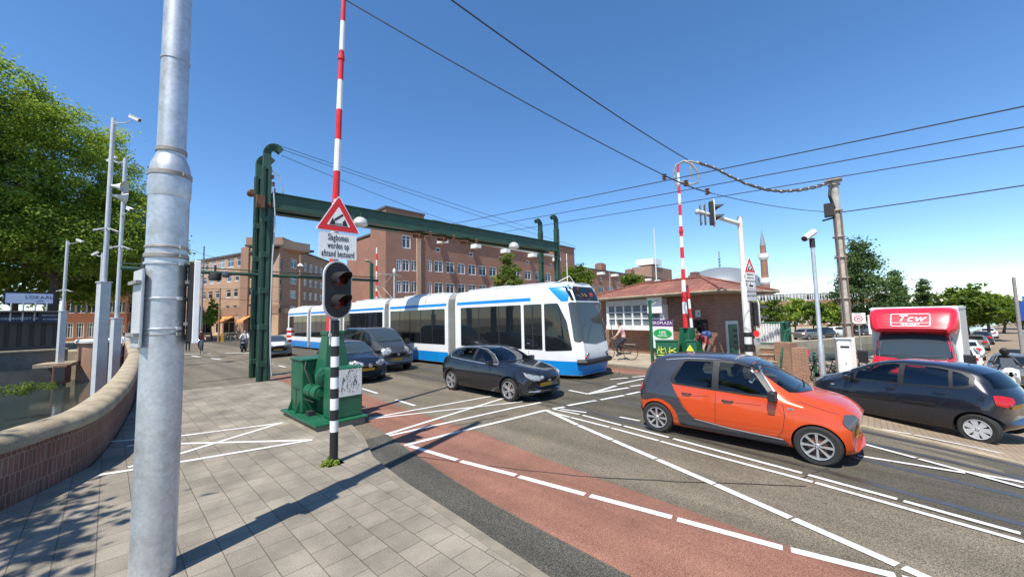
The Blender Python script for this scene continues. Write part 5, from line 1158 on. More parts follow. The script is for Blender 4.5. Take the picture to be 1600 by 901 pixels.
# ------------------------------------------------------------------ box lorry with a red cab
def lorry():
    g = -.66; bx = AT(1428, 520, 18.9); ang = R_(180 - 9)
    t = thing('box_lorry', 'box lorry with a bright red cab and roof fairing lettered Tcw Groep, facing the crossing', 'lorry', (bx[0], bx[1], g), ang)
    k = 3.02
    mb = MB(); mb.box2((-4.2, -1.05, .78), (0, 1.05, k)); mb.build('cargo_box', M['white'], t, bevel=.05)
    for sg in (-1, 1):
        mb = MB(); mb.box2((-4.18, sg * 1.052, .85), (-.05, sg * 1.058, k - .06)); mb.build('side_panel', M['lorrygrey'], t)
    for z in (.86, k - .05):
        mb = MB()
        for sg in (-1, 1): mb.box((-2.1, sg * 1.06, z), (4.2, .03, .07))
        mb.build('trim_rail', M['alloy'], t)
    K = [(0, .34, .78, .95, .80, .74, .58), (.07, .26, .88, 1.06, .90, .84, .64), (.3, .24, 1.02, 1.18, .98, .92, .72), (.62, .24, 1.14, 1.30, 1.0, .94, .78), (.80, .24, 1.2, 1.44, 1.0, .95, .80), (1.15, .24, 1.25, 1.84, 1.0, .95, .80), (1.42, .24, 1.28, 2.12, 1.0, .95, .80), (1.7, .24, 1.28, 2.22, 1.0, .95, .80), (2.2, .24, 1.28, 2.24, 1.0, .95, .80)]
    pre = set(t.children)
    s = Car(t, 2.2, K, [P_rd, M['black']], (.98,), .33, .90, wheels=S5, tw=.22, cf=.3, cr=.0, bodyname='cab')
    s.side('door_glass', [(.95, 1.32), (1.25, 1.72), (1.5, 1.98), (1.98, 2.02), (1.98, 1.32)], M['glassdk'], off=.006)
    s.line([(.9, 1.25), (.88, .8), (1.0, .4)]); s.line([(2.08, 2.1), (2.08, .4)])
    s.mirror(.88, 1.30, M['black'], (.10, .13, .24), .28)
    s.front('windscreen', [(-.84, 1.42), (-.76, 2.06), (0, 2.12), (.76, 2.06), (.84, 1.42), (0, 1.36)], M['glass'], rnd=.08, off=.008); s.front('screen_seal', [(-.88, 1.38), (-.79, 2.09), (0, 2.155), (.79, 2.09), (.88, 1.38), (0, 1.32)], M['black'], rnd=.08, off=.003); s.wipers(.8, 1.42, .7)
    s.corner('headlight', [(.40, .80), (.40, 1.04), (.56, 1.16), (.78, 1.14), (.84, .92), (.7, .78)], 34, M['lamp'], rnd=.06)
    s.front('grille', [(-.5, .72), (-.5, .86), (.5, .86), (.5, .72)], M['blackm']); s.front('bumper', [(-.95, .3), (-.95, .58), (.95, .58), (.95, .3)], M['black'], off=.012); s.plate(.5)
    for o in t.children:
        if o not in pre: o.location.x += .75
    # roof fairing: a rounded spoiler growing back to the box front
    mb = MB(); P = []
    for x, y0, zl, zt in [(.80, .80, 2.20, 2.30), (.705, .93, 2.16, 2.47), (.53, 1.0, 2.15, 2.78), (.36, 1.03, 2.14, 2.92), (.16, 1.04, 2.14, 2.97), (.02, 1.04, 2.14, 2.98)]:
        ht = zt - zl; r = min(.16, ht * .45)
        row = [(x - .1, -y0 * .84, zl), (x, -y0 + r * .5, zl + .02), (x, -y0, zl + r)]
        row += [(x, -y0, zt - r), (x, -y0 + r * .3, zt - r * .3), (x, -y0 + r, zt)] + [(x, yy, zt + .012) for yy in np.linspace(-y0 * .6, y0 * .6, 5)]
        row += [(x, y0 - r, zt), (x, y0 - r * .3, zt - r * .3), (x, y0, zt - r), (x, y0, zl + r), (x, y0 - r * .5, zl + .02), (x - .1, y0 * .84, zl)]
        P.append(row)
    mb.grid(P, 0); n = len(P[0]); mb.add(P[0], [list(range(n))], 0); mb.add([p for p in P[0]] + [p for p in P[-1]], [], 0)
    f = mb.build('roof_fairing', P_rd, t, sharp=50)
    # lettering follows the sloping front of the fairing
    Mx = frame((.645 + .03, .0, 2.575 + .016), (0, 1, 0), (-.49, 0, .87))
    logo = text_obj('fairing_lettering', 'Tcw', .34, M['white'], f, Mx @ Matrix.Translation((0, .045, .0)), shear=.35, bold=.012, extrude=.004)
    text_obj('fairing_lettering', 'GROEP', .085, M['white'], f, Mx @ Matrix.Translation((0, -.17, .0)), bold=.006, extrude=.004, sx=1.5)
    mb = MB()
    ou = roundpoly([(-.46, -.235), (.46, -.235), (.46, .235), (-.46, .235)], .06, 4); inn = [(x * .955, y * .92) for x, y in ou]
    vs = [Mx @ Vector((x, y, .002)) for x, y in ou] + [Mx @ Vector((x, y, .002)) for x, y in inn]; n = len(ou)
    mb.add(vs, [(i, (i + 1) % n, n + (i + 1) % n, n + i) for i in range(n)]); mb.prism([(-.43, -.118), (.43, -.118), (.43, -.103), (-.43, -.103)], 0, .003, M=Mx); mb.build('logo_frame', M['white'], f)
    for x in (-3.0,):
        for sg in (-1, 1): wheel(t, x, sg * .9, .34, .22, S5, sg)
    mb = MB(); mb.box2((-4.0, -.9, .5), (.2, .9, .78)); mb.build('chassis', M['black'], t)
M['lorrygrey'] = mat('lorry_grey_panel', (0.50, 0.48, 0.45), .5, var=.08)
lorry()

# ------------------------------------------------------------------ people (one skinned body each)
def person(label, loc, rz, J, shirt, legs, shoes='blackm', sleeves='short', hair='hair', rad=1.0, helmet=None, group=None, helmat='blackm', legmat_short=False):
    """J: joints in metres; one continuous skinned body, materials by body region"""
    t = thing('person', label, 'person', loc, rz, group)
    order = ['pelvis', 'waist', 'chest', 'neck', 'head', 'crown', 'shl', 'ell', 'wrl', 'hal', 'shr', 'elr', 'wrr', 'har', 'hipl', 'knl', 'anl', 'tol', 'hipr', 'knr', 'anr', 'tor']
    E_ = [('pelvis', 'waist'), ('waist', 'chest'), ('chest', 'neck'), ('neck', 'head'), ('head', 'crown'), ('chest', 'shl'), ('shl', 'ell'), ('ell', 'wrl'), ('wrl', 'hal'), ('chest', 'shr'), ('shr', 'elr'), ('elr', 'wrr'), ('wrr', 'har'), ('pelvis', 'hipl'), ('hipl', 'knl'), ('knl', 'anl'), ('anl', 'tol'), ('pelvis', 'hipr'), ('hipr', 'knr'), ('knr', 'anr'), ('anr', 'tor')]
    Rd = dict(pelvis=.125, waist=.115, chest=.135, neck=.055, head=.098, crown=.075, shl=.07, ell=.046, wrl=.032, hal=.036, shr=.07, elr=.046, wrr=.032, har=.036, hipl=.095, knl=.06, anl=.042, tol=.04, hipr=.095, knr=.06, anr=.042, tor=.04)
    me = bpy.data.meshes.new('body'); me.from_pydata([J[k] for k in order], [(order.index(a), order.index(b)) for a, b in E_], [])
    o = bpy.data.objects.new('body', me); COL.objects.link(o)
    md = o.modifiers.new('skin', 'SKIN'); sk = me.skin_vertices[0].data if me.skin_vertices else None
    if sk is None:
        me.skin_vertices  # created with the modifier
    if not me.skin_vertices:
        bm = bmesh.new(); bm.from_mesh(me); bm.verts.layers.skin.verify(); bm.to_mesh(me); bm.free()
    for i, k in enumerate(order):
        r = Rd[k] * rad; me.skin_vertices[0].data[i].radius = (r, r); me.skin_vertices[0].data[i].use_root = (i == 0)
    s2 = o.modifiers.new('sub', 'SUBSURF'); s2.levels = 2; s2.render_levels = 2
    dg = bpy.context.evaluated_depsgraph_get(); m2 = bpy.data.meshes.new_from_object(o.evaluated_get(dg)); bpy.data.objects.remove(o)
    for m in (M['skin'], M[shirt], M[legs], M[shoes]): m2.materials.append(m)
    reg = {}
    for a, b in E_:
        r = 1
        if b in ('head', 'crown'): r = 0
        if b in ('hal', 'har') or (sleeves == 'short' and b in ('wrl', 'wrr')): r = 0
        if b in ('hipl', 'hipr', 'knl', 'knr', 'anl', 'anr'): r = 2
        if legmat_short and b in ('anl', 'anr'): r = 0
        if b in ('tol', 'tor'): r = 3
        reg[(a, b)] = r
    segs = [(Vector(J[a]), Vector(J[b]), reg[(a, b)], Rd[a]) for a, b in E_]
    for p in m2.polygons:
        c = p.center; best = (9, 1)
        for a, b, r, ra in segs:
            ab = b - a; tt = max(0, min(1, (c - a).dot(ab) / max(1e-6, ab.length_squared))); d = (c - (a + ab * tt)).length - ra * .6
            if d < best[0]: best = (d, r)
        p.material_index = best[1]; p.use_smooth = True
    o = bpy.data.objects.new('body', m2); COL.objects.link(o); o.parent = t
    h = Vector(J['head']); cr = Vector(J['crown']); up = (cr - h).normalized(); fw = Vector(J.get('face', (1, 0, 0))).normalized()
    mb = MB(); c = h + up * .05 - fw * .018
    if helmet:
        ellip(mb, h + up * .04, (.145, .135, .15), n=18, k=11); hh = mb.build('helmet', M[helmat], t)
        mb = MB(); P = [[h + fw * (.150 * math.cos(a)) + up.cross(fw) * (.14 * math.sin(a)) + up * z for a in np.linspace(-1.0, 1.0, 9)] for z in (.0, .05, .10)]; mb.grid(P, 0); mb.build('visor', M['glassdk'], hh)
    elif hair:
        n, k = 16, 9; lf = up.cross(fw); P = []
        for a in np.linspace(0.001, 1.9, k): P.append([c + up * (.128 * math.cos(a)) + (fw * math.cos(b) + lf * math.sin(b)) * (.112 * math.sin(a)) - (fw * max(0, math.cos(b)) * .03 * max(0, a - .8)) + up * (.11 * max(0, math.cos(b)) * max(0, a - .9)) for b in np.linspace(0, 2 * math.pi, n + 1)])
        mb.grid(P, 0); mb.build('hair', M[hair], t)
    if not helmet:
        mb = MB(); lf = up.cross(fw); q = h + fw * .098 + up * .01
        mb.tube([q - fw * .02 + up * .02, q + fw * .022 - up * .018, q - up * .026 - fw * .01], [.008, .013, .008], 6); mb.build('nose', M['skin'], t)
        mb = MB()
        for sg in (-1, 1): ellip(mb, h + fw * .088 + lf * .034 * sg + up * .03, (.012, .012, .009), n=8, k=5)
        mb.build('eyes', M['blackm'], t)
    return t
BASE = dict(pelvis=(0, 0, .95), waist=(0, 0, 1.12), chest=(0, 0, 1.34), neck=(.01, 0, 1.50), head=(.03, 0, 1.62), crown=(.02, 0, 1.71), shl=(0, .17, 1.40), ell=(-.03, .23, 1.13), wrl=(.04, .24, .90), hal=(.07, .24, .82), shr=(0, -.17, 1.40), elr=(-.03, -.23, 1.13), wrr=(.04, -.24, .90), har=(.07, -.24, .82), hipl=(0, .09, .90), knl=(.03, .10, .50), anl=(0, .10, .09), tol=(.15, .11, .04), hipr=(0, -.09, .90), knr=(.03, -.10, .50), anr=(0, -.10, .09), tor=(.15, -.11, .04))
def pose(**k): d = dict(BASE); d.update(k); return d
def hands(o): pass

# ------------------------------------------------------------------ bicycles
M['bike'] = mat('black_bicycle_paint', (.018, .018, .02), .4, var=.05); M['chrome'] = mat('chrome', (.6, .6, .6), .2, metal=.9, var=0); M['pink'] = mat('pink_crate', (.75, .03, .12), .5, var=.05); M['shirtpink'] = mat('pink_patterned_shirt', (.72, .42, .40), .9, var=.35, vscale=14); M['plaid'] = mat('dark_red_checked_shirt', (.30, .045, .05), .9, var=.4, vscale=26); M['bluepack'] = mat('blue_nylon', (.045, .10, .24), .7, var=.15); M['khaki'] = mat('grey_trousers', (.10, .095, .085), .9, var=.1); M['lightcloth'] = mat('pale_cloth', (.55, .53, .52), .9, var=.15)
def bicycle(label, loc, rz, col='bike', crate=None, lean=0, group='parked bicycles', name='bicycle'):
    t = thing(name, label, 'bicycle', loc, rz, group)
    r = .345
    for nm, x in (('rear_wheel', -.53), ('front_wheel', .56)):
        mb = MB(); ring = [(r - .02, -.02), (r, -.014), (r + .006, 0), (r, .014), (r - .02, .02), (r - .028, 0), (r - .02, -.02)]; mb.lathe(ring, (x, 0, r), 'y', 30); mb.lathe([(.035, -.05), (.035, .05)], (x, 0, r), 'y', 8); w_ = mb.build(nm, M['rubber'], t)
        mb = MB()
        for k in range(14): a = 2 * math.pi * k / 14; mb.tube([(x, .03 * (-1) ** k, r), (x + (r - .03) * math.cos(a), 0, r + (r - .03) * math.sin(a))], .0035, 4, caps=False)
        mb.build('spokes', M['chrome'], w_)
        mb = MB(); P = [[(x + (r + .045) * math.cos(a), y, r + (r + .045) * math.sin(a)) for y in (-.025, 0, .025)] for a in (np.linspace(.4, 3.3, 14) if x < 0 else np.linspace(.2, 2.4, 12))]; mb.grid(P, 0); mb.build('mudguard', M[col], t)
    mb = MB()
    bb, st, hd, hb, ra = (-.05, 0, .31), (-.21, 0, .82), (.40, 0, .86), (.45, 0, .66), (-.53, 0, r)
    for a, b, q in [(bb, st, .018), (bb, hb, .02), (st, hd, .016), (hd, hb, .022), (st, ra, .010), (bb, ra, .012)]: mb.tube([a, b], q, 8)
    for sg in (-1, 1): mb.tube([hb, (.50, .05 * sg, .55), (.56, .05 * sg, r)], .013, 6)
    mb.build('frame', M[col], t)
    mb = MB(); mb.tube([hd, (.36, 0, 1.02)], .014, 6); mb.tube([(.14, .29, 1.02), (.24, .30, 1.06), (.36, .12, 1.05), (.38, 0, 1.04), (.36, -.12, 1.05), (.24, -.30, 1.06), (.14, -.29, 1.02)], .012, 6); mb.build('handlebar', M['chrome'], t)
    mb = MB(); mb.tube([st, (-.24, 0, .93)], .013, 6); P = [[(-.38 + .28 * u, y * (.09 - .065 * u ** .8), .965 - .02 * abs(y) - .02 * (1 - u) * 0) for y in (-1, -.5, 0, .5, 1)] for u in np.linspace(0, 1, 6)]; mb.grid(P, 0); mb.grid([[(a, b, c - .035) for a, b, c in row] for row in P], 0); mb.box((-.27, 0, .94), (.2, .08, .03)); mb.build('saddle', M['black'], t)
    mb = MB()
    for y in (-.06, 0, .06): mb.tube([(-.22, y, .77), (-.78, y, .74)], .007, 5)
    for sg in (-1, 1): mb.tube([(-.72, .06 * sg, .74), (-.53, .07 * sg, r)], .007, 5)
    mb.build('rack', M[col], t)
    mb = MB(); mb.lathe([(.085, .04), (.085, .05)], (-.05, 0, .31), 'y', 16); mb.tube([(-.05, .05, .31), (.05, .07, .19)], .01, 5); mb.tube([(-.05, -.05, .31), (-.15, -.07, .43)], .01, 5); mb.box((.06, .11, .185), (.08, .08, .02)); mb.box((-.16, -.11, .435), (.08, .08, .02)); mb.box((-.29, .05, .33), (.5, .012, .07)); mb.build('crankset', M['blackm'], t)
    if crate:
        mb = MB()
        for a, b in (((.42, -.2, .98), (.76, .2, 1.0)), ((.42, -.2, 1.0), (.44, .2, 1.26)), ((.74, -.2, 1.0), (.76, .2, 1.26)), ((.44, -.2, 1.0), (.74, -.18, 1.26)), ((.44, .18, 1.0), (.74, .2, 1.26))): mb.box2(a, b)
        mb.build('crate', M[crate], t)
    return t
# cyclist passing the bridge house
p = G(968, 562, .12); a = R_(112)
bicycle('black upright bicycle ridden past the bridge house by a person in a pink shirt', (p[0], p[1], .12), a, group=None)
person('person in a pink patterned shirt and dark trousers riding a bicycle past the bridge house', (p[0], p[1], .12), a,
       pose(pelvis=(-.25, 0, 1.04), waist=(-.24, 0, 1.18), chest=(-.16, 0, 1.42), neck=(-.10, 0, 1.58), head=(-.05, 0, 1.70), crown=(-.05, 0, 1.79), shl=(-.13, .18, 1.49), ell=(.02, .25, 1.25), wrl=(.18, .28, 1.09), hal=(.24, .28, 1.06), shr=(-.13, -.18, 1.49), elr=(.02, -.25, 1.25), wrr=(.18, -.28, 1.09), har=(.24, -.28, 1.06), hipl=(-.22, .09, 1.0), knl=(.10, .12, .66), anl=(.04, .12, .27), tol=(.16, .12, .22), hipr=(-.22, -.09, 1.0), knr=(.14, -.12, .80), anr=(-.12, -.12, .50), tor=(.0, -.12, .45)), 'shirtpink', 'denim')
# person bending down beside the far barrier with a blue backpack
p = AT(1103, 545, 18.6)
pb_ = person('person in a red checked shirt bending under a blue backpack at the far barrier', (p[0], p[1], .12), math.atan2(.73, -.68) + .35,
       pose(pelvis=(-.18, 0, .82), waist=(-.06, 0, .93), chest=(.13, 0, 1.10), neck=(.26, 0, 1.20), head=(.36, 0, 1.29), crown=(.42, 0, 1.36), shl=(.14, .18, 1.16), ell=(.24, .22, .90), wrl=(.33, .20, .68), hal=(.36, .19, .60), shr=(.14, -.18, 1.16), elr=(.24, -.22, .90), wrr=(.33, -.20, .68), har=(.36, -.19, .60), hipl=(-.16, .09, .78), knl=(.10, .11, .48), anl=(-.08, .11, .09), tol=(.07, .11, .04), hipr=(-.16, -.09, .78), knr=(.02, -.11, .46), anr=(-.22, -.11, .09), tor=(-.07, -.11, .04)), 'plaid', 'khaki')
bp = thing('backpack', 'large blue backpack on the back of the person bending by the far barrier', 'backpack', (p[0], p[1], .12), math.atan2(.73, -.68) + .35)
mb = MB(); ellip(mb, (-.08, 0, 1.24), (.26, .19, .17), n=16, k=10); ellip(mb, (-.20, 0, 1.20), (.14, .16, .14)); mb.build('sack', M['bluepack'], bp)
mb = MB()
for sg in (-1, 1): mb.tube([(.10, .13 * sg, 1.30), (.20, .16 * sg, 1.24), (.22, .17 * sg, 1.12), (.10, .17 * sg, 1.02)], .022, 6)
mb.build('strap', M['bluepack'], bp)
# cyclist and walker at the far left, scooter rider
p = G(313, 552); a = R_(-97)
bicycle('dark bicycle ridden towards the camera by a long-haired person, right of the galvanised mast', (p[0], p[1], 0), a, group=None)
SIT = pose(pelvis=(-.25, 0, 1.0), waist=(-.24, 0, 1.16), chest=(-.18, 0, 1.40), neck=(-.14, 0, 1.56), head=(-.11, 0, 1.68), crown=(-.12, 0, 1.77), shl=(-.15, .18, 1.47), ell=(.0, .25, 1.24), wrl=(.17, .28, 1.09), hal=(.23, .28, 1.06), shr=(-.15, -.18, 1.47), elr=(.0, -.25, 1.24), wrr=(.17, -.28, 1.09), har=(.23, -.28, 1.06), hipl=(-.22, .09, .97), knl=(.12, .12, .68), anl=(.04, .12, .28), tol=(.16, .12, .23), hipr=(-.22, -.09, .97), knr=(.16, -.12, .80), anr=(-.10, -.12, .50), tor=(.02, -.12, .45))
M['redbrown'] = mat('brown_jacket', (.13, .045, .04), .9, var=.15)
person('person with long dark hair cycling towards the camera, right of the galvanised mast', (p[0], p[1], 0), a, SIT, 'redbrown', 'denim')
p = G(293, 549)
person('person in dark clothes standing just right of the galvanised mast in the distance', (p[0], p[1], 0), R_(-80), BASE, 'black', 'denim', sleeves='long')
p = G(214, 556); 
person('person in a pale shirt seen between the edge-on sign and the parapet', (p[0] - .8, p[1], 0), R_(200), BASE, 'lightcloth', 'denim')
def scooter(loc, rz, label):
    t = thing('motor_scooter', label, 'scooter', loc, rz)
    for nm, x in (('rear_wheel', -.62), ('front_wheel', .62)):
        mb = MB(); mb.lathe([(.12, -.05), (.22, -.055), (.245, 0), (.22, .055), (.12, .05), (.12, -.05)], (x, 0, .245), 'y', 20); mb.lathe([(.13, -.03), (.13, .03)], (x, 0, .245), 'y', 12, m=1); mb.build(nm, [M['rubber'], M['alloy']], t)
    mb = MB(); P = []
    for x, w, zl, zt in [(-.85, .06, .62, .70), (-.7, .15, .45, .74), (-.45, .17, .32, .78), (-.15, .16, .22, .74), (.0, .15, .2, .34), (.25, .15, .2, .32), (.36, .19, .22, .75), (.45, .18, .35, .98), (.52, .10, .5, .95)]:
        P.append([(x, 0, zl), (x, w, zl + .04), (x, w, zt - .06), (x, w * .6, zt), (x, 0, zt), (x, -w * .6, zt), (x, -w, zt - .06), (x, -w, zl + .04), (x, 0, zl)])
    mb.grid(P, 0); mb.build('bodywork', M['bike'], t)
    mb = MB(); mb.box((-.45, 0, .80), (.75, .27, .09)); mb.build('seat', M['black'], t, bevel=.03)
    mb = MB(); mb.tube([(.46, 0, .95), (.42, 0, 1.05)], .04, 8); mb.tube([(.34, .33, 1.06), (.44, 0, 1.06), (.34, -.33, 1.06)], .018, 6); mb.build('handlebar', M['black'], t)
    mb = MB(); mb.lathe([(.001, .05), (.07, .04), (.08, 0)], (.49, 0, .98), 'x', 14); mb.box((.53, 0, .75), (.02, .22, .16)); mb.build('headlight', M['lamp'], t)
    mb = MB(); mb.grid([[(x_, y, .52 - .25 * abs(x_ - .62) * 0 + z_) for y in (-.08, 0, .08)] for x_, z_ in ((.42, -.1), (.62, -.0), (.84, -.12))], 0); mb.build('mudguard', M['bike'], t)
    return t
p = G(381, 549); scooter((p[0], p[1], 0), R_(-112), 'black motor scooter coming towards the camera left of the gantry post')
person('person in a pale jacket riding the black motor scooter', (p[0], p[1], 0), R_(-112), pose(pelvis=(-.35, 0, .95), waist=(-.34, 0, 1.1), chest=(-.28, 0, 1.32), neck=(-.24, 0, 1.48), head=(-.21, 0, 1.60), crown=(-.22, 0, 1.69), shl=(-.25, .18, 1.39), ell=(-.02, .26, 1.17), wrl=(.24, .30, 1.08), hal=(.33, .30, 1.06), shr=(-.25, -.18, 1.39), elr=(-.02, -.26, 1.17), wrr=(.24, -.30, 1.08), har=(.33, -.30, 1.06), hipl=(-.30, .11, .90), knl=(.06, .18, .76), anl=(.10, .16, .36), tol=(.26, .16, .34), hipr=(-.30, -.11, .90), knr=(.06, -.18, .76), anr=(.10, -.16, .36), tor=(.26, -.16, .34)), 'lightcloth', 'denim', sleeves='long')
# motorcycle with rider at the right edge
def motorcycle(loc, rz):
    t = thing('motorcycle', 'white and grey touring motorcycle coming up the quay behind the black small hatchback', 'motorcycle', loc, rz)
    for nm, x in (('rear_wheel', -.72), ('front_wheel', .74)):
        mb = MB(); mb.lathe([(.2, -.06), (.30, -.065), (.325, 0), (.30, .065), (.2, .06), (.2, -.06)], (x, 0, .325), 'y', 24); mb.lathe([(.21, -.02), (.21, .02)], (x, 0, .325), 'y', 16, m=1); mb.build(nm, [M['rubber'], M['grey']], t)
    mb = MB(); P = []
    for x, w, zl, zt in [(-.95, .08, .8, .9), (-.7, .17, .6, .88), (-.3, .18, .4, .82), (.0, .20, .3, 1.0), (.3, .24, .3, 1.04), (.5, .25, .42, 1.08), (.68, .19, .6, 1.05), (.80, .08, .72, .92)]:
        P.append([(x, 0, zl), (x, w, zl + .1), (x, w, zt - .12), (x, w * .6, zt), (x, 0, zt + .02), (x, -w * .6, zt), (x, -w, zt - .12), (x, -w, zl + .1), (x, 0, zl)])
    mb.grid(P, 0); mb.build('fairing', M['white'], t)
    mb = MB(); mb.box((-.1, 0, .42), (.7, .3, .35)); mb.build('engine', M['blackm'], t, bevel=.05)
    mb = MB(); mb.grid([[(.66 - .5 * q, y * (1 - .2 * q), 1.05 + .36 * q) for y in (-.2, -.1, 0, .1, .2)] for q in (0, .5, 1)], 0); mb.build('windshield', M['lampdk'], t)
    for y in (-.09, .09): mb = MB(); ellip(mb, (.755, y, .86), (.04, .07, .05)); mb.build('headlight', M['lamp'], t)
    mb = MB(); mb.box((-.35, 0, .86), (.7, .28, .08)); mb.build('seat', M['black'], t, bevel=.03)
    mb = MB(); mb.tube([(.35, .40, 1.06), (.5, .12, 1.08), (.5, -.12, 1.08), (.35, -.40, 1.06)], .018, 6)
    for sg in (-1, 1): mb.tube([(.5, .25 * sg, 1.08), (.5, .40 * sg, 1.26)], .01, 5); ellip(mb, (.5, .42 * sg, 1.28), (.03, .08, .05)); mb.tube([(.6, .07 * sg, .9), (.74, .07 * sg, .33)], .025, 6)
    mb.build('handlebar', M['blackm'], t)
    mb = MB(); mb.grid([[(.74 + .36 * math.cos(a), y, .325 + .36 * math.sin(a)) for y in (-.07, 0, .07)] for a in np.linspace(.5, 2.2, 8)], 0); mb.build('mudguard', M['white'], t)
    for sg in (-1, 1): mb = MB(); mb.box((-.75, .3 * sg, .68), (.5, .2, .36)); mb.build('pannier', M['grey'], t, bevel=.05)
p = AT(1577, 614, 25); zz = zg(p[0], p[1]); az = math.atan2(-p[1], -p[0]) + .12
zz = p[2]
motorcycle((p[0], p[1], zz), az)
person('person in black clothes and a dark helmet riding the motorcycle', (p[0], p[1], zz), az, pose(pelvis=(-.3, 0, .98), waist=(-.26, 0, 1.12), chest=(-.14, 0, 1.36), neck=(-.06, 0, 1.50), head=(.0, 0, 1.61), crown=(.0, 0, 1.70), shl=(-.1, .19, 1.42), ell=(.1, .30, 1.20), wrl=(.28, .37, 1.09), hal=(.36, .38, 1.07), shr=(-.1, -.19, 1.42), elr=(.1, -.30, 1.20), wrr=(.28, -.37, 1.09), har=(.36, -.38, 1.07), hipl=(-.25, .11, .93), knl=(.12, .24, .76), anl=(-.10, .22, .36), tol=(.05, .24, .32), hipr=(-.25, -.11, .93), knr=(.12, -.24, .76), anr=(-.10, -.22, .36), tor=(.05, -.24, .32)), 'black', 'black', sleeves='long', helmet=True)
# ------------------------------------------------------------------ buildings
def winglass():
    m = bpy.data.materials.new('curtained_glass'); m.use_nodes = True; nt = m.node_tree; L = nt.links.new; b = nt.nodes['Principled BSDF']; b.inputs['Roughness'].default_value = .05
    oi = nt.nodes.new('ShaderNodeObjectInfo'); cr = nt.nodes.new('ShaderNodeValToRGB'); cr.color_ramp.interpolation = 'CONSTANT'
    e = cr.color_ramp.elements; e[0].color = (.02, .03, .04, 1); e[1].position = .45; e[1].color = (.07, .09, .10, 1); n = e.new(.72); n.color = (.24, .26, .27, 1); n = e.new(.88); n.color = (.03, .035, .04, 1)
    L(oi.outputs['Random'], cr.inputs[0]); L(cr.outputs[0], b.inputs['Base Color']); return m
M['winglass'] = winglass()
M['brickC'] = brickmat('building_brick', (0.345, 0.155, 0.102), (0.27, 0.115, 0.075), (0.26, 0.175, 0.13), stain=.18, sscale=.25)
M['brickA'] = brickmat('buff_brick', (0.50, 0.32, 0.215), (0.43, 0.26, 0.17), (0.40, 0.30, 0.22), stain=.16, sscale=.2)
M['brickB'] = brickmat('brown_brick', (0.37, 0.215, 0.145), (0.30, 0.165, 0.11), (0.27, 0.19, 0.135), stain=.16, sscale=.2)
M['brickO'] = brickmat('orange_brick', (0.46, 0.155, 0.08), (0.40, 0.125, 0.065), (0.38, 0.2, 0.13), stain=.14, sscale=.2)
M['roofing'] = mat('roof_felt', (.09, .085, .08), .9)
M['cornice'] = mat('cornice_paint', (.50, .49, .46), .6)
WIN = {}
def window(par, Mx, wd, ht, n=2, fr=.12, tr=True, col='white', glass='winglass', sill=False):
    key = (round(wd, 2), round(ht, 2), n, tr, col, glass, sill)
    if key not in WIN:
        mb = MB(); a, b = wd / 2, ht / 2
        mb.box2((-a, -b, -.05), (-a + fr, b, .0)); mb.box2((a - fr, -b, -.05), (a, b, .0)); mb.box2((-a + fr, b - fr, -.05), (a - fr, b, .0)); mb.box2((-a + fr, -b, -.05), (a - fr, -b + fr, .0))
        for k in range(1, n): x = -a + wd * k / n; mb.box2((x - fr * .4, -b + fr, -.048), (x + fr * .4, b - fr, -.004))
        if tr: y = b - ht * .28; mb.box2((-a + fr, y - .035, -.046), (a - fr, y + .035, -.006))
        if sill: mb.box2((-a - .05, -b - .09, -.05), (a + .05, -b - .002, .08))
        f = mb.build('window', M[col]); mb = MB(); mb.add([(-a + fr * .5, -b + fr * .5, -.03), (a - fr * .5, -b + fr * .5, -.03), (a - fr * .5, b - fr * .5, -.03), (-a + fr * .5, b - fr * .5, -.03)], [(0, 1, 2, 3)])
        p = mb.build('pane', M[glass]); WIN[key] = (f.data, p.data); bpy.data.objects.remove(f); bpy.data.objects.remove(p)
    f = bpy.data.objects.new('window', WIN[key][0]); COL.objects.link(f); f.parent = par; f.matrix_local = Mx
    p = bpy.data.objects.new('pane', WIN[key][1]); COL.objects.link(p); p.parent = f
    return f
def facade(par, o, xd, width, z0, z1, wins, m, rec=.13, name='wall', cut=None):
    """wall sheet in the vertical plane through o along xd (outward = xd x up) with real openings; wins: (s0, s1, za, zb, n)"""
    xd = Vector((xd[0], xd[1], 0)).normalized(); nn = xd.cross(Vector((0, 0, 1))); o = Vector((o[0], o[1], 0))
    xs = sorted(set([0, width] + [round(v, 4) for w_ in wins for v in w_[:2]])); zs = sorted(set([z0, z1] + [round(v, 4) for w_ in wins for v in w_[2:4]]))
    mb = MB(); P = lambda s, z, d=0: tuple(o + xd * s + nn * d + Vector((0, 0, z)))
    ins = lambda s, z: any(w_[0] < s < w_[1] and w_[2] < z < w_[3] for w_ in wins)
    for a, b in zip(xs[:-1], xs[1:]):
        for c, d in zip(zs[:-1], zs[1:]):
            if not ins((a + b) / 2, (c + d) / 2): mb.add([P(a, c), P(b, c), P(b, d), P(a, d)], [(0, 1, 2, 3)])
    for s0, s1, za, zb in [w_[:4] for w_ in wins]:
        for q in ([P(s0, za), P(s0, zb), P(s0, zb, -rec), P(s0, za, -rec)], [P(s1, za), P(s1, za, -rec), P(s1, zb, -rec), P(s1, zb)], [P(s0, zb), P(s1, zb), P(s1, zb, -rec), P(s0, zb, -rec)], [P(s0, za), P(s0, za, -rec), P(s1, za, -rec), P(s1, za)]): mb.add(q, [(0, 1, 2, 3)])
    w = mb.build(name, m, par, recalc=False)
    for w_ in wins:
        s0, s1, za, zb = w_[:4]; n = w_[4] if len(w_) > 4 else 2; kw = w_[5] if len(w_) > 5 else {}
        Mx = frame(P((s0 + s1) / 2, (za + zb) / 2, -rec + .05), xd); window(par, Mx, s1 - s0, zb - za, n, **kw)
    return w
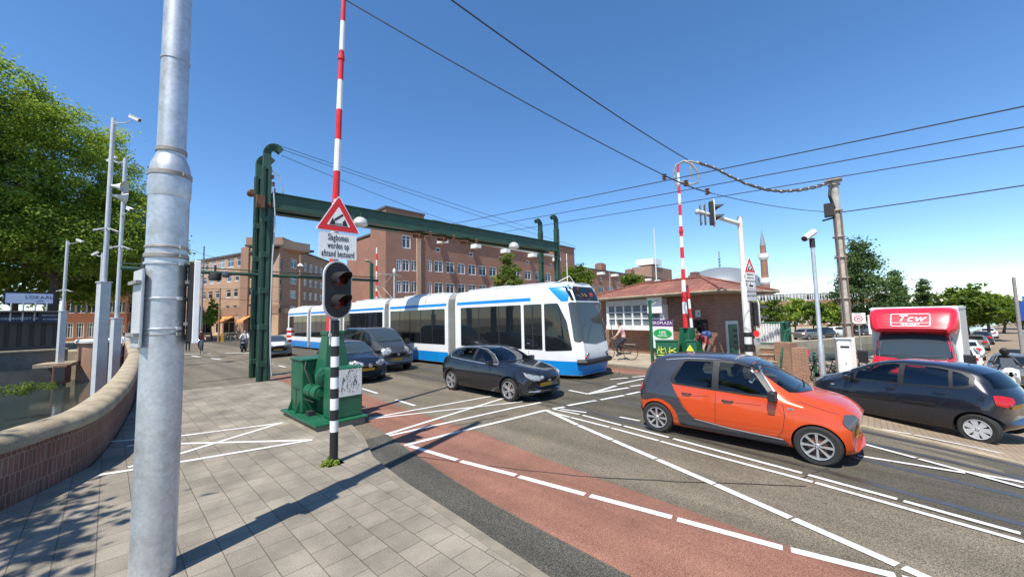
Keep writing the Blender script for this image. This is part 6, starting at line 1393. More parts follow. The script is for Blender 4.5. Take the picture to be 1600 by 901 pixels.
def onplane(u, v, p0, xd):
    d = ray(u, v); xd = np.array([xd[0], xd[1]], float); xd /= np.linalg.norm(xd); n = np.array([-xd[1], xd[0]])
    k = n @ np.array(p0[:2]) / (n @ d[:2]); p = d * k + np.array([0, 0, CAM_H]); return (p[:2] - np.array(p0[:2])) @ xd, p[2]
def quadroof(par, pts, z, m='roofing', th=.25, name='roof'):
    mb = MB(); mb.prism([(p[0], p[1]) for p in pts], z - th, z, 0); return mb.build(name, M[m], par)

# ---- corner block and long brick wing beyond the tram
bC = thing('brick_building', 'long dark red brick apartment building with a tall corner block, beyond the tram', 'building', (0, 0, 0))
Yc = 44.5; SX = lambda u: onY(u, 430, Yc)[0]
zr = lambda u, v: onY(u, v, Yc)[2]
r1 = (zr(690, 425.5), zr(690, 408)); r2 = (zr(690, 459), zr(690, 441.5)); r3 = (r2[0] - 3.6, r2[1] - 3.6); rs = (zr(690, 394.5), zr(690, 387.5))
us = [(668.8, 675), (678.8, 692.5), (697, 710), (715, 726.8), (731.8, 743.8), (748, 760), (764.5, 776)]
x0 = 24.0; W1 = 67.0 - x0; wins = []
xsx = [(SX(a) - x0, SX(b) - x0) for a, b in us]
st = xsx[-1][1]; 
while st < 36.2: xsx.append((st + 1.15, st + 3.0)); st += 3.0
for a, b in xsx:
    for lo, hi in (r1, r2, r3): wins.append((a, b, lo, hi, 2))
for u in (685, 737, 783, 825.5, 862): s = SX(u) - x0; wins.append((s - .42, s + .42, rs[0], rs[1], 1, dict(tr=False)))
for a, b, lo, hi in ((628, 642, 387, 366.5), (619.6, 627.6, 423, 405), (629, 640, 423, 405), (642.5, 652, 423, 406), (619.6, 627.6, 457, 438), (629, 640, 457, 438), (642.5, 652, 457, 439)):
    wins.append((SX(a) - x0, SX(b) - x0, zr(a, lo), zr(a, hi), 2))
top = zr(660, 364.5); topc = zr(603, 323)
facade(bC, (x0, Yc), (1, 0), W1, -.5, top, wins, M['brickC'])
xe = SX(656) - x0
facade(bC, (x0, Yc - .004), (1, 0), SX(663) - x0, top - .3, topc, [], M['brickC'], name='corner_parapet')
facade(bC, (x0, Yc + 11.5), (0, -1), 11.5, -.5, 13.3, [(11.5 - (onplane(u1, 400, (x0, Yc), (0, 1))[0]), 11.5 - onplane(u0, 400, (x0, Yc), (0, 1))[0], zl, zh, 1) for u0, u1 in ((587.6, 593.5), (579.6, 586), (572.5, 578)) for zl, zh in ((onplane(585, 389, (x0, Yc), (0, 1))[1], onplane(585, 368, (x0, Yc), (0, 1))[1]), (onplane(585, 425, (x0, Yc), (0, 1))[1], onplane(585, 405.5, (x0, Yc), (0, 1))[1]), (onplane(585, 458, (x0, Yc), (0, 1))[1], onplane(585, 440, (x0, Yc), (0, 1))[1]))], M['brickC'])
facade(bC, (x0 + .003, Yc + 4.2), (0, -1), 4.2, 13.0, topc, [], M['brickC'], name='corner_parapet')
facade(bC, (SX(663), Yc), (0, 1), 4.2, top - .3, topc, [], M['brickC'], name='corner_parapet')
quadroof(bC, [(x0 - .12, Yc - .12), (SX(663) + .12, Yc - .12), (SX(663) + .12, Yc + 4.3), (x0 - .12, Yc + 4.3)], topc + .12)
quadroof(bC, [(x0 + .1, Yc + .1), (67, Yc + .1), (67, Yc + 12), (x0 + .1, Yc + 12)], top - .02)
mb = MB(); mb.box2((SX(664), Yc - .28, top - .30), (60.6, Yc - .004, top + .06)); mb.build('gutter', M['cornice'], bC)
mb = MB(); mb.box2((SX(650.5), Yc - .25, -.5), (SX(656.5), Yc - .004, top + .4)); mb.build('pilaster', M['brickA'], bC)
mb = MB(); mb.box2((61.2, Yc - .2, -.5), (67.2, Yc + 6, top + 2.1)); tw = mb.build('end_tower', M['brickC'], bC)
mb = MB(); mb.box2((61.0, Yc - .4, top + 2.11), (67.4, Yc + 6.2, top + 2.35)); mb.build('tower_cap', M['roofing'], tw)
for u in (688, 740, 786, 828, 866):
    s = SX(u); mb = MB(); mb.box2((s - .65, Yc - 1.5, rs[1] + .55), (s + .35, Yc - .004, rs[1] + 1.15)); mb.build('hoist_beam', M['white'], bC)
# ---- lower wing behind the bridge house
bD = thing('brick_building', 'lower brick terrace with chimneys and white hoist beams, behind the bridge house', 'building', (0, 0, 0))
x1 = 67.3; hD = 12.7
wd_ = []
for k in range(26):
    s = 2 + k * 4.4; wd_ += [(s, s + 2.6, 7.2, 9.0, 2), (s, s + 2.6, 3.6, 5.4, 2), (s + .8, s + 1.7, 10.2, 11.1, 1, dict(tr=False))]
facade(bD, (x1, Yc + .6), (1, 0), 120, -2, hD, wd_, M['brickC'])
quadroof(bD, [(x1, Yc + .3), (x1 + 120, Yc + .3), (x1 + 120, Yc + 12), (x1, Yc + 12)], hD + .18)
for u, w_, h in ((945, 2.2, 1.9), (990, 2.2, 1.6), (1057, 2.5, .7), (1078, 2.5, .6)):
    s = onY(u, 440, Yc + 1)[0]; mb = MB(); mb.box((s, Yc + 2, hD + h / 2), (w_, 1.8, h)); mb.box((s, Yc + 2, hD + h + .1), (w_ * .8, 1.2, .25)); mb.build('chimney', M['brickC'], bD)
for k in range(9):
    s = x1 + 4 + k * 6.6; mb = MB(); mb.box2((s - .6, Yc - 1.1, 11.55), (s + .5, Yc + .59, 12.1)); mb.build('hoist_beam', M['white'], bD)
bE = thing('roof_pavilion', 'white box-shaped upper storey standing behind the lower brick terrace roof', 'building', (0, 0, 0))
q = onY(1014, 412, Yc + 26); mb = MB(); mb.box((q[0], Yc + 26, q[2] + .4), (9.5, 8, 2.6)); mb.build('wall', M['white'], bE); mb = MB(); mb.box((q[0] + 6, Yc + 27, q[2] - 5.5), (24, 9, 7.6)); mb.build('lower_wall', M['brickB'], bE)
# ---- corner building at the left
cn = (20.2, 73.5); dA = (11.4 - 20.2, 105 - 73.5); dB = (33.8 - 20.2, 88.3 - 73.5); lA = math.hypot(*dA) * 1.35; lB = math.hypot(*dB) * 1.2
bA = thing('corner_building', 'buff brick corner building with white windows and shop fronts, left of the green gantry post', 'building', (0, 0, 0))
sA = lambda u: onplane(u, 450, cn, dA)[0]; zA = lambda u, v: onplane(u, v, cn, dA)[1]
wA = []
Z3 = lambda x: x / 5.63 + 290
for row, (v0, v1), u_ in ((([(105, 135), (165, 195), (225, 258), (283, 335), (360, 415), (445, 478), (505, 540), (570, 600)]), (419.5, 407), 345), ([(62, 86), (100, 125), (150, 185), (210, 245), (265, 300), (360, 400), (428, 465), (558, 590)], (441.5, 431), 345), ([(55, 80), (95, 120), (140, 178), (200, 238), (262, 300), (358, 398), (420, 460), (550, 590)], (465.5, 454), 345), ([(50, 75), (90, 115), (135, 170), (200, 230), (255, 290), (355, 392), (420, 455), (550, 585)], (490.5, 478), 345)):
    for a, b in row: wA.append((sA(Z3(b)), sA(Z3(a)), zA(u_, v0), zA(u_, v1), 1 if b - a < 45 else 2, dict(sill=True)))
for u0, u1 in ((300, 311), (313, 331), (338, 346), (350, 368), (384, 392), (396, 408)): wA.append((sA(u1), sA(u0), .35, 3.3, 2, dict(glass='glassdk', tr=True)))
hA = zA(340, 404)
wA = [(lA * 0 + a, b, c, d, *r) for a, b, c, d, *r in wA]
oA = Vector((cn[0] + dA[0] / math.hypot(*dA) * lA, cn[1] + dA[1] / math.hypot(*dA) * lA)); flip = [(lA - b, lA - a, c, d, *r) for a, b, c, d, *r in wA]
facade(bA, oA, (-dA[0], -dA[1]), lA, -.3, hA, flip, M['brickA'])
eA = Vector((-dA[0], -dA[1])).normalized(); nA = Vector((eA.y, -eA.x))
def alongA(s0, s1, z0, z1, d0, d1, m, name):
    c = Vector(cn) - eA * (s0 + s1) / 2 + nA * (d0 + d1) / 2; mb = MB(); mb.box((c.x, c.y, (z0 + z1) / 2), (s1 - s0, d1 - d0, z1 - z0), rz=math.atan2(eA.y, eA.x)); return mb.build(name, M[m], bA)
alongA(0, lA, 3.75, 5.3, .004, .08, 'brickB', 'shop_band'); alongA(0, lA, hA - .02, hA + .35, -6, .25, 'roofing', 'roof')
alongA(sA(390), sA(378), 0, hA + 1.2, .005, .35, 'brickB', 'pilaster'); alongA(-.2, sA(388), hA - .1, hA + 1.35, -5, .01, 'brickA', 'attic')
M['awning'] = mat('orange_awning', (.70, .24, .08), .8)
for u0, u1 in ((350, 367), (385, 394)):
    c0, c1 = Vector(cn) - eA * sA(u0), Vector(cn) - eA * sA(u1); mb = MB(); mb.add([(c0.x, c0.y, 3.6), (c1.x, c1.y, 3.6), (c1.x + nA.x * 1.5, c1.y + nA.y * 1.5, 2.6), (c0.x + nA.x * 1.5, c0.y + nA.y * 1.5, 2.6)], [(0, 1, 2, 3)])
    mb.add([(c0.x + nA.x * 1.5, c0.y + nA.y * 1.5, 2.6), (c1.x + nA.x * 1.5, c1.y + nA.y * 1.5, 2.6), (c1.x + nA.x * 1.5, c1.y + nA.y * 1.5, 2.3), (c0.x + nA.x * 1.5, c0.y + nA.y * 1.5, 2.3)], [(0, 1, 2, 3)]); mb.build('awning', M['awning'], bA)
sB = lambda u: onplane(u, 430, cn, dB)[0]; zB = lambda u, v: onplane(u, v, cn, dB)[1]
wB = []
for v0, v1 in ((419, 405), (443.5, 432), (466, 454), (490, 478)):
    for u0, u1 in ((454, 464), (475, 479.5), (483.5, 488.5), (492, 496.5), (500.5, 504.5), (508, 511)): wB.append((sB(u0), sB(u1), zB(459, v0), zB(459, v1), 2))
for v0, v1 in ((421, 402), (446, 431), (470, 451), (490, 475)): wB.append((sB(436.5), sB(441), zB(438, v0), zB(438, v1), 1))
hB = zB(455, 389)
facade(bA, cn, dB, lB, -.3, hB, wB, M['brickB'])
eB = Vector(dB).normalized(); nB = Vector((eB.y, -eB.x)); c = Vector(cn) + eB * lB / 2 - nB * 3; mb = MB(); mb.box((c.x, c.y, hB + .12), (lB + .3, 6.4, .3), rz=math.atan2(eB.y, eB.x)); mb.build('roof', M['roofing'], bA)
c = Vector(cn) + eB * 3.6 - nB * 3; mb = MB(); mb.box((c.x, c.y, hB + .9), (7.4, 6.05, 1.3), rz=math.atan2(eB.y, eB.x)); mb.build('attic', M['brickB'], bA)
c = Vector(cn) + eB * 4 + nB * .3; mb = MB(); mb.box((c.x, c.y, 4.2), (7.5, .6, 1.0), rz=math.atan2(eB.y, eB.x)); mb.build('balcony', M['brickA'], bA)
# ---- orange brick house row at the far left, and a brown neighbour
def plainhouse(label, u0, u1, vt, dist, brick, cols, rows, z0=0, win=(1.1, 1.6), roof='roofing', shop=False, name='brick_house', glass='winglass', turn=0.0):
    t = thing(name, label, 'house', (0, 0, 0)); a, b = AT(u0, 500, dist), AT(u1, 500, dist); xd = Vector((b[0] - a[0], b[1] - a[1])); W_ = xd.length
    if turn: xd = Vector((xd.x * math.cos(turn) - xd.y * math.sin(turn), xd.x * math.sin(turn) + xd.y * math.cos(turn)))
    h = AT((u0 + u1) / 2, vt, dist)[2]; ws = []
    for i in range(cols):
        s = W_ * (i + .5) / cols
        for zl in rows: ws.append((s - win[0] / 2, s + win[0] / 2, zl, zl + win[1], 2))
        if shop: ws.append((s - W_ / cols * .38, s + W_ / cols * .38, z0 + .5, z0 + 2.9, 3, dict(glass=glass)))
    facade(t, a, xd, W_, z0 - 1, h, ws, brick); e = xd.normalized(); n = Vector((e.y, -e.x)); c = Vector(a[:2]) + e * W_ / 2 - n * 4
    mb = MB(); mb.box((c.x, c.y, h + .12), (W_ + .2, 8.3, .3), rz=math.atan2(e.y, e.x)); mb.build('roof', M[roof], t)
    for q in (.0, 1.0):
        cc = Vector(a[:2]) + e * W_ * q - n * 4; mb = MB(); mb.box((cc.x - e.x * .1 * (q * 2 - 1), cc.y - e.y * .1 * (q * 2 - 1), (h + z0 - 1) / 2), (.18, 7.98, h - z0 + 1), rz=math.atan2(e.y, e.x)); mb.build('side_wall', brick, t)
    return t
plainhouse('orange brick house with white sash windows below the big tree at the left', 100, 197, 452, 92, M['brickO'], 6, [4.4, 7.4, 10.2], win=(1.35, 1.9), shop=True)
plainhouse('brown brick house beside the orange brick house, just left of the galvanised mast', 197.5, 290, 440, 95, M['brickA'], 5, [4.4, 7.4, 10.2], win=(1.3, 1.8), shop=True)
# ---- flower shop and cafe on the far bank, under the big tree
ds = 60
rt = thing('cafe_building', 'dark glazed single-storey cafe with roof sign boards across the water at far left', 'building', (0, 0, 0))
a, b = AT(-90, 545, ds), AT(93, 545, ds); xd = Vector((b[0] - a[0], b[1] - a[1])); Wr = xd.length; e = xd.normalized(); n = Vector((e.y, -e.x)); zf = AT(45, 545, ds)[2]; zt = AT(45, 502, ds)[2]
M['cafewall'] = mat('cafe_dark_wall', (.045, .04, .038), .6); M['cafeglass'] = glassmat('cafe_glass', (.05, .055, .05), .08); M['navy'] = mat('navy_board', (.012, .022, .05), .5, var=.05); M['skyboard'] = mat('pale_blue_board', (.42, .50, .66), .5, var=.08)
facade(rt, a, xd, Wr, zf - .1, zt + .9, [(Wr * k / 9 + .2, Wr * (k + 1) / 9 - .2, zf + .25, zt - .1, 2, dict(col='black', glass='cafeglass')) for k in range(9)], M['cafewall'])
c = Vector(a[:2]) + e * Wr / 2 - n * 4; mb = MB(); mb.box((c.x + n.x * .6, c.y + n.y * .6, zt + .95), (Wr + 1, 9, .16), rz=math.atan2(e.y, e.x)); mb.build('roof', M['roofing'], rt)
def cafe_sign(name, label, u0, u1, v0, v1, body, col, tcol, size, posts=0, off=.35, sx=1.0):
    p, q = AT(u0, v0, ds), AT(u1, v1, ds); c = (p + q) / 2; w_ = math.hypot(q[0] - p[0], q[1] - p[1]); h = p[2] - q[2]
    t = thing(name, label, 'sign', (c[0] + n.x * off, c[1] + n.y * off, c[2])); F = frame((0, 0, 0), (e.x, e.y, 0))
    mb = MB(); mb.prism([(-w_ / 2 - .12, -h / 2 - .12), (w_ / 2 + .12, -h / 2 - .12), (w_ / 2 + .12, h / 2 + .12), (-w_ / 2 - .12, h / 2 + .12)], -.12, -.002, 0, F); mb.build('frame', M['navy'], t)
    pl = plate_sign(t, F, w_, h, [], .3, col, tcol, 'board')
    for bd_, x, y, sz in body: text_obj('lettering', bd_, sz, M[tcol], pl, F @ Matrix.Translation((x * w_, y * h, .004)), bold=.01, sx=sx)
    for k in range(posts):
        x = -w_ / 2 + w_ * (k + .5) / posts; mb = MB(); mb.tube([(e.x * x, e.y * x, -h / 2 - 1.7), (e.x * x, e.y * x, -h / 2)], .06, 6); mb.build('post', M['lgrey'], t)
cafe_sign('billboard', 'pale blue billboard lettered Lokaal, on posts on the cafe roof', 9, 82, 458, 474, [('LOKAAL', .20, .10, .42), ('CAFE', .22, -.27, .16)], 'skyboard', 'navy', 1, 4)
cafe_sign('fascia_sign', 'long dark fascia reading oedboeket.nl along the cafe roof edge', -60, 60, 493, 502.5, [('GOEDBOEKET.NL', .22, .0, .29)], 'navy', 'skyboard', 1)
cafe_sign('fascia_sign', 'short dark two-line board at the right end of the cafe roof edge', 63, 93, 489, 502, [('RESTAURANT', .0, .22, .16), ('DE KOLDER', .0, -.22, .16)], 'navy', 'skyboard', 1, off=.6)
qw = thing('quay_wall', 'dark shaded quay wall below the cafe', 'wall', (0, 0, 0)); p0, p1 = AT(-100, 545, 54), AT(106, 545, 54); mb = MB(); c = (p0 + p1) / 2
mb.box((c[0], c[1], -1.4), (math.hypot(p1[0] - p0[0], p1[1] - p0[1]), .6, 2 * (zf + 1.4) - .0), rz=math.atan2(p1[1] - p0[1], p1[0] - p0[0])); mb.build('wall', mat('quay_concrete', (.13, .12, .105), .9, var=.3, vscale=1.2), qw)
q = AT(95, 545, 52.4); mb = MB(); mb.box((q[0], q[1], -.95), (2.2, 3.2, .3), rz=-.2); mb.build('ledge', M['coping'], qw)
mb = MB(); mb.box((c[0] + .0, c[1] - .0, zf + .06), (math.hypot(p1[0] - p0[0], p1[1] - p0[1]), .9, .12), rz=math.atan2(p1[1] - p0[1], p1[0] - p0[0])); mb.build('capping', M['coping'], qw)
gt_ = thing('cabinet', 'dark brown hatch box standing against the end pier across the water', 'box', (0, 0, 0)); p = AT(97, 575, 50); h_ = AT(97, 570, 50)[2]; mb = MB(); mb.box((p[0], p[1], h_ / 2 - 1.2), (.85, .8, h_ + 2.4), rz=-.3); mb.build('box', M['rust'], gt_, bevel=.04); mb = MB(); mb.box((p[0] - .1, p[1] - .43, h_ / 2 - 1.2), (.65, .05, h_ + 2.1), rz=-.3); mb.build('door', M['blackm'], gt_)

# ---- bridge keeper's house
bh = thing('bridge_house', 'low brick bridge keeper house with red hip roof, white bay window and green door', 'building', (0, 0, 0))
K_ = Vector((19.2, 5.02)); e2 = Vector((.30, .954)).normalized(); e1 = Vector((.954, -.30)).normalized()
# left face runs from K along e2 (seen from the road), right face from K along e1
ez = 3.15
lw = 7.6; rw_ = 3.1
s2 = lambda u: onplane(u, 500, K_, e2)[0]; z2 = lambda u, v: onplane(u, v, K_, e2)[1]; s1_ = lambda u: onplane(u, 500, K_, e1)[0]; z1_ = lambda u, v: onplane(u, v, K_, e1)[1]
P0 = K_ + e2 * lw
wl = [(lw - s2(1070), lw - s2(1106), z2(1088, 540), z2(1088, 498), 2, dict(col='blackm', glass='glassdk'))] if 0 else [(lw - s2(1083), lw - s2(1106), .9, z2(1095, 499), 2, dict(col='black', glass='glassdk')), (lw - s2(1085), lw - s2(1095), z2(1090, 495), z2(1090, 484), 1, dict(tr=True))]
facade(bh, P0, -e2, lw, -.6, ez, wl, M['brick_red'])
d0, d1 = s1_(1132.5), s1_(1151)
facade(bh, K_, e1, rw_, -.8, ez, [], M['brick_red'])
def face1(s0, s1, z0, z1, d, m, name, par=bh):
    c = K_ + e1 * (s0 + s1) / 2 + Vector((e1.y, -e1.x)) * d / 2; mb = MB(); mb.box((c.x, c.y, (z0 + z1) / 2), (s1 - s0, d, z1 - z0), rz=math.atan2(e1.y, e1.x)); return mb.build(name, M[m], par)
zd0, zd1 = .1, z1_(1141, 501)
fr_ = face1(d0, d1, zd0, zd1, .06, 'offwhite', 'door_frame'); dr_ = face1(d0 + .14, d1 - .14, zd0 + .05, zd1 - .16, .09, 'green', 'door')
for k in range(4): face1((d0 + d1) / 2 + .02, (d0 + d1) / 2 + .32, zd0 + .45 + k * .28, zd0 + .56 + k * .28, .105, 'black', 'door_slot', dr_)
mb = MB(); c = K_ + e2 * lw / 2 + e1 * rw_ / 2; 
# far side walls close the house
mb.add([(*(K_ + e1 * rw_), -.8), (*(K_ + e1 * rw_ + e2 * lw), -.8), (*(K_ + e1 * rw_ + e2 * lw), ez), (*(K_ + e1 * rw_), ez)], [(0, 1, 2, 3)]); mb.add([(*(P0), -.8), (*(K_ + e1 * rw_ + e2 * lw), -.8), (*(K_ + e1 * rw_ + e2 * lw), ez), (*P0, ez)], [(0, 1, 2, 3)]); mb.build('rear_wall', M['brick_red'], bh)
ov = .75
E0, E1, E2, E3 = K_ - e1 * ov - e2 * ov, K_ + e1 * (rw_ + ov) - e2 * ov, K_ + e1 * (rw_ + ov) + e2 * (lw + ov + .6), K_ - e1 * ov + e2 * (lw + ov + .6)
mb = MB(); mb.prism([tuple(E0), tuple(E1), tuple(E2), tuple(E3)], ez + .02, ez + .13); mb.build('eaves_board', M['coping'], bh)
R0, R1 = K_ + e1 * rw_ / 2 + e2 * 1.6, K_ + e1 * rw_ / 2 + e2 * (lw - 1.9); rz_ = ez + 1.0; z_ = ez + .135
mb = MB(); f = lambda p, z: (p.x, p.y, z); gro = .12
Eo = [E0 + (E0 - c) .normalized() * gro, E1 + (E1 - c).normalized() * gro, E2 + (E2 - c).normalized() * gro, E3 + (E3 - c).normalized() * gro]
mb.add([f(Eo[0], z_), f(Eo[1], z_), f(Eo[2], z_), f(Eo[3], z_), f(R0, rz_), f(R1, rz_)], [(0, 1, 4), (1, 2, 5, 4), (2, 3, 5), (3, 0, 4, 5), (0, 3, 2, 1)]); rf = mb.build('roof', M['rooftile'], bh)
mb = MB(); mb.tube([f(Eo[0], z_ + .03), f(R0, rz_ + .03), f(R1, rz_ + .03), f(Eo[3], z_ + .03)], .07, 6); mb.tube([f(Eo[1], z_ + .03), f(R0, rz_ + .03)], .07, 6); mb.build('ridge_tile', M['rooftile'], rf)
mb = MB(); mb.tube([f(Eo[3], z_ - .02), f(Eo[0], z_ - .02), f(Eo[1], z_ - .02)], .07, 6); mb.build('gutter', M['coping'], bh)
cp = K_ + e1 * 2.4 + e2 * 2.6; mb = MB(); mb.box((cp.x, cp.y, ez + .75), (.5, .5, 1.0), rz=-.3); mb.box((cp.x, cp.y, ez + 1.34), (.36, .36, .18), rz=-.3); mb.build('chimney', M['brick_dark'], bh)
M['bayglass'] = glassmat('bay_glass', (.17, .20, .21), .06)
# white bay window along the left face
b0, b1 = s2(1044), min(lw + .1, s2(957)); zb0, zb1 = z2(1000, 515), z2(1000, 477); nb = Vector((-e2.y, e2.x))
def bay(s0, s1, z0, z1, d0, d1, m, name, par=bh):
    c = K_ + e2 * (s0 + s1) / 2 + nb * (d0 + d1) / 2; mb = MB(); mb.box((c.x, c.y, (z0 + z1) / 2), (s1 - s0, d1 - d0, z1 - z0), rz=math.atan2(e2.y, e2.x)); return mb.build(name, M[m], par, bevel=.01)
by = bay(b0, b1, zb0 - .0, zb0 + .26, .004, .55, 'white', 'bay_window')
bay(b0, b1, zb1, ez - .02, .004, .5, 'cornice', 'bay_fascia', by); bay(b0 + .02, b1 - .02, zb0 + .27, zb1 - .01, .003, .40, 'bayglass', 'bay_glass', by)
nv = 6
for k in range(nv + 1): s = b0 + .06 + (b1 - b0 - .12) * k / nv; bay(s - (.035 if 0 < k < nv else .09), s + (.035 if 0 < k < nv else .09), zb0 + .265, zb1 - .005, .006, .46, 'white', 'glazing_bar', by)
for k in range(1, 3): z = zb0 + .27 + (zb1 - zb0 - .28) * k / 3; bay(b0 + .16, b1 - .16, z - .028, z + .028, .006, .45, 'white', 'glazing_bar', by)
bay(s2(1047), s2(1024), z2(1035, 489), z2(1035, 463), .55, .60, 'white', 'shutter', by)
# advertising board, notice plates
t = thing('advertising_board', 'white and purple advertising board with a green oval, beside the bridge house bay window', 'sign', (0, 0, 0))
sa, sb_ = s2(1058), s2(1041); F = frame((*(K_ + e2 * (sa + sb_) / 2 + nb * .75), (z2(1050, 499) + .55) / 2), -Vector((*e2, 0))); ww, hh_ = sb_ - sa, z2(1050, 499) - .55
M['purple'] = mat('purple_print', (.10, .02, .17), .5, var=.05); M['mint'] = mat('green_print', (.02, .34, .09), .5, var=.05)
ww = max(ww, 1.25)
plate_sign(t, F, ww, hh_, [], .1, 'white'); mb = MB(); mb.prism([(-ww / 2, hh_ * .28), (ww / 2, hh_ * .28), (ww / 2, hh_ / 2), (-ww / 2, hh_ / 2)], .001, .006, 0, F); pl = mb.build('header', M['purple'], t)
text_obj('lettering', 'SKOPLAZA', .22, M['white'], pl, F @ Matrix.Translation((0, hh_ * .39, .009)), bold=.006)
mb = MB(); mb.prism([(.45 * ww * math.cos(a), hh_ * .02 + .17 * hh_ * math.sin(a)) for a in np.linspace(0, 2 * math.pi, 25)[:-1]], .001, .006, 0, F); ovl = mb.build('oval', M['mint'], t)
text_obj('lettering', '10%', .24, M['white'], ovl, F @ Matrix.Translation((0, hh_ * .05, .009)), bold=.006); text_obj('lettering', 'KORTING', .12, M['white'], ovl, F @ Matrix.Translation((0, -hh_ * .06, .009)), bold=.004)
t = thing('notice_plate', 'small white plate with red lettering low on the wall left of the green door', 'sign', (0, 0, 0))
F = frame((*(K_ + e2 * .9 + nb * .03), z2(1117, 544)), -Vector((*e2, 0))); plate_sign(t, F, .85, .26, ['LET OP'], .2, 'white', 'red')
t = thing('meter_box', 'small brown box on the bridge house wall left of the green door', 'box', (*(K_ + e2 * 1.15 + nb * .06), z2(1113, 520))); mb = MB(); mb.box((0, 0, 0), (.36, .12, .42), rz=math.atan2(e2.y, e2.x)); mb.build('box', M['rust'], t, bevel=.01); mb = MB(); mb.box((-.02, 0, 0), (.30, .11, .34), rz=math.atan2(e2.y, e2.x)); mb.build('lid', M['wood'], t)
# ---- mosque dome and minaret in the distance
t = thing('mosque', 'pale grey lead dome on a brick drum behind the bridge house', 'building', AT(1128, 470, 150)); s = 1.0
p = AT(1128, 470, 150); zc = AT(1128, 453, 150)[2]; rr = 13.5
mb = MB(); mb.lathe([(rr * math.cos(a), zc - p[2] + rr * .66 * math.sin(a) - 1) for a in np.linspace(0.0, 1.5, 14)] + [(.001, zc - p[2] + rr * .66 - .99)], n=40); mb.build('dome', mat('lead_dome', (.20, .22, .235), .5, metal=.2, var=.2), t)
mb = MB(); mb.lathe([(rr + 1.4, -20), (rr + 1.4, zc - p[2] - 2.9)], n=24); mb.build('drum', M['brickC'], t); mb = MB(); mb.lathe([(rr + 1.5, zc - p[2] - 2.89), (rr + 1.5, zc - p[2] - 1.6), (rr + .3, zc - p[2] - 1.2)], n=40); mb.build('gallery', M['slate'], t)
mb = MB(); mb.tube([(0, 0, zc - p[2] + rr * .64 - 1.2), (0, 0, zc - p[2] + rr * .64 - 1 + 6)], .18, 6)
for q in (1.2, 2.4, 3.4): ellip(mb, (0, 0, zc - p[2] + rr * .64 - 1 + q), (.45, .45, .4), n=8, k=5)
mb.build('finial', M['slate'], t)
p = AT(1198, 470, 140); t = thing('minaret', 'slender brick minaret with two white balconies and a pointed grey spire', 'tower', p); zz = lambda v: AT(1198, v, 140)[2] - p[2]; k_ = .24
R3 = lambda px: px * .5 * 140 * .80 / 587 / .80 * .80
mb = MB(); mb.lathe([(R3(13), -15), (R3(12), zz(448)), (R3(11.6), zz(434))], n=16); mb.lathe([(R3(10.5), zz(434)), (R3(9.6), zz(403))], n=16); mb.lathe([(R3(9), zz(398)), (R3(8), zz(383))], n=16); mb.build('shaft', M['brickC'], t)
for a, b in ((443, 434), (404, 396)): mb = MB(); mb.lathe([(R3(11), zz(a + 2)), (R3(15), zz(a - 2)), (R3(15.5), zz(b)), (R3(10), zz(b))], n=16, smooth=False); mb.build('balcony', M['white'], t)
mb = MB(); mb.lathe([(R3(8.6), zz(383.5)), (R3(7.5), zz(380)), (.001, zz(357))], n=16); mb.build('spire', M['slate'], t)
# ---- houses along the far bank on the right, behind the trees
plainhouse('brick terrace behind the far bank trees, left of the right camera mast', 1170, 1262, 486, 112, M['brickB'], 9, [1.6, 4.6], z0=-1.6, win=(1.6, 1.6), shop=True)
plainhouse('brick terrace behind the far bank trees, between right camera mast and lorry', 1263, 1390, 484, 116, M['brickC'], 12, [1.6, 4.6], z0=-1.6, win=(1.6, 1.6), shop=True)
# ------------------------------------------------------------------ trees
def leafmat(name, c, tr=.48):
    m = bpy.data.materials.new(name); m.use_nodes = True; nt = m.node_tree; L = nt.links.new; nt.nodes.clear()
    o = nt.nodes.new('ShaderNodeOutputMaterial'); d = nt.nodes.new('ShaderNodeBsdfPrincipled'); d.inputs['Roughness'].default_value = .55; d.inputs['Base Color'].default_value = (*c, 1); d.inputs['Specular IOR Level'].default_value = .3
    t = nt.nodes.new('ShaderNodeBsdfTranslucent'); t.inputs[0].default_value = (c[0] * 1.5, c[1] * 1.35, c[2] * .8, 1); mx = nt.nodes.new('ShaderNodeMixShader'); mx.inputs[0].default_value = tr
    L(d.outputs[0], mx.inputs[1]); L(t.outputs[0], mx.inputs[2]); L(mx.outputs[0], o.inputs[0]); return m
LM = {'plane': [leafmat('leaf_light', (.30, .40, .06)), leafmat('leaf_mid', (.215, .315, .05)), leafmat('leaf_deep', (.125, .21, .035))],
      'dark': [leafmat('leaf_dark_a', (.135, .205, .065)), leafmat('leaf_dark_b', (.088, .15, .052)), leafmat('leaf_dark_c', (.055, .10, .038))],
      'lime': [leafmat('leaf_lime_a', (.17, .235, .03)), leafmat('leaf_lime_b', (.12, .19, .028)), leafmat('leaf_lime_c', (.07, .12, .02))]}
M['bark'] = mat('bark', (.10, .075, .055), .95, var=.3, vscale=4, bump=.6, bscale=14)
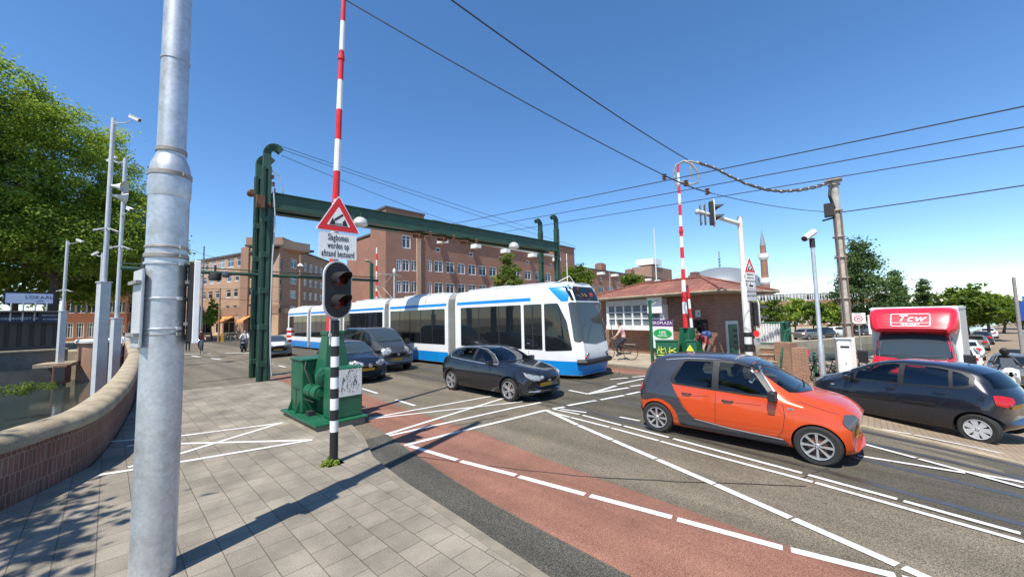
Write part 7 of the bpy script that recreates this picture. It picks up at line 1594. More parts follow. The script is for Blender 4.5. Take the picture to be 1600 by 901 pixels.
def crown_mesh(name, lobes, nclump, perclump, clump_r, leaf, seed, shell=.55):
    """leaf clumps scattered through the outer part of several lobes; lobes: (cx, cy, cz, rx, ry, rz)"""
    g = np.random.default_rng(seed); vol = np.array([l[3] * l[4] * l[5] for l in lobes]) ** .7; pick = g.choice(len(lobes), nclump, p=vol / vol.sum())
    L_ = np.array(lobes)[pick]; u = g.normal(size=(nclump, 3)); u /= np.linalg.norm(u, axis=1, keepdims=True)
    r = (shell + (1 - shell) * g.random(nclump) ** .6) * (1 + .10 * g.normal(size=nclump)); C = L_[:, :3] + u * L_[:, 3:] * r[:, None]
    cr = clump_r * (.6 + .8 * g.random(nclump)); n = nclump * perclump
    off = g.normal(size=(nclump, perclump, 3)) * .5; off[:, :, 2] *= .6; P = (C[:, None] + off * cr[:, None, None]).reshape(-1, 3)
    nrm = g.normal(size=(n, 3)) * .75 + np.array([0, 0, .75]) + np.repeat(u, perclump, 0) * .4; nrm /= np.linalg.norm(nrm, axis=1, keepdims=True)
    t = np.cross(nrm, g.normal(size=(n, 3))); t /= np.maximum(np.linalg.norm(t, axis=1, keepdims=True), 1e-6); b = np.cross(nrm, t)
    sz = leaf * (.6 + .8 * g.random(n))[:, None]
    V = np.stack([P - t * sz * .5, P + b * sz * .32 + nrm * sz * .08, P + t * sz * .55, P - b * sz * .32 + nrm * sz * .08], 1).reshape(-1, 3)
    me = bpy.data.meshes.new(name); me.vertices.add(4 * n); me.vertices.foreach_set('co', V.astype(np.float32).ravel()); me.loops.add(4 * n); me.loops.foreach_set('vertex_index', np.arange(4 * n, dtype=np.int32)); me.polygons.add(n)
    me.polygons.foreach_set('loop_start', np.arange(0, 4 * n, 4, dtype=np.int32)); me.update(calc_edges=True)
    base = np.repeat(g.choice([0, 1, 1, 2], nclump), perclump); mi = np.where(g.random(n) < .25, g.integers(0, 3, n), base); me.polygons.foreach_set('material_index', mi.astype(np.int32)); me.validate(); return me
def tree(name, label, loc, lobes, trunk, kind='plane', n=260, per=40, cr=.8, leaf=.24, seed=1, group=None, limbs=7, shell=.55):
    t = thing(name, label, 'tree', loc, 0, group); me = crown_mesh('crown', lobes, n, per, cr, leaf, seed, shell)
    for m in LM[kind]: me.materials.append(m)
    o = bpy.data.objects.new('crown', me); COL.objects.link(o); o.parent = t
    g = random.Random(seed); h, r = trunk; mb = MB(); tx, ty = g.uniform(-.2, .2), g.uniform(-.2, .2); top = max(l[2] for l in lobes); cx = sum(l[0] for l in lobes) / len(lobes); cy = sum(l[1] for l in lobes) / len(lobes)
    mb.tube([(0, 0, -.2), (0, 0, .3), (tx * .5, ty * .5, h * .5), (tx, ty, h), (cx * .4, cy * .4, h + (top - h) * .6), (cx * .6, cy * .6, top)], [r * 1.35, r, r * .85, r * .75, r * .4, r * .15], 10)
    for k in range(limbs):
        l = lobes[k % len(lobes)]; e = (l[0] + g.uniform(-.6, .6) * l[3], l[1] + g.uniform(-.6, .6) * l[4], l[2] + g.uniform(-.5, .5) * l[5]); z = h * .85 + g.random() * (max(e[2] - h, 1)) * .35
        s = (tx, ty, z); m_ = tuple((s[i] + e[i]) / 2 + (0, 0, .35)[i] for i in range(3)); mb.tube([s, m_, e], [r * .42, r * .26, r * .07], 6)
    mb.build('trunk', M['bark'], t, sharp=80); return t
# big plane tree at the left, across the water, and its neighbours
p = AT(80, 545, 66); K2 = 1.42
SC = lambda L_, k: [tuple(v * k for v in l) for l in L_]
tree('plane_tree', 'tall plane tree with a huge sunlit crown at the upper left, behind the camera masts', (p[0], p[1], 0), SC([(-.5, 0, 13.5, 5.0, 5.0, 6.2), (-5, 1, 12, 5.5, 5, 7), (3.2, -1, 10.2, 3.2, 3.6, 3.6), (1.5, -2.5, 8.0, 4.2, 3, 2.4), (-4, -3, 17.5, 3.8, 3.5, 3.2), (5.2, 0, 7.4, 2.4, 2.6, 2.0), (-8, -2, 8.4, 4, 4, 3.6)], K2), (8.5, .5), 'plane', 1500, 150, 1.25, .25, 3, limbs=12)
p = AT(20, 545, 76)
tree('plane_tree', 'second plane tree filling the space under the tall crown, behind the cafe', (p[0], p[1], 0), SC([(0, 0, 10, 6, 5, 5), (6, 0, 9.5, 5, 4, 4), (-6, 0, 10, 6, 5, 6), (9, 2, 8.5, 4, 3.5, 3.2), (2, 0, 6.5, 6, 4, 2.5)], 1.25), (5.5, .4), 'plane', 500, 60, 1.6, .46, 4, limbs=9)
p = AT(215, 545, 84)
tree('plane_tree', 'plane tree whose crown reaches the left edge of the galvanised mast', (p[0], p[1], 0), [(0, 0, 12.5, 4.6, 4.2, 4.2), (-4.5, 0, 11, 4, 4, 3.5), (2.5, 0, 15.5, 2.6, 3, 3)], (7, .35), 'plane', 260, 50, 1.3, .42, 5)
# the tree beside the camera whose branches throw the dappled shade on the pavement
tree('street_tree', 'street tree beside the camera whose leaves shade the pavement at the lower left', (-8.2, 4.2, 0), [(0.8, .3, 7.6, 2.3, 2.4, 1.7), (3.2, 1.0, 6.6, 1.6, 1.7, .8), (2.6, 2.6, 7.4, 1.6, 1.4, .9), (-1.5, 0, 8.2, 2, 2, 1.8)], (4.8, .18), 'plane', 330, 34, .5, .20, 6)
# right-hand trees
def at_tree(u, vb, dist): p = AT(u, vb, dist); return p
p = AT(1345, 530, 92); Hh = lambda u, v, d, p: AT(u, v, d)[2] - p[2]
z0 = -1.6
def rt(name, label, u, vtop, d, halfw_px, kind, seed, shape='round', n=150, per=40, leaf=.34, group=None, zb=None, vbot=None, shell=.5, cr=None):
    p = AT(u, vtop, d); zb = z0 if zb is None else zb; h = p[2] - zb; k = math.cos(math.atan((u - 800) / FPX)); R = halfw_px * d / FPX * k * k / k * .98
    bot = (AT(u, vbot, d)[2] - zb) if vbot else h * .28
    if shape == 'round':
        m = (h + bot) / 2; hh = (h - bot) / 2; g = random.Random(seed); lobes = [(0, 0, m, R * .8, R * .8, hh * .9)] + [(math.cos(a) * R * .5, math.sin(a) * R * .5, m + g.uniform(-.35, .35) * hh, R * .5, R * .5, hh * .5) for a in [g.random() * 6.3 for _ in range(5)]]
    elif shape == 'cone': lobes = [(0, 0, bot + (h - bot) * q, R * (1.0 - .88 * q) + .15, R * (1.0 - .88 * q) + .15, (h - bot) * .12) for q in (.08, .22, .38, .54, .70, .84, .95)]
    else:
        lobes = [(0, 0, bot + (h - bot) * .33, R * .95, R * .95, (h - bot) * .33), (R * .15, 0, bot + (h - bot) * .62, R * .62, R * .62, (h - bot) * .28), (-R * .1, 0, bot + (h - bot) * .85, R * .34, R * .34, (h - bot) * .17)]
    return tree(name, label, (p[0], p[1], zb), lobes, (max(1.2, bot), max(.12, R * .07)), kind, n, per, cr or R * .24, leaf, seed, group, shell=shell)
rt('tall_tree', 'tall dark green tree behind the trolley wire mast', 1340, 377, 80, 42, 'dark', 21, 'ov', 300, 44, .36, vbot=505)
rt('conifer', 'narrow dark pointed tree above the left half of the lorry', 1398, 424, 86, 22, 'dark', 22, 'cone', 170, 30, .34, vbot=492, shell=.3)
rt('conifer', 'smaller narrow dark pointed tree above the right half of the lorry', 1441, 437, 92, 19, 'dark', 23, 'cone', 130, 30, .34, vbot=492, shell=.3)
for i, (u, vt, hw) in enumerate(((1176, 466, 18), (1207, 462, 20), (1238, 462, 20), (1268, 466, 18), (1296, 470, 16))):
    rt('canal_tree', 'leafy round tree, %s from the bridge house in the row on the far canal bank' % ('first', 'second', 'third', 'fourth', 'fifth')[i], u, vt, 78, hw, 'lime' if i % 2 else 'plane', 30 + i, 'round', 80, 40, .34, 'trees along the far canal bank', vbot=512)
for i, (u, vt, d, hw, vb) in enumerate(((1508, 446, 58, 34, 512), (1536, 452, 78, 34, 510), (1562, 462, 100, 26, 508), (1592, 468, 118, 24, 506))):
    rt('quay_tree', ('broad tree right behind the lorry box', 'second tree along the quay street behind the lorry', 'third tree along the quay street', 'farthest tree at the end of the quay street')[i], u, vt, d, hw, 'lime', 40 + i, 'round', 190, 44, .34, 'trees along the quay street', zb=-2.2, vbot=vb)
rt('street_tree', 'small bright green tree in front of the long brick wing, above the tram roof', 793, 398, 52, 22, 'lime', 51, 'ov', 110, 36, .30, 'street trees before the brick wing', zb=0, vbot=462)
rt('street_tree', 'round bright green tree behind the tram front, right of the gantry posts', 901, 411, 55, 28, 'lime', 52, 'round', 130, 40, .30, 'street trees before the brick wing', zb=0, vbot=458)
rt('street_tree', 'round green tree above the left end of the bridge house roof', 985, 424, 66, 18, 'lime', 53, 'round', 90, 36, .32, 'street trees before the brick wing', zb=0, vbot=462)
rt('street_tree', 'small green tree peeping over the middle of the bridge house roof', 1060, 430, 66, 14, 'plane', 54, 'round', 70, 32, .32, 'street trees before the brick wing', zb=0, vbot=462)
rt('young_tree', 'young upright tree in front of the buff corner building', 333, 469, 66, 11, 'plane', 55, 'ov', 90, 34, .26, zb=0, vbot=508)
gp = AT(30, 612, 30); 
gr = crown_mesh('weeds', [(0, 0, .0, 1.6, .5, .35)], 40, 30, .25, .09, 77, .1)
for m in LM['lime']: gr.materials.append(m)
wz = bpy.data.objects.new('waterside_weeds', gr); COL.objects.link(wz); wz.location = tuple(AT(40, 606, 34)); tag(wz, 'tuft of bright weeds growing behind the parapet at the lower left', 'weeds', kind='stuff')
gr = crown_mesh('weeds', [(0, 0, .0, .16, .16, .05)], 22, 14, .06, .05, 78, .1)
for m in LM['plane']: gr.materials.append(m)
wz = bpy.data.objects.new('weeds', gr); COL.objects.link(wz); wz.location = (2.52, 6.42, PAV + .02); tag(wz, 'small weeds growing round the foot of the banded signal post', 'weeds', kind='stuff')

# ------------------------------------------------------------------ camera and loudspeaker masts on the left
def cammast(label, base, ztop, zmid, cam_dir, horn=False, cam_low=False, spikes=None, r=(.12, .065), arm=.7, second=None):
    t = thing('camera_mast', label, 'mast', base); x, y, z = base; mb = MB(); mb.box((0, 0, (zmid - z) / 2), (r[0] * 2, r[0] * 2, zmid - z), rz=.4); mb.box((0, 0, zmid - z), (r[0] * 2.4, r[0] * 2.4, .06), rz=.4); mb.build('lower_mast', M['lgrey'], t, bevel=.01)
    mb = MB(); mb.lathe([(r[1], zmid - z), (r[1] * .85, ztop - z)], n=14); mb.build('upper_mast', M['lgrey'], t)
    def camera(zz, dr, ln=.55, dn=-.45, a=arm):
        d = Vector((*dr, 0)).normalized(); mb = MB(); mb.tube([(0, 0, zz), (d.x * a * .7, d.y * a * .7, zz), tuple(d * a + Vector((0, 0, zz + .12)))], .025, 6); mb.box((d.x * .1, d.y * .1, zz), (.14, .14, .2)); b = mb.build('bracket', M['lgrey'], t)
        c = d * (a + .12) + Vector((0, 0, zz + .22)); M_ = Matrix.Rotation(math.atan2(d.y, d.x), 4, 'Z') @ Matrix.Rotation(-dn, 4, 'Y'); mb = MB(); vs = MB(); vs.box((0, 0, 0), (ln, .15, .15)); vs.box((.04, 0, .09), (ln * 1.15, .19, .02)); mb.add([c + (M_ @ Vector(p)) for p in vs.v], vs.f); o = mb.build('camera_housing', M['offwhite'], t, bevel=.012)
        mb = MB(); vs = MB(); vs.box((ln / 2 + .002, 0, 0), (.02, .11, .11)); mb.add([c + (M_ @ Vector(p)) for p in vs.v], vs.f); mb.build('lens_window', M['glassdk'], o)
    camera(ztop - .25 - z, cam_dir)
    if second: camera(second[0] - z, second[1], .5, second[2] if len(second) > 2 else -.45)
    if horn:
        for zz, dr in ((horn - z, (.9, -.6)), (horn - .45 - z, (.95, .2))):
            d = Vector((*dr, -.1)).normalized(); mb = MB(); s_ = d.cross(Vector((0, 0, 1))).normalized(); pts = []; 
            mb.tube([d * .08 + Vector((0, 0, zz)), d * .25 + Vector((0, 0, zz)), d * .5 + Vector((0, 0, zz)), d * .62 + Vector((0, 0, zz))], [.06, .09, .20, .30], 16, caps=False); mb.tube([d * .62 + Vector((0, 0, zz)), d * .30 + Vector((0, 0, zz))], [.285, .07], 16, caps=False); mb.tube([d * .1 + Vector((0, 0, zz)), d * .45 + Vector((0, 0, zz))], [.05, .045], 8); mb.build('loudspeaker_horn', M['offwhite'], t)
    if spikes:
        mb = MB()
        for k in range(9): a = 2 * math.pi * k / 9; mb.tube([(0, 0, spikes - z + .02), (.5 * math.cos(a), .5 * math.sin(a), spikes - z - .18)], .018, 4)
        mb.lathe([(.09, spikes - z - .06), (.09, spikes - z + .06)], n=12); mb.build('anti_climb_spikes', M['lgrey'], t)
    return t
RT = (.683, -.73)
def mb_at(u, d): p = AT(u, 540, d); return p[0], p[1]
x, y = mb_at(157, 27); zt = lambda v, u: AT(u, v, math.hypot(x, y))[2]
cammast('tallest grey camera mast with loudspeaker horns, in front of the end pier', (x, y, -2.4), zt(186, 181), zt(441, 162), RT, horn=zt(290, 172), spikes=zt(356, 167), r=(.19, .10), arm=.95)
x, y = mb_at(180, 32)
cammast('grey camera mast just right of the tallest one, two cameras pointing left', (x, y, -2.4), zt(247, 193), zt(497, 182), (-.683, .73), spikes=zt(384, 187), r=(.18, .10), arm=.7, second=(zt(335, 189), (.3, -.9), -.4))
x, y = mb_at(95, 52)
cammast('short grey camera mast beside the cafe, farthest left', (x, y, -.8), zt(376, 104), zt(486, 97), RT, spikes=zt(452, 100), r=(.2, .12), arm=.95)
x, y = mb_at(152, 46)
cammast('thin grey camera mast half hidden behind the tallest one', (x, y, -.8), zt(395, 156), zt(486, 150), (-.683, .73), r=(.12, .09), arm=.5)

# ------------------------------------------------------------------ far side of the crossing
# far barrier machine and boom, with its cabinets
q = G(1072, 577); FB = Vector((17.4, 5.75, .12)); rzb = math.atan2(-.30, -.954) + math.pi / 2 * 0
t = thing('barrier_machine', 'far green barrier machine with tall red and white boom before the bridge house', 'barrier', FB)
fx = Vector((e1.x, e1.y)); ang = math.atan2(-e2.y, -e2.x)
mb = MB(); mb.box((0, 0, .78), (.60, .60, 1.56), rz=ang, taper=.75); mb.build('boom_pedestal', M['green'], t, bevel=.03)
mb = MB(); mb.box((.1, -.1, .5), (.5, .9, .9), rz=ang); mb.tube([(0, -.3, 1.1), (-.1, -.35, .8), (.05, -.35, .3)], .04, 6); mb.build('motor', M['green'], t, bevel=.03)
FB2 = Vector((17.15, 5.62)); ZB = lambda v: ZAT(1061, v, 17.2, 5.65) - .12
vb = [512, 490, 472, 456, 438, 421, 404, 387, 370, 354, 337, 320, 303, 288, 270, 255]
banded_boom(t, -.27, -.04, ZB(514), [ZB(v) for v in vb], (.105, .05), lean=(.012, -.004), top=ZB(362))
def green_box(name, label, u0, u1, vt, d, dep=.5, extra=None):
    a, b = AT(u0, vt, d), AT(u1, vt, d); c = (a + b) / 2; w_ = math.hypot(b[0] - a[0], b[1] - a[1]); an = math.atan2(b[1] - a[1], b[0] - a[0]); tt = thing(name, label, 'cabinet', (c[0], c[1], .12), an); h = c[2] - .12
    mb = MB(); mb.box((0, dep / 2, h / 2), (w_, dep, h)); mb.build('body', M['green'], tt, bevel=.02); mb = MB(); mb.box((0, dep / 2, h + .022), (w_ + .06, dep + .06, .04)); mb.build('lid', M['green'], tt, bevel=.01)
    return tt, w_, h
tt, w_, h = green_box('control_cabinet', 'wide green control cabinet with yellow graffiti, left of the far barrier machine', 1024, 1060, 533, 17.6)
F = frame((0, -.004, h * .62), (1, 0, 0)); mb = MB(); g = random.Random(3)
S = [[(-.42, -.12), (-.34, .16), (-.27, -.10)], [(-.40, .0), (-.28, .03)], [(-.24, .12), (-.24, -.1), (-.12, -.08)], [(-.22, .02), (-.13, .04)], [(-.10, .10), (-.04, -.1), (.02, .06), (.07, -.1), (.12, .12)], [(-.44, -.17), (.10, -.16)], [(.12, .02), (.44, -.10)], [(.1, -.06), (.36, .08)]]
for s in S: mb.tube([F @ Vector((x * w_ / .95, y * 1.25, .004)) for x, y in s], .016, 5)
mb.build('graffiti', M['yellow'], tt)
tt, w_, h = green_box('control_cabinet', 'narrow green cabinet with a yellow warning triangle, right of the far barrier machine', 1072, 1088, 533, 17.4)
F = frame((-.06, -.006, h * .72), (1, 0, 0)); mb = MB(); mb.prism(roundpoly([(-.15, -.11), (.15, -.11), (0, .15)], .03), 0, .006, 0, F); o = mb.build('warning_triangle', M['yellow'], tt); mb = MB(); mb.prism([(-.03, -.06), (.02, -.02), (0, -.01), (.03, .07), (-.02, .01), (.0, .0)], .007, .010, 0, F); mb.build('bolt_symbol', M['black'], o)
p = AT(1020, 570, 18.2); t = thing('green_post', 'slim green post with a small bracket at its top, left of the graffiti cabinet', 'post', (p[0], p[1], .12)); zt_ = AT(1016, 469, 18.2)[2] - .12
mb = MB(); mb.lathe([(.075, 0), (.07, zt_ - .1), (.085, zt_ - .08), (.085, zt_)], n=14); mb.tube([(0, 0, zt_ - .1), (.3, -.3, zt_ + .02)], .02, 5); mb.tube([(0, 0, zt_ - .3), (.28, -.26, zt_ - .02)], .015, 5); mb.build('post', M['green'], t)
p = AT(1083, 540, 19.1); t = thing('small_barrier', 'short slim red and white boom standing just right of the tall far boom', 'barrier', (p[0], p[1], .12)); Zs = lambda v: AT(1078, v, 19.1)[2] - .12
mb = MB(); mb.box((0, 0, .55), (.4, .4, 1.1), taper=.8); mb.build('pedestal', M['red'], t, bevel=.03); banded_boom(t, 0, 0, 1.05, [1.05, Zs(515), Zs(497), Zs(482), Zs(467), Zs(450)], (.07, .05), lean=(-.02, .03), top=Zs(463)); 
# far-bank boom and green posts seen over the tram
p = AT(588, 540, 44); t = thing('far_barrier', 'distant red and white boom over the tram roof, left of the pantograph', 'barrier', (p[0], p[1], 0)); Zf = lambda v: AT(588, v, 44)[2]
mb = MB(); mb.box((0, 0, .6), (.6, .6, 1.2), taper=.8); mb.build('pedestal', M['green'], t, bevel=.03); banded_boom(t, 0, 0, 1.1, [1.1, 2.6, Zf(463), Zf(455), Zf(446), Zf(437), Zf(424), Zf(415), Zf(406), Zf(396), Zf(387)], (.11, .07), first=0)
p = AT(580, 540, 38); t = thing('green_post', 'distant green hooked post over the tram roof beside the far boom', 'post', (p[0], p[1], 0)); Zf = lambda v: AT(580, v, 38)[2]; mb = MB(); mb.box((0, 0, Zf(412) / 2), (.26, .26, Zf(412))); mb.tube([(0, 0, Zf(412)), (-.1, .1, Zf(408)), (-.4, .4, Zf(407))], .12, 6); mb.build('post', M['greend'], t)
for u, vt, d in ((616, 425, 47), (313, 384, 60)):
    p = AT(u, 540, d); z = AT(u, vt, d)[2]; t = thing('lamp_post', 'slim grey street lamp post %s' % ('before the corner block, over the tram roof' if u > 400 else 'right of the edge-on sign, before the buff corner building'), 'lamp post', (p[0], p[1], 0)); mb = MB(); mb.lathe([(.12, 0), (.08, z)], n=10); mb.build('post', M['lgrey'] if u > 400 else M['grey'], t)
    if u > 400: mb = MB(); ellip(mb, (.0, 0, z + .1), (.18, .18, .35)); mb.build('lantern', M['white'], t)
p = AT(341, 540, 58); z = AT(347, 450, 58)[2]; t = thing('lamp_post', 'brown pole with a yellow foot in front of the buff corner building', 'pole', (p[0], p[1], 0)); mb = MB(); mb.lathe([(.11, 0), (.08, z)], n=10); mb.build('post', M['wood'], t); mb = MB(); mb.box((.35, 0, .55), (.25, .25, 1.1)); mb.build('foot', M['plate'], t)
p = AT(467, 535, 50); z = AT(467, 398, 50)[2]; t = thing('lamp_post', 'timber-brown pole with a small white lantern before the shaded side of the corner building', 'lamp post', (p[0], p[1], 0)); mb = MB(); mb.lathe([(.16, 0), (.11, z)], n=10); mb.build('post', M['wood'], t); mb = MB(); mb.lathe([(.3, z - 1.35), (.34, z - 1.3), (.1, z - 1.0)], n=12); mb.build('lantern', M['white'], t)

# white signal mast with an arm over the road
B = AT(1172, 576, 17.6); gz = zg(B[0], B[1]); B = Vector((B[0], B[1], gz)); zz = lambda v, u=1165: AT(u, v, 17.6)[2] - gz
t = thing('signal_mast', 'white signal mast with black foot bands and overhead arm right of the green door', 'traffic light', B)
zs = [0, zz(558), zz(549), zz(537), zz(526), zz(519)]; mb = MB()
for i in range(5): mb.lathe([(.135, zs[i]), (.135, zs[i + 1])], n=18, m=(i + 1) % 2)
mb.lathe([(.134, zs[5]), (.125, zz(440)), (.10, zz(438)), (.092, zz(343))], n=18, m=0); mb.build('post', [M['offwhite'], M['black']], t)
pe = onX(1095, 331, B.x - 1.9) ; arm0 = Vector((0, 0, zz(349))); a_ = AT(1093, 331, 16.4); arm1 = Vector((a_[0] - B.x, a_[1] - B.y, a_[2] - gz))
mb = MB(); mb.tube([arm0, arm1], [.085, .075], 12); mb.tube([arm0 + Vector((0, 0, .3)), arm0 - Vector((0, 0, .12))], .10, 12); mb.build('arm', M['offwhite'], t)
mb = MB(); ellip(mb, arm1 + Vector((-.05, .05, .0)), (.11, .11, .11)); mb.build('arm_end', M['lgrey'], t)
hd = arm0.lerp(arm1, .80); fd = Vector((.40, -.917, 0)); xd_ = Vector((-fd.y, fd.x, 0)) * 1; 
signal_head(t, frame(hd + fd * .22 + Vector((0, 0, .03)), Vector((.917, .40, 0))), .55, 1.12, (.2, -.2), .36)
mb = MB()
for q in (-.28, -.1): c = hd + fd * q * .9; mb.box(c, (.04, .34, .8), rz=math.atan2(fd.y, fd.x))
mb.build('rear_bracket', M['grey'], t)
hz = zz(490, 1182); signal_head(t, frame(Vector((.38, -.33, hz)), Vector((.917, .40, 0))), .56, 1.12, (.2, -.22), .36); mb = MB(); mb.box((.2, -.1, hz), (.5, .1, .06), rz=-.7); mb.build('bracket', M['black'], t)
nrm = Vector((.10, -.995, 0)); s1 = thing('warning_sign', 'small red-bordered warning triangle on the white signal mast', 'sign', B + Vector((.14, -.20, zz(418)))); F = frame((0, 0, 0), (.85, -.30, 0)); fc = triangle_sign(s1, F, .72); opening_bridge(fc, F, .72)
s2_ = thing('text_sign', 'small white text plate under the warning triangle on the white signal mast', 'sign', B + Vector((.12, -.20, zz(434)))); plate_sign(s2_, frame((0, 0, 0), (.85, -.30, 0)), .62, .44, ['Slagbomen', 'worden op', 'afstand bestuurd'], .12, sx=.74)
s3 = thing('text_sign', 'grey and white plate with boat symbol, lowest large plate on the white signal mast', 'sign', B + Vector((.16, -.21, zz(454)))); F = frame((0, 0, 0), (.85, -.30, 0)); pl = plate_sign(s3, F, .60, .82, [], .1, 'lgrey'); mb = MB(); mb.prism([(-.2, .10), (.2, .10), (.2, .36), (-.2, .36)], .001, .005, 0, F); p2 = mb.build('symbol_field', M['white'], pl); mb = MB(); mb.prism([(-.15, .15), (.1, .15), (.14, .22), (-.02, .22), (-.06, .33), (-.09, .22), (-.18, .22)], .006, .009, 0, F); mb.build('boat_symbol', M['blackm'], p2)
for k, l in enumerate(('WACHT TOT', 'BRUG DICHT')): text_obj('lettering', l, .10, M['blackm'], pl, F @ Matrix.Translation((0, -.05 - .16 * k, .002)), bold=.004)
s4 = thing('small_sign', 'small white plate and red disc low on the white signal mast', 'sign', B + Vector((.30, -.25, zz(534)))); plate_sign(s4, frame((0, 0, 0), (.85, -.30, 0)), .42, .26, [], .1, 'lgrey'); mb = MB(); mb.prism([(.11 * math.cos(a), .32 + .13 * math.sin(a)) for a in np.linspace(0, 2 * math.pi, 15)[:-1]], -.01, .01, 0, frame((-.06, 0, 0), (.45, -.9, 0))); mb.build('red_disc', M['red'], s4)

# steps, railings and low walls right of the bridge house
st = thing('steps', 'brick steps with pale treads between the white signal mast and the low brick wall', 'steps', (0, 0, 0)); a, b = AT(1178, 585, 18.8), AT(1222, 590, 18.6); ex = Vector((b[0] - a[0], b[1] - a[1])); W_ = ex.length; ex.normalize(); en = Vector((-ex.y, ex.x)); zb_ = zg(a[0], a[1]) - .05
for k in range(5):
    o = Vector(a[:2]) + en * (.28 * k) + ex * W_ / 2; z1 = zb_ + .25 * (k + 1); mb = MB(); mb.box((o.x + en.x * .7, o.y + en.y * .7, z1 / 2 + zb_ / 2 - .05), (W_, 1.4, z1 - zb_ - .06), rz=math.atan2(ex.y, ex.x)); mb.build('riser', M['brick_red'], st)
    mb = MB(); mb.box((o.x + en.x * .16, o.y + en.y * .16, z1 - .02), (W_ + .04, .36, .06), rz=math.atan2(ex.y, ex.x)); mb.build('tread', M['coping'], st)
t = thing('handrail', 'green tubular handrail beside the brick steps', 'railing', (0, 0, 0)); p = Vector(b); mb = MB(); q0 = Vector((b[0], b[1], zb_)); pts = [q0 + Vector((0, 0, 0)), q0 + Vector((0, 0, .95)), q0 + Vector((en.x * 1.4, en.y * 1.4, 2.0)), q0 + Vector((en.x * 2.4, en.y * 2.4, 2.05))]; mb.tube(pts, .035, 8); mb.tube([q0 + Vector((en.x * 1.4, en.y * 1.4, .5)), pts[2]], .035, 8); mb.build('rail', M['green'], t)
t = thing('terrace_railing', 'green railing with white uprights on the terrace beside the bridge house', 'railing', (0, 0, 0)); a2, b2 = AT(1186, 540, 20.8), AT(1236, 540, 21.2); zt1, zb1_ = AT(1200, 504, 21)[2], AT(1200, 536, 21)[2]; mb = MB(); 
for f_ in (0, 1): mb.tube([(a2[0], a2[1], zt1 if f_ else zb1_), (b2[0], b2[1], zt1 if f_ else zb1_)], .04, 6)
for k in range(2): q = a2 + (b2 - a2) * (.86 + .14 * k); mb.box((q[0], q[1], (zt1 + zb1_) / 2), (.09, .09, zt1 - zb1_ + .1))
mb.box((*(a2 + (b2 - a2) * .86)[:2], (zt1 + zb1_) / 2), (.75, .06, zt1 - zb1_), rz=-.3); mb.build('rail', M['green'], t)
mb = MB()
for k in range(9): q = a2 + (b2 - a2) * (.03 + .085 * k); mb.box((q[0], q[1], (zt1 + zb1_) / 2), (.12, .04, zt1 - zb1_ - .1), rz=-.3)
mb.build('uprights', M['white'], t)
t = thing('low_brick_wall', 'low red brick wall with a sloping top, between the steps and the parked bicycles', 'wall', (0, 0, 0)); a3, b3 = AT(1230, 585, 19.2), AT(1262, 585, 19.4); zl, zr_ = AT(1222, 541, 18.9)[2], AT(1260, 545, 19.4)[2]; ex3 = Vector((b3[0] - a3[0], b3[1] - a3[1])); mb = MB(); c = (a3 + b3) / 2; mb.box((c[0], c[1], (zl + zr_) / 4 - .6), (ex3.length, .45, (zl + zr_) / 2 + 1.2), rz=math.atan2(ex3.y, ex3.x)); mb.build('wall', M['brick_pier'], t)
mb = MB(); mb.box((a3[0] + .1, a3[1], zl / 2 - .5), (.5, .6, zl + 1.3), rz=-.4); mb.build('pier', M['brick_pier'], t)
t = thing('quay_railing', 'green tubular railing along the canal edge behind the parked bicycles', 'railing', (0, 0, 0)); mb = MB(); P_ = [AT(u, 585, d) for u, d in ((1258, 20.5), (1275, 21.5), (1310, 24), (1360, 28))]
for z in (.5, 1.0): mb.tube([(p[0], p[1], zg(p[0], p[1]) + z) for p in P_], .03, 6)
for p in P_[:3]: mb.box((p[0], p[1], zg(p[0], p[1]) + .52), (.12, .12, 1.15))
mb.build('rail', M['green'], t)
# bicycles parked against it
for i, (u, d, an, cr_, lb_) in enumerate(((1276, 19.6, .9, 'pink', 'black parked bicycle carrying a bright pink crate, left of the right camera mast'), (1293, 20.6, 1.2, None, 'parked bicycle just right of the right camera mast'), (1303, 21.4, 1.0, None, 'parked bicycle next to the white street cabinet'), (1352, 21.0, .4, None, 'parked bicycle between the white street cabinet and the lorry'))):
    p = AT(u, 585, d); bicycle(lb_, (p[0], p[1], zg(p[0], p[1])), an, crate=cr_)
# right camera mast, trolley mast, cabinet, 30 signs
p = AT(1286, 584, 18.6); gz = zg(p[0], p[1]); zt_ = AT(1272, 376, 18.6)[2]
t = thing('camera_mast', 'slim grey camera mast with one white camera, left of the trolley wire mast', 'mast', (p[0], p[1], gz)); mb = MB(); mb.lathe([(.10, 0), (.10, 1.6), (.075, 1.65), (.065, zt_ - gz)], n=14); mb.build('post', M['galv'], t); mb = MB(); mb.tube([(0, 0, zt_ - gz - .25), (0, 0, zt_ - gz + .1)], .09, 10); mb.build('bracket', M['blackm'], t)
mb = MB(); d = Vector((-.75, .35, -.42)).normalized(); c = Vector((-.12, .06, zt_ - gz + .22)); mb.tube([c - d * .32, c + d * .36], [.12, .12], 8); o = mb.build('camera_housing', M['offwhite'], t); mb = MB(); mb.tube([c + d * .365, c + d * .37], [.1, .1], 8); mb.build('lens_window', M['glassdk'], o)
p = AT(1331, 583, 19.4); gz = zg(p[0], p[1]); TP = Vector((p[0], p[1], gz)); q = AT(1297, 284, 19.4); ztp = q[2] - gz
t = thing('trolley_wire_mast', 'weathered wooden mast with brown pipes carrying tram wires behind the white street cabinet', 'mast', TP); ld = Vector((q[0] - p[0], q[1] - p[1])) * .25
mb = MB(); mb.tube([(0, 0, 0), (ld.x * .4, ld.y * .4, ztp * .4), (ld.x, ld.y, ztp)], [.155, .145, .125], 14); mb.build('post', mat('bleached_timber', (.40, .38, .34), .85, var=.25, vscale=5), t)
mb = MB()
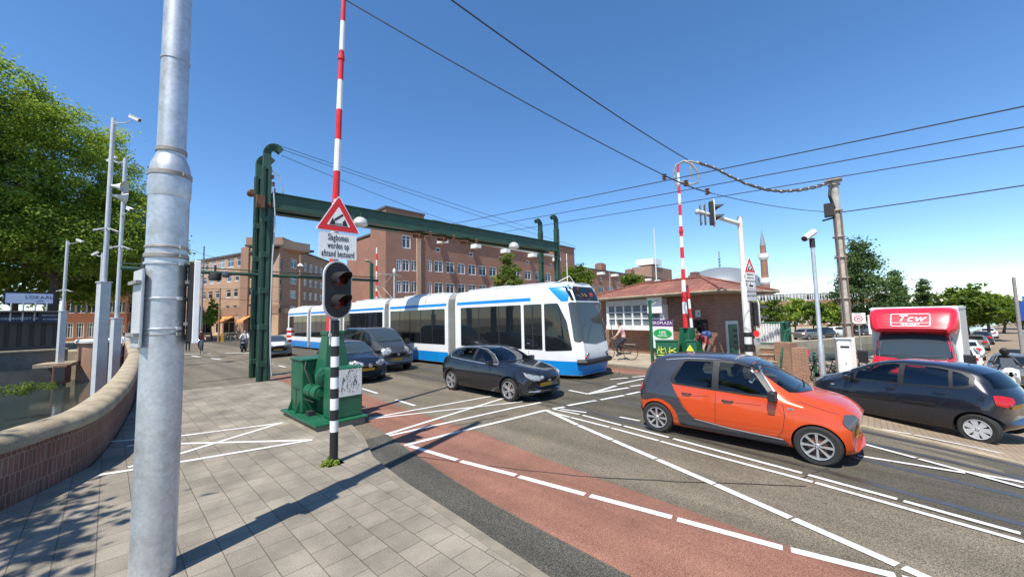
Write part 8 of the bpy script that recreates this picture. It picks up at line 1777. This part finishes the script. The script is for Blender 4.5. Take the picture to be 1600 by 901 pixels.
for o_ in ((-.19, .05, M['wood']), (-.12, -.13, None)): mb.tube([(o_[0], o_[1], 0), (o_[0] * .9 + ld.x * .6, o_[1] + ld.y * .6, ztp * .62), (o_[0] * .9 + ld.x * .9, o_[1] + ld.y * .9, ztp * .85)], .03, 8)
mb.build('pipe', mat('dull_brown_pipe', (.20, .125, .085), .8, var=.2), t)
for f_ in (.3, .42, .52, .62, .72, .85, .98): mb = MB(); mb.lathe([(.19, ztp * f_ - .03), (.2, ztp * f_), (.19, ztp * f_ + .03)], (ld.x * f_, ld.y * f_, 0), n=12); mb.build('band', M['galvdark'], t)
mb = MB(); mb.box((ld.x, ld.y, ztp + .03), (.5, .5, .09)); mb.build('cap', M['galvdark'], t)
mb = MB(); mb.box((ld.x - .35, ld.y + .2, ztp * .85), (.3, .3, .5)); mb.tube([(ld.x, ld.y, ztp * .82), (ld.x - .5, ld.y + .4, ztp * .8)], .04, 6); mb.tube([(ld.x - .2, ld.y + .1, ztp * .98), (ld.x - .35, ld.y + .15, ztp * .92), (ld.x - .15, ld.y + .05, ztp * .86)], .05, 6); mb.build('switch_gear', M['blackm'], t)
a, b = AT(1306, 530, 17.6), AT(1329, 530, 17.6); c = (a + b) / 2; gz = zg(c[0], c[1]); t = thing('street_cabinet', 'white street cabinet at the foot of the trolley wire mast', 'cabinet', (c[0], c[1], gz), math.atan2(b[1] - a[1], b[0] - a[0]) + .15); w_ = math.hypot(b[0] - a[0], b[1] - a[1]); h = c[2] - gz
mb = MB(); mb.box((0, .2, h / 2), (w_, .45, h)); mb.build('body', M['offwhite'], t, bevel=.015); mb = MB(); mb.box((0, -.032, h / 2), (w_ - .07, .012, h - .12)); dr = mb.build('door', M['white'], t, bevel=.004); mb = MB(); mb.box((.02, -.04, h * .86), (w_ * .62, .01, .07)); mb.build('vent', M['black'], dr); mb = MB(); mb.box((0, .2, h + .022), (w_ + .08, .55, .04)); mb.build('lid', M['lgrey'], t, bevel=.01); mb = MB(); mb.lathe([(.02, -.05), (.02, -.03)], (.02, 0, h * .55), 'y', 10); mb.build('lock', M['black'], dr)
p = AT(1334, 590, 17.9); t = thing('concrete_post', 'pale square post right of the white street cabinet', 'post', (p[0], p[1], zg(p[0], p[1]))); mb = MB(); mb.box((0, 0, .95), (.24, .24, 1.9)); mb.build('post', M['offwhite'], t, bevel=.02)
M['signblue'] = mat('zone_face', (.70, .70, .70), .5, var=.05)
def zone_sign(label, u, v, d, n, s_=.78, ang=0):
    c = AT(u, v, d); gz = zg(c[0], c[1]); t = thing('speed_sign', label, 'sign', (c[0], c[1], gz), math.atan2(-c[1], -c[0]) + math.pi / 2 + ang); h = c[2] - gz
    mb = MB(); mb.lathe([(.04, 0), (.04, h + s_ * n * .5)], (0, .06, 0), n=10); mb.build('post', M['galvdark'], t); F = frame((0, 0, h), (1, 0, 0)); pl = plate_sign(t, F, s_, s_ * n * .98, [], .1, 'white', name='plate')
    for k in range(n):
        cy = (n - 1) / 2 * s_ - k * s_ ; C_ = Matrix.Translation((0, cy - (.03 if n == 1 else 0), 0)); r = s_ * .30; mb = MB(); vs = [(r * math.cos(a), r * math.sin(a)) for a in np.linspace(0, 2 * math.pi, 29)[:-1]]; mb.prism(vs, .001, .004, 0, F @ C_); rg = mb.build('ring', M['red'], pl); mb = MB(); mb.prism([(x * .76, y * .76) for x, y in vs], .0045, .006, 0, F @ C_); dd = mb.build('disc', M['white'], rg)
        text_obj('lettering', '30', r * .95, M['blackm'], dd, F @ C_ @ Matrix.Translation((0, 0, .0075)), bold=.012)
        if n == 1: text_obj('lettering', 'ZONE', s_ * .14, M['blackm'], pl, F @ Matrix.Translation((0, s_ * .42, .003)))
zone_sign('white square zone 30 sign between the trolley wire mast and the lorry', 1341, 497, 30, 1, .64)
zone_sign('tall white plate with two red-ringed 30 discs half hidden by the lorry', 1367, 507, 33, 2, .62, -.1)
# blue lorry and hoarding at the right edge, distant parked cars
p = AT(1640, 505, 56); t = thing('blue_container', 'bright blue site hoarding board at the right edge of the quay street', 'container', (p[0], p[1], AT(1640, 522, 56)[2]), -.2); M['azure'] = mat('azure_board', (.01, .22, .62), .5, var=.1); mb = MB(); mb.box((0, 0, 2.0), (5, 2.4, 2.6)); mb.build('box', M['azure'], t, bevel=.04); mb = MB(); mb.box((0, 0, .5), (5.2, 2.2, .5)); mb.build('frame', M['black'], t)
p = AT(1588, 470, 40); t = thing('signal_mast', 'grey mast with a blue square board and a traffic light at the right edge', 'mast', (p[0], p[1], zg(p[0], p[1]))); g_ = zg(p[0], p[1]); z1 = AT(1585, 433, 40)[2] - g_; mb = MB(); mb.lathe([(.10, 0), (.08, z1)], n=10); mb.build('post', M['galvdark'], t); mb = MB(); mb.box((.35, -.55, AT(1592, 486, 40)[2] - g_), (.3, 1.1, 1.2)); mb.build('board', mat('blue_sign', (.02, .07, .30), .5), t)
bk = [o for o in bpy.data.objects if o.name == 'bicycle'][0]
for i, (u, d) in enumerate(((356, 61), (362, 62), (369, 62.5), (376, 63.5), (386, 64), (396, 64.5), (406, 65), (413, 65.5))):
    p = AT(u, 530, d); dup(bk, (p[0], p[1], 0), 1.9 + .25 * (i % 3), 'parked bicycle in the rack along the pavement before the buff corner building', 'bicycles before the corner building')
p = AT(453, 520, 40); t = thing('striped_board', 'small red and white striped roadwork board left of the tram end', 'sign', (p[0], p[1], 0)); mb = MB()
for k in range(6): mb.box((0, 0, .55 + .22 * k), (.5, .05, .22), k % 2, rz=-.5)
mb.box((0, .05, .25), (.08, .04, .5), 0); mb.build('board', [M['red'], M['white']], t)
def simplecar(label, c, z, ang, pm, group):
    L_ = 4.2; K = [(0, .3, .6, .7, .65, .6, .45), (.3, .2, .78, .92, .84, .78, .58), (1.0, .18, .92, 1.02, .88, .82, .64), (1.75, .18, .95, 1.40, .88, .82, .6), (2.3, .18, .97, 1.47, .88, .8, .58), (3.3, .18, 1.0, 1.42, .88, .78, .57), (3.9, .22, 1.0, 1.1, .86, .76, .56), (4.2, .4, .75, .85, .74, .68, .5)]
    t = thing('parked_car', label, 'car', (*c, z), ang, group); s = Car(t, L_, K, [pm, M['black']], (.85, 3.4), .31, .78, wheels=S5, nst=40); s.side('side_glass', [(1.25, 1.0), (1.8, 1.33), (2.3, 1.41), (3.2, 1.36), (3.6, 1.1)], M['glassdk'], off=.006); s.front('windscreen', [(-.62, 1.06), (-.52, 1.38), (.52, 1.38), (.62, 1.06)], M['glassdk']); s.front('rear_window', [(-.55, 1.05), (-.48, 1.34), (.48, 1.34), (.55, 1.05)], M['glassdk'], rear=True); s.corner('headlight', [(.3, .62), (.3, .74), (.74, .82), (.74, .7)], 36, M['lamp']); s.corner('tail_light', [(.4, .75), (.4, .95), (.7, .95), (.7, .78)], 45, M['tail'], rear=True); return t
QD = math.atan2(-.12, 1)
cl = [('white', P_wh), ('silver', P_sv), ('dark grey', P_dg), ('black', P_bk)]
base = {}
def parked(label, u, v, d, ci, ang, group, z=None):
    p = AT(u, v, d); z = zg(p[0], p[1]) if z is None else z
    if ci not in base: base[ci] = simplecar(label, p[:2], z, ang, cl[ci][1], group)
    else: dup(base[ci], (p[0], p[1], z), ang, label, group)
for i, (u, d, ci, lb_) in enumerate(((1497, 36, 0, 'white car parked on the left of the quay street, nearest to the lorry box'), (1509, 46, 0, 'white car parked second behind the lorry on the left of the quay street'), (1523, 58, 1, 'silver car parked third on the left of the quay street'), (1534, 70, 2, 'dark grey car parked fourth on the left of the quay street'), (1545, 86, 0, 'white car parked fifth on the left of the quay street, far away'))): parked(lb_, u, 530, d, ci, QD - .02, 'cars parked along the quay street')
parked('silver car driving up the quay street behind the motorcycle', 1583, 560, 30, 1, math.pi - .15, None)
for i, (u, d, ci) in enumerate(((1262, 64, 1), (1284, 68, 3), (1306, 71, 0), (1345, 76, 2), (1366, 79, 0))):
    parked('%s car parked on the far canal bank, %s' % (cl[ci][0], ('left of the right camera mast', 'just right of the right camera mast', 'just left of the trolley wire mast', 'just right of the trolley wire mast', 'nearest to the lorry'))[i] if False else '%s car parked on the far canal bank, %s' % (cl[ci][0], ['left of the right camera mast', 'just right of the right camera mast', 'just left of the trolley wire mast', 'just right of the trolley wire mast', 'nearest to the lorry'][i]), u, 520, d, ci, R_(-24) + math.pi * (i % 2), 'cars parked on the far canal bank', z=-1.6)

# ------------------------------------------------------------------ overhead wires
def wire(label, a, b, sag=.15, r=.012, name='overhead_wire', m='wire', n=16):
    a, b = Vector(a), Vector(b); t = MB(); t.tube([a.lerp(b, k / n) - Vector((0, 0, sag * 4 * (k / n) * (1 - k / n))) for k in range(n + 1)], r, 5); o = t.build(name, M[m]); return tag(o, label, 'wire')
def far(p, q, s): return p + (q - p) * s
g1, g2, g3 = onY(640, 356, 17.2), onY(690, 364, 17.1), onY(740, 370, 17.0)
for (ur, vr, ul, vl, zz_, lb_) in ((1600, 162, 700, 351, 10.2, 'uppermost tram wire running from the gantry to the upper right'), (1600, 195, 735, 358, 11.9, 'second tram wire running from the gantry to the upper right'), (1600, 225, 787, 362, 13.5, 'third tram wire running from the gantry past the black signal head')):
    a = onX(ur, vr, zz_); b = onY(ul, vl, 17.0); wire(lb_, a + (a - b) * .5, b, .05, .014)
J1 = onX(1040, 275, 11.0); J2 = onX(1112, 302, 13.6); J3 = AT(1290, 331, 19.2); ptop = TP + Vector((ld.x, ld.y, ztp))
wire('left one of two span wires rising to the upper left from the far boom', J1, onX(540, 0, 3.2), .1, .014); wire('right one of two span wires rising to the upper left from the far boom', onX(1075, 250, 12.0), onX(705, 0, 3.6), .1, .014)
wire('thin span wire from the insulators to the trolley wire mast', J2, J3, .1, .012); wire('twisted link wire between the insulators beside the top of the far boom', J1, J2, .05, .02)
wire('span wire running off to the right from the trolley wire mast', TP + Vector((ld.x, ld.y, ztp * .84)), TP + Vector((ld.x, ld.y, ztp * .84)) + (Vector(AT(1640, 278, 18)) - TP - Vector((ld.x, ld.y, ztp * .84))) * 2.5, .1, .02)
for i, (a, b) in enumerate((((432, 226), (850, 362)), ((440, 243), (720, 352)), ((436, 232), (900, 385)))):
    wire(('upper', 'lower', 'middle')[i] + ' gantry wire from the top of the left gantry post to the right', onY(*a, 17.6), onX(*b, 24 if i != 1 else 17), .1, .012)
for i, (a, b, d) in enumerate((((280, 462), (520, 470), 50), ((280, 452), (560, 440), 55), ((300, 390), (360, 405), 58))): wire('thin distant tram wire before the buff corner building, ' + ('lowest', 'middle', 'highest')[i], AT(*a, d), AT(*b, d + (8 if i < 2 else 5)), .25, .022)
t = thing('feeder_cable', 'thick twisted feeder cable looping from the far boom top to the trolley wire mast', 'cable', (0, 0, 0))
P_ = [AT(u, v, 15.2 + (u - 1053) / 245 * 4.0) for u, v in ((1090, 254), (1115, 262), (1140, 275), (1165, 287), (1195, 296), (1220, 299), (1250, 297), (1275, 292), (1296, 285))]
pth = []
for i in range(len(P_) - 1):
    for k in range(8): pth.append(Vector(P_[i]).lerp(Vector(P_[i + 1]), k / 8))
for ph in (0, math.pi):
    mb = MB(); mb.tube([p + Vector((.03 * math.cos(i * .9 + ph), .03 * math.sin(i * .9 + ph), .045 * math.sin(i * .9 + ph))) for i, p in enumerate(pth)], .034, 6); mb.build('strand', mat('worn_cable', (.085, .075, .068), .7, var=.3, vscale=20), t)
mb = MB()
for p in pth[::4]: ellip(mb, p, (.06, .06, .06), n=8, k=5)
mb.build('clamps', M['galvdark'], t)
Q_ = [AT(u, v, 15.2) for u, v in ((1057, 290), (1052, 270), (1056, 258), (1068, 252), (1080, 256), (1090, 268), (1091, 285), (1080, 288), (1066, 284), (1058, 293))]
mb = MB(); mb.tube([Vector(p) for p in Q_], .035, 8); mb.tube([Vector(AT(1068, 252, 15.2)), Vector(AT(1080, 252, 15.2)), Vector(AT(1092, 256, 15.3))], .035, 8); mb.tube([Vector(AT(1079, 256, 15.2)), Vector(AT(1079, 280, 15.2))], .02, 6); mb.build('loop', M['galvdark'], t)
for u, v in ((1038, 277), (1072, 287), (1105, 300)): p = AT(u, v, 14.5); mb = MB(); mb.lathe([(.03, -.1), (.09, -.06), (.03, -.02), (.09, .02), (.03, .06), (.09, .1), (.02, .14)], p, n=8); mb.build('insulator', M['rust'], t)
for i, (u, d) in enumerate(((957, 70), (1031, 30))):
    p = AT(u, 540, d); z = AT(u - 2, 356 if i else 420, d)[2]; t = thing('lamp_post', ('thin grey pole over the bridge house roof, far behind', 'thin white flag pole in front of the bridge house roof, left of the tall boom')[i], 'pole', (p[0], p[1], 0)); mb = MB(); zz = z; mb.lathe([(.07, 0), (.06, zz * .55), (.045, zz * .56), (.03, zz)], n=8); mb.build('post', M['offwhite' if i else 'lgrey'], t)
print('objects', len(bpy.data.objects))
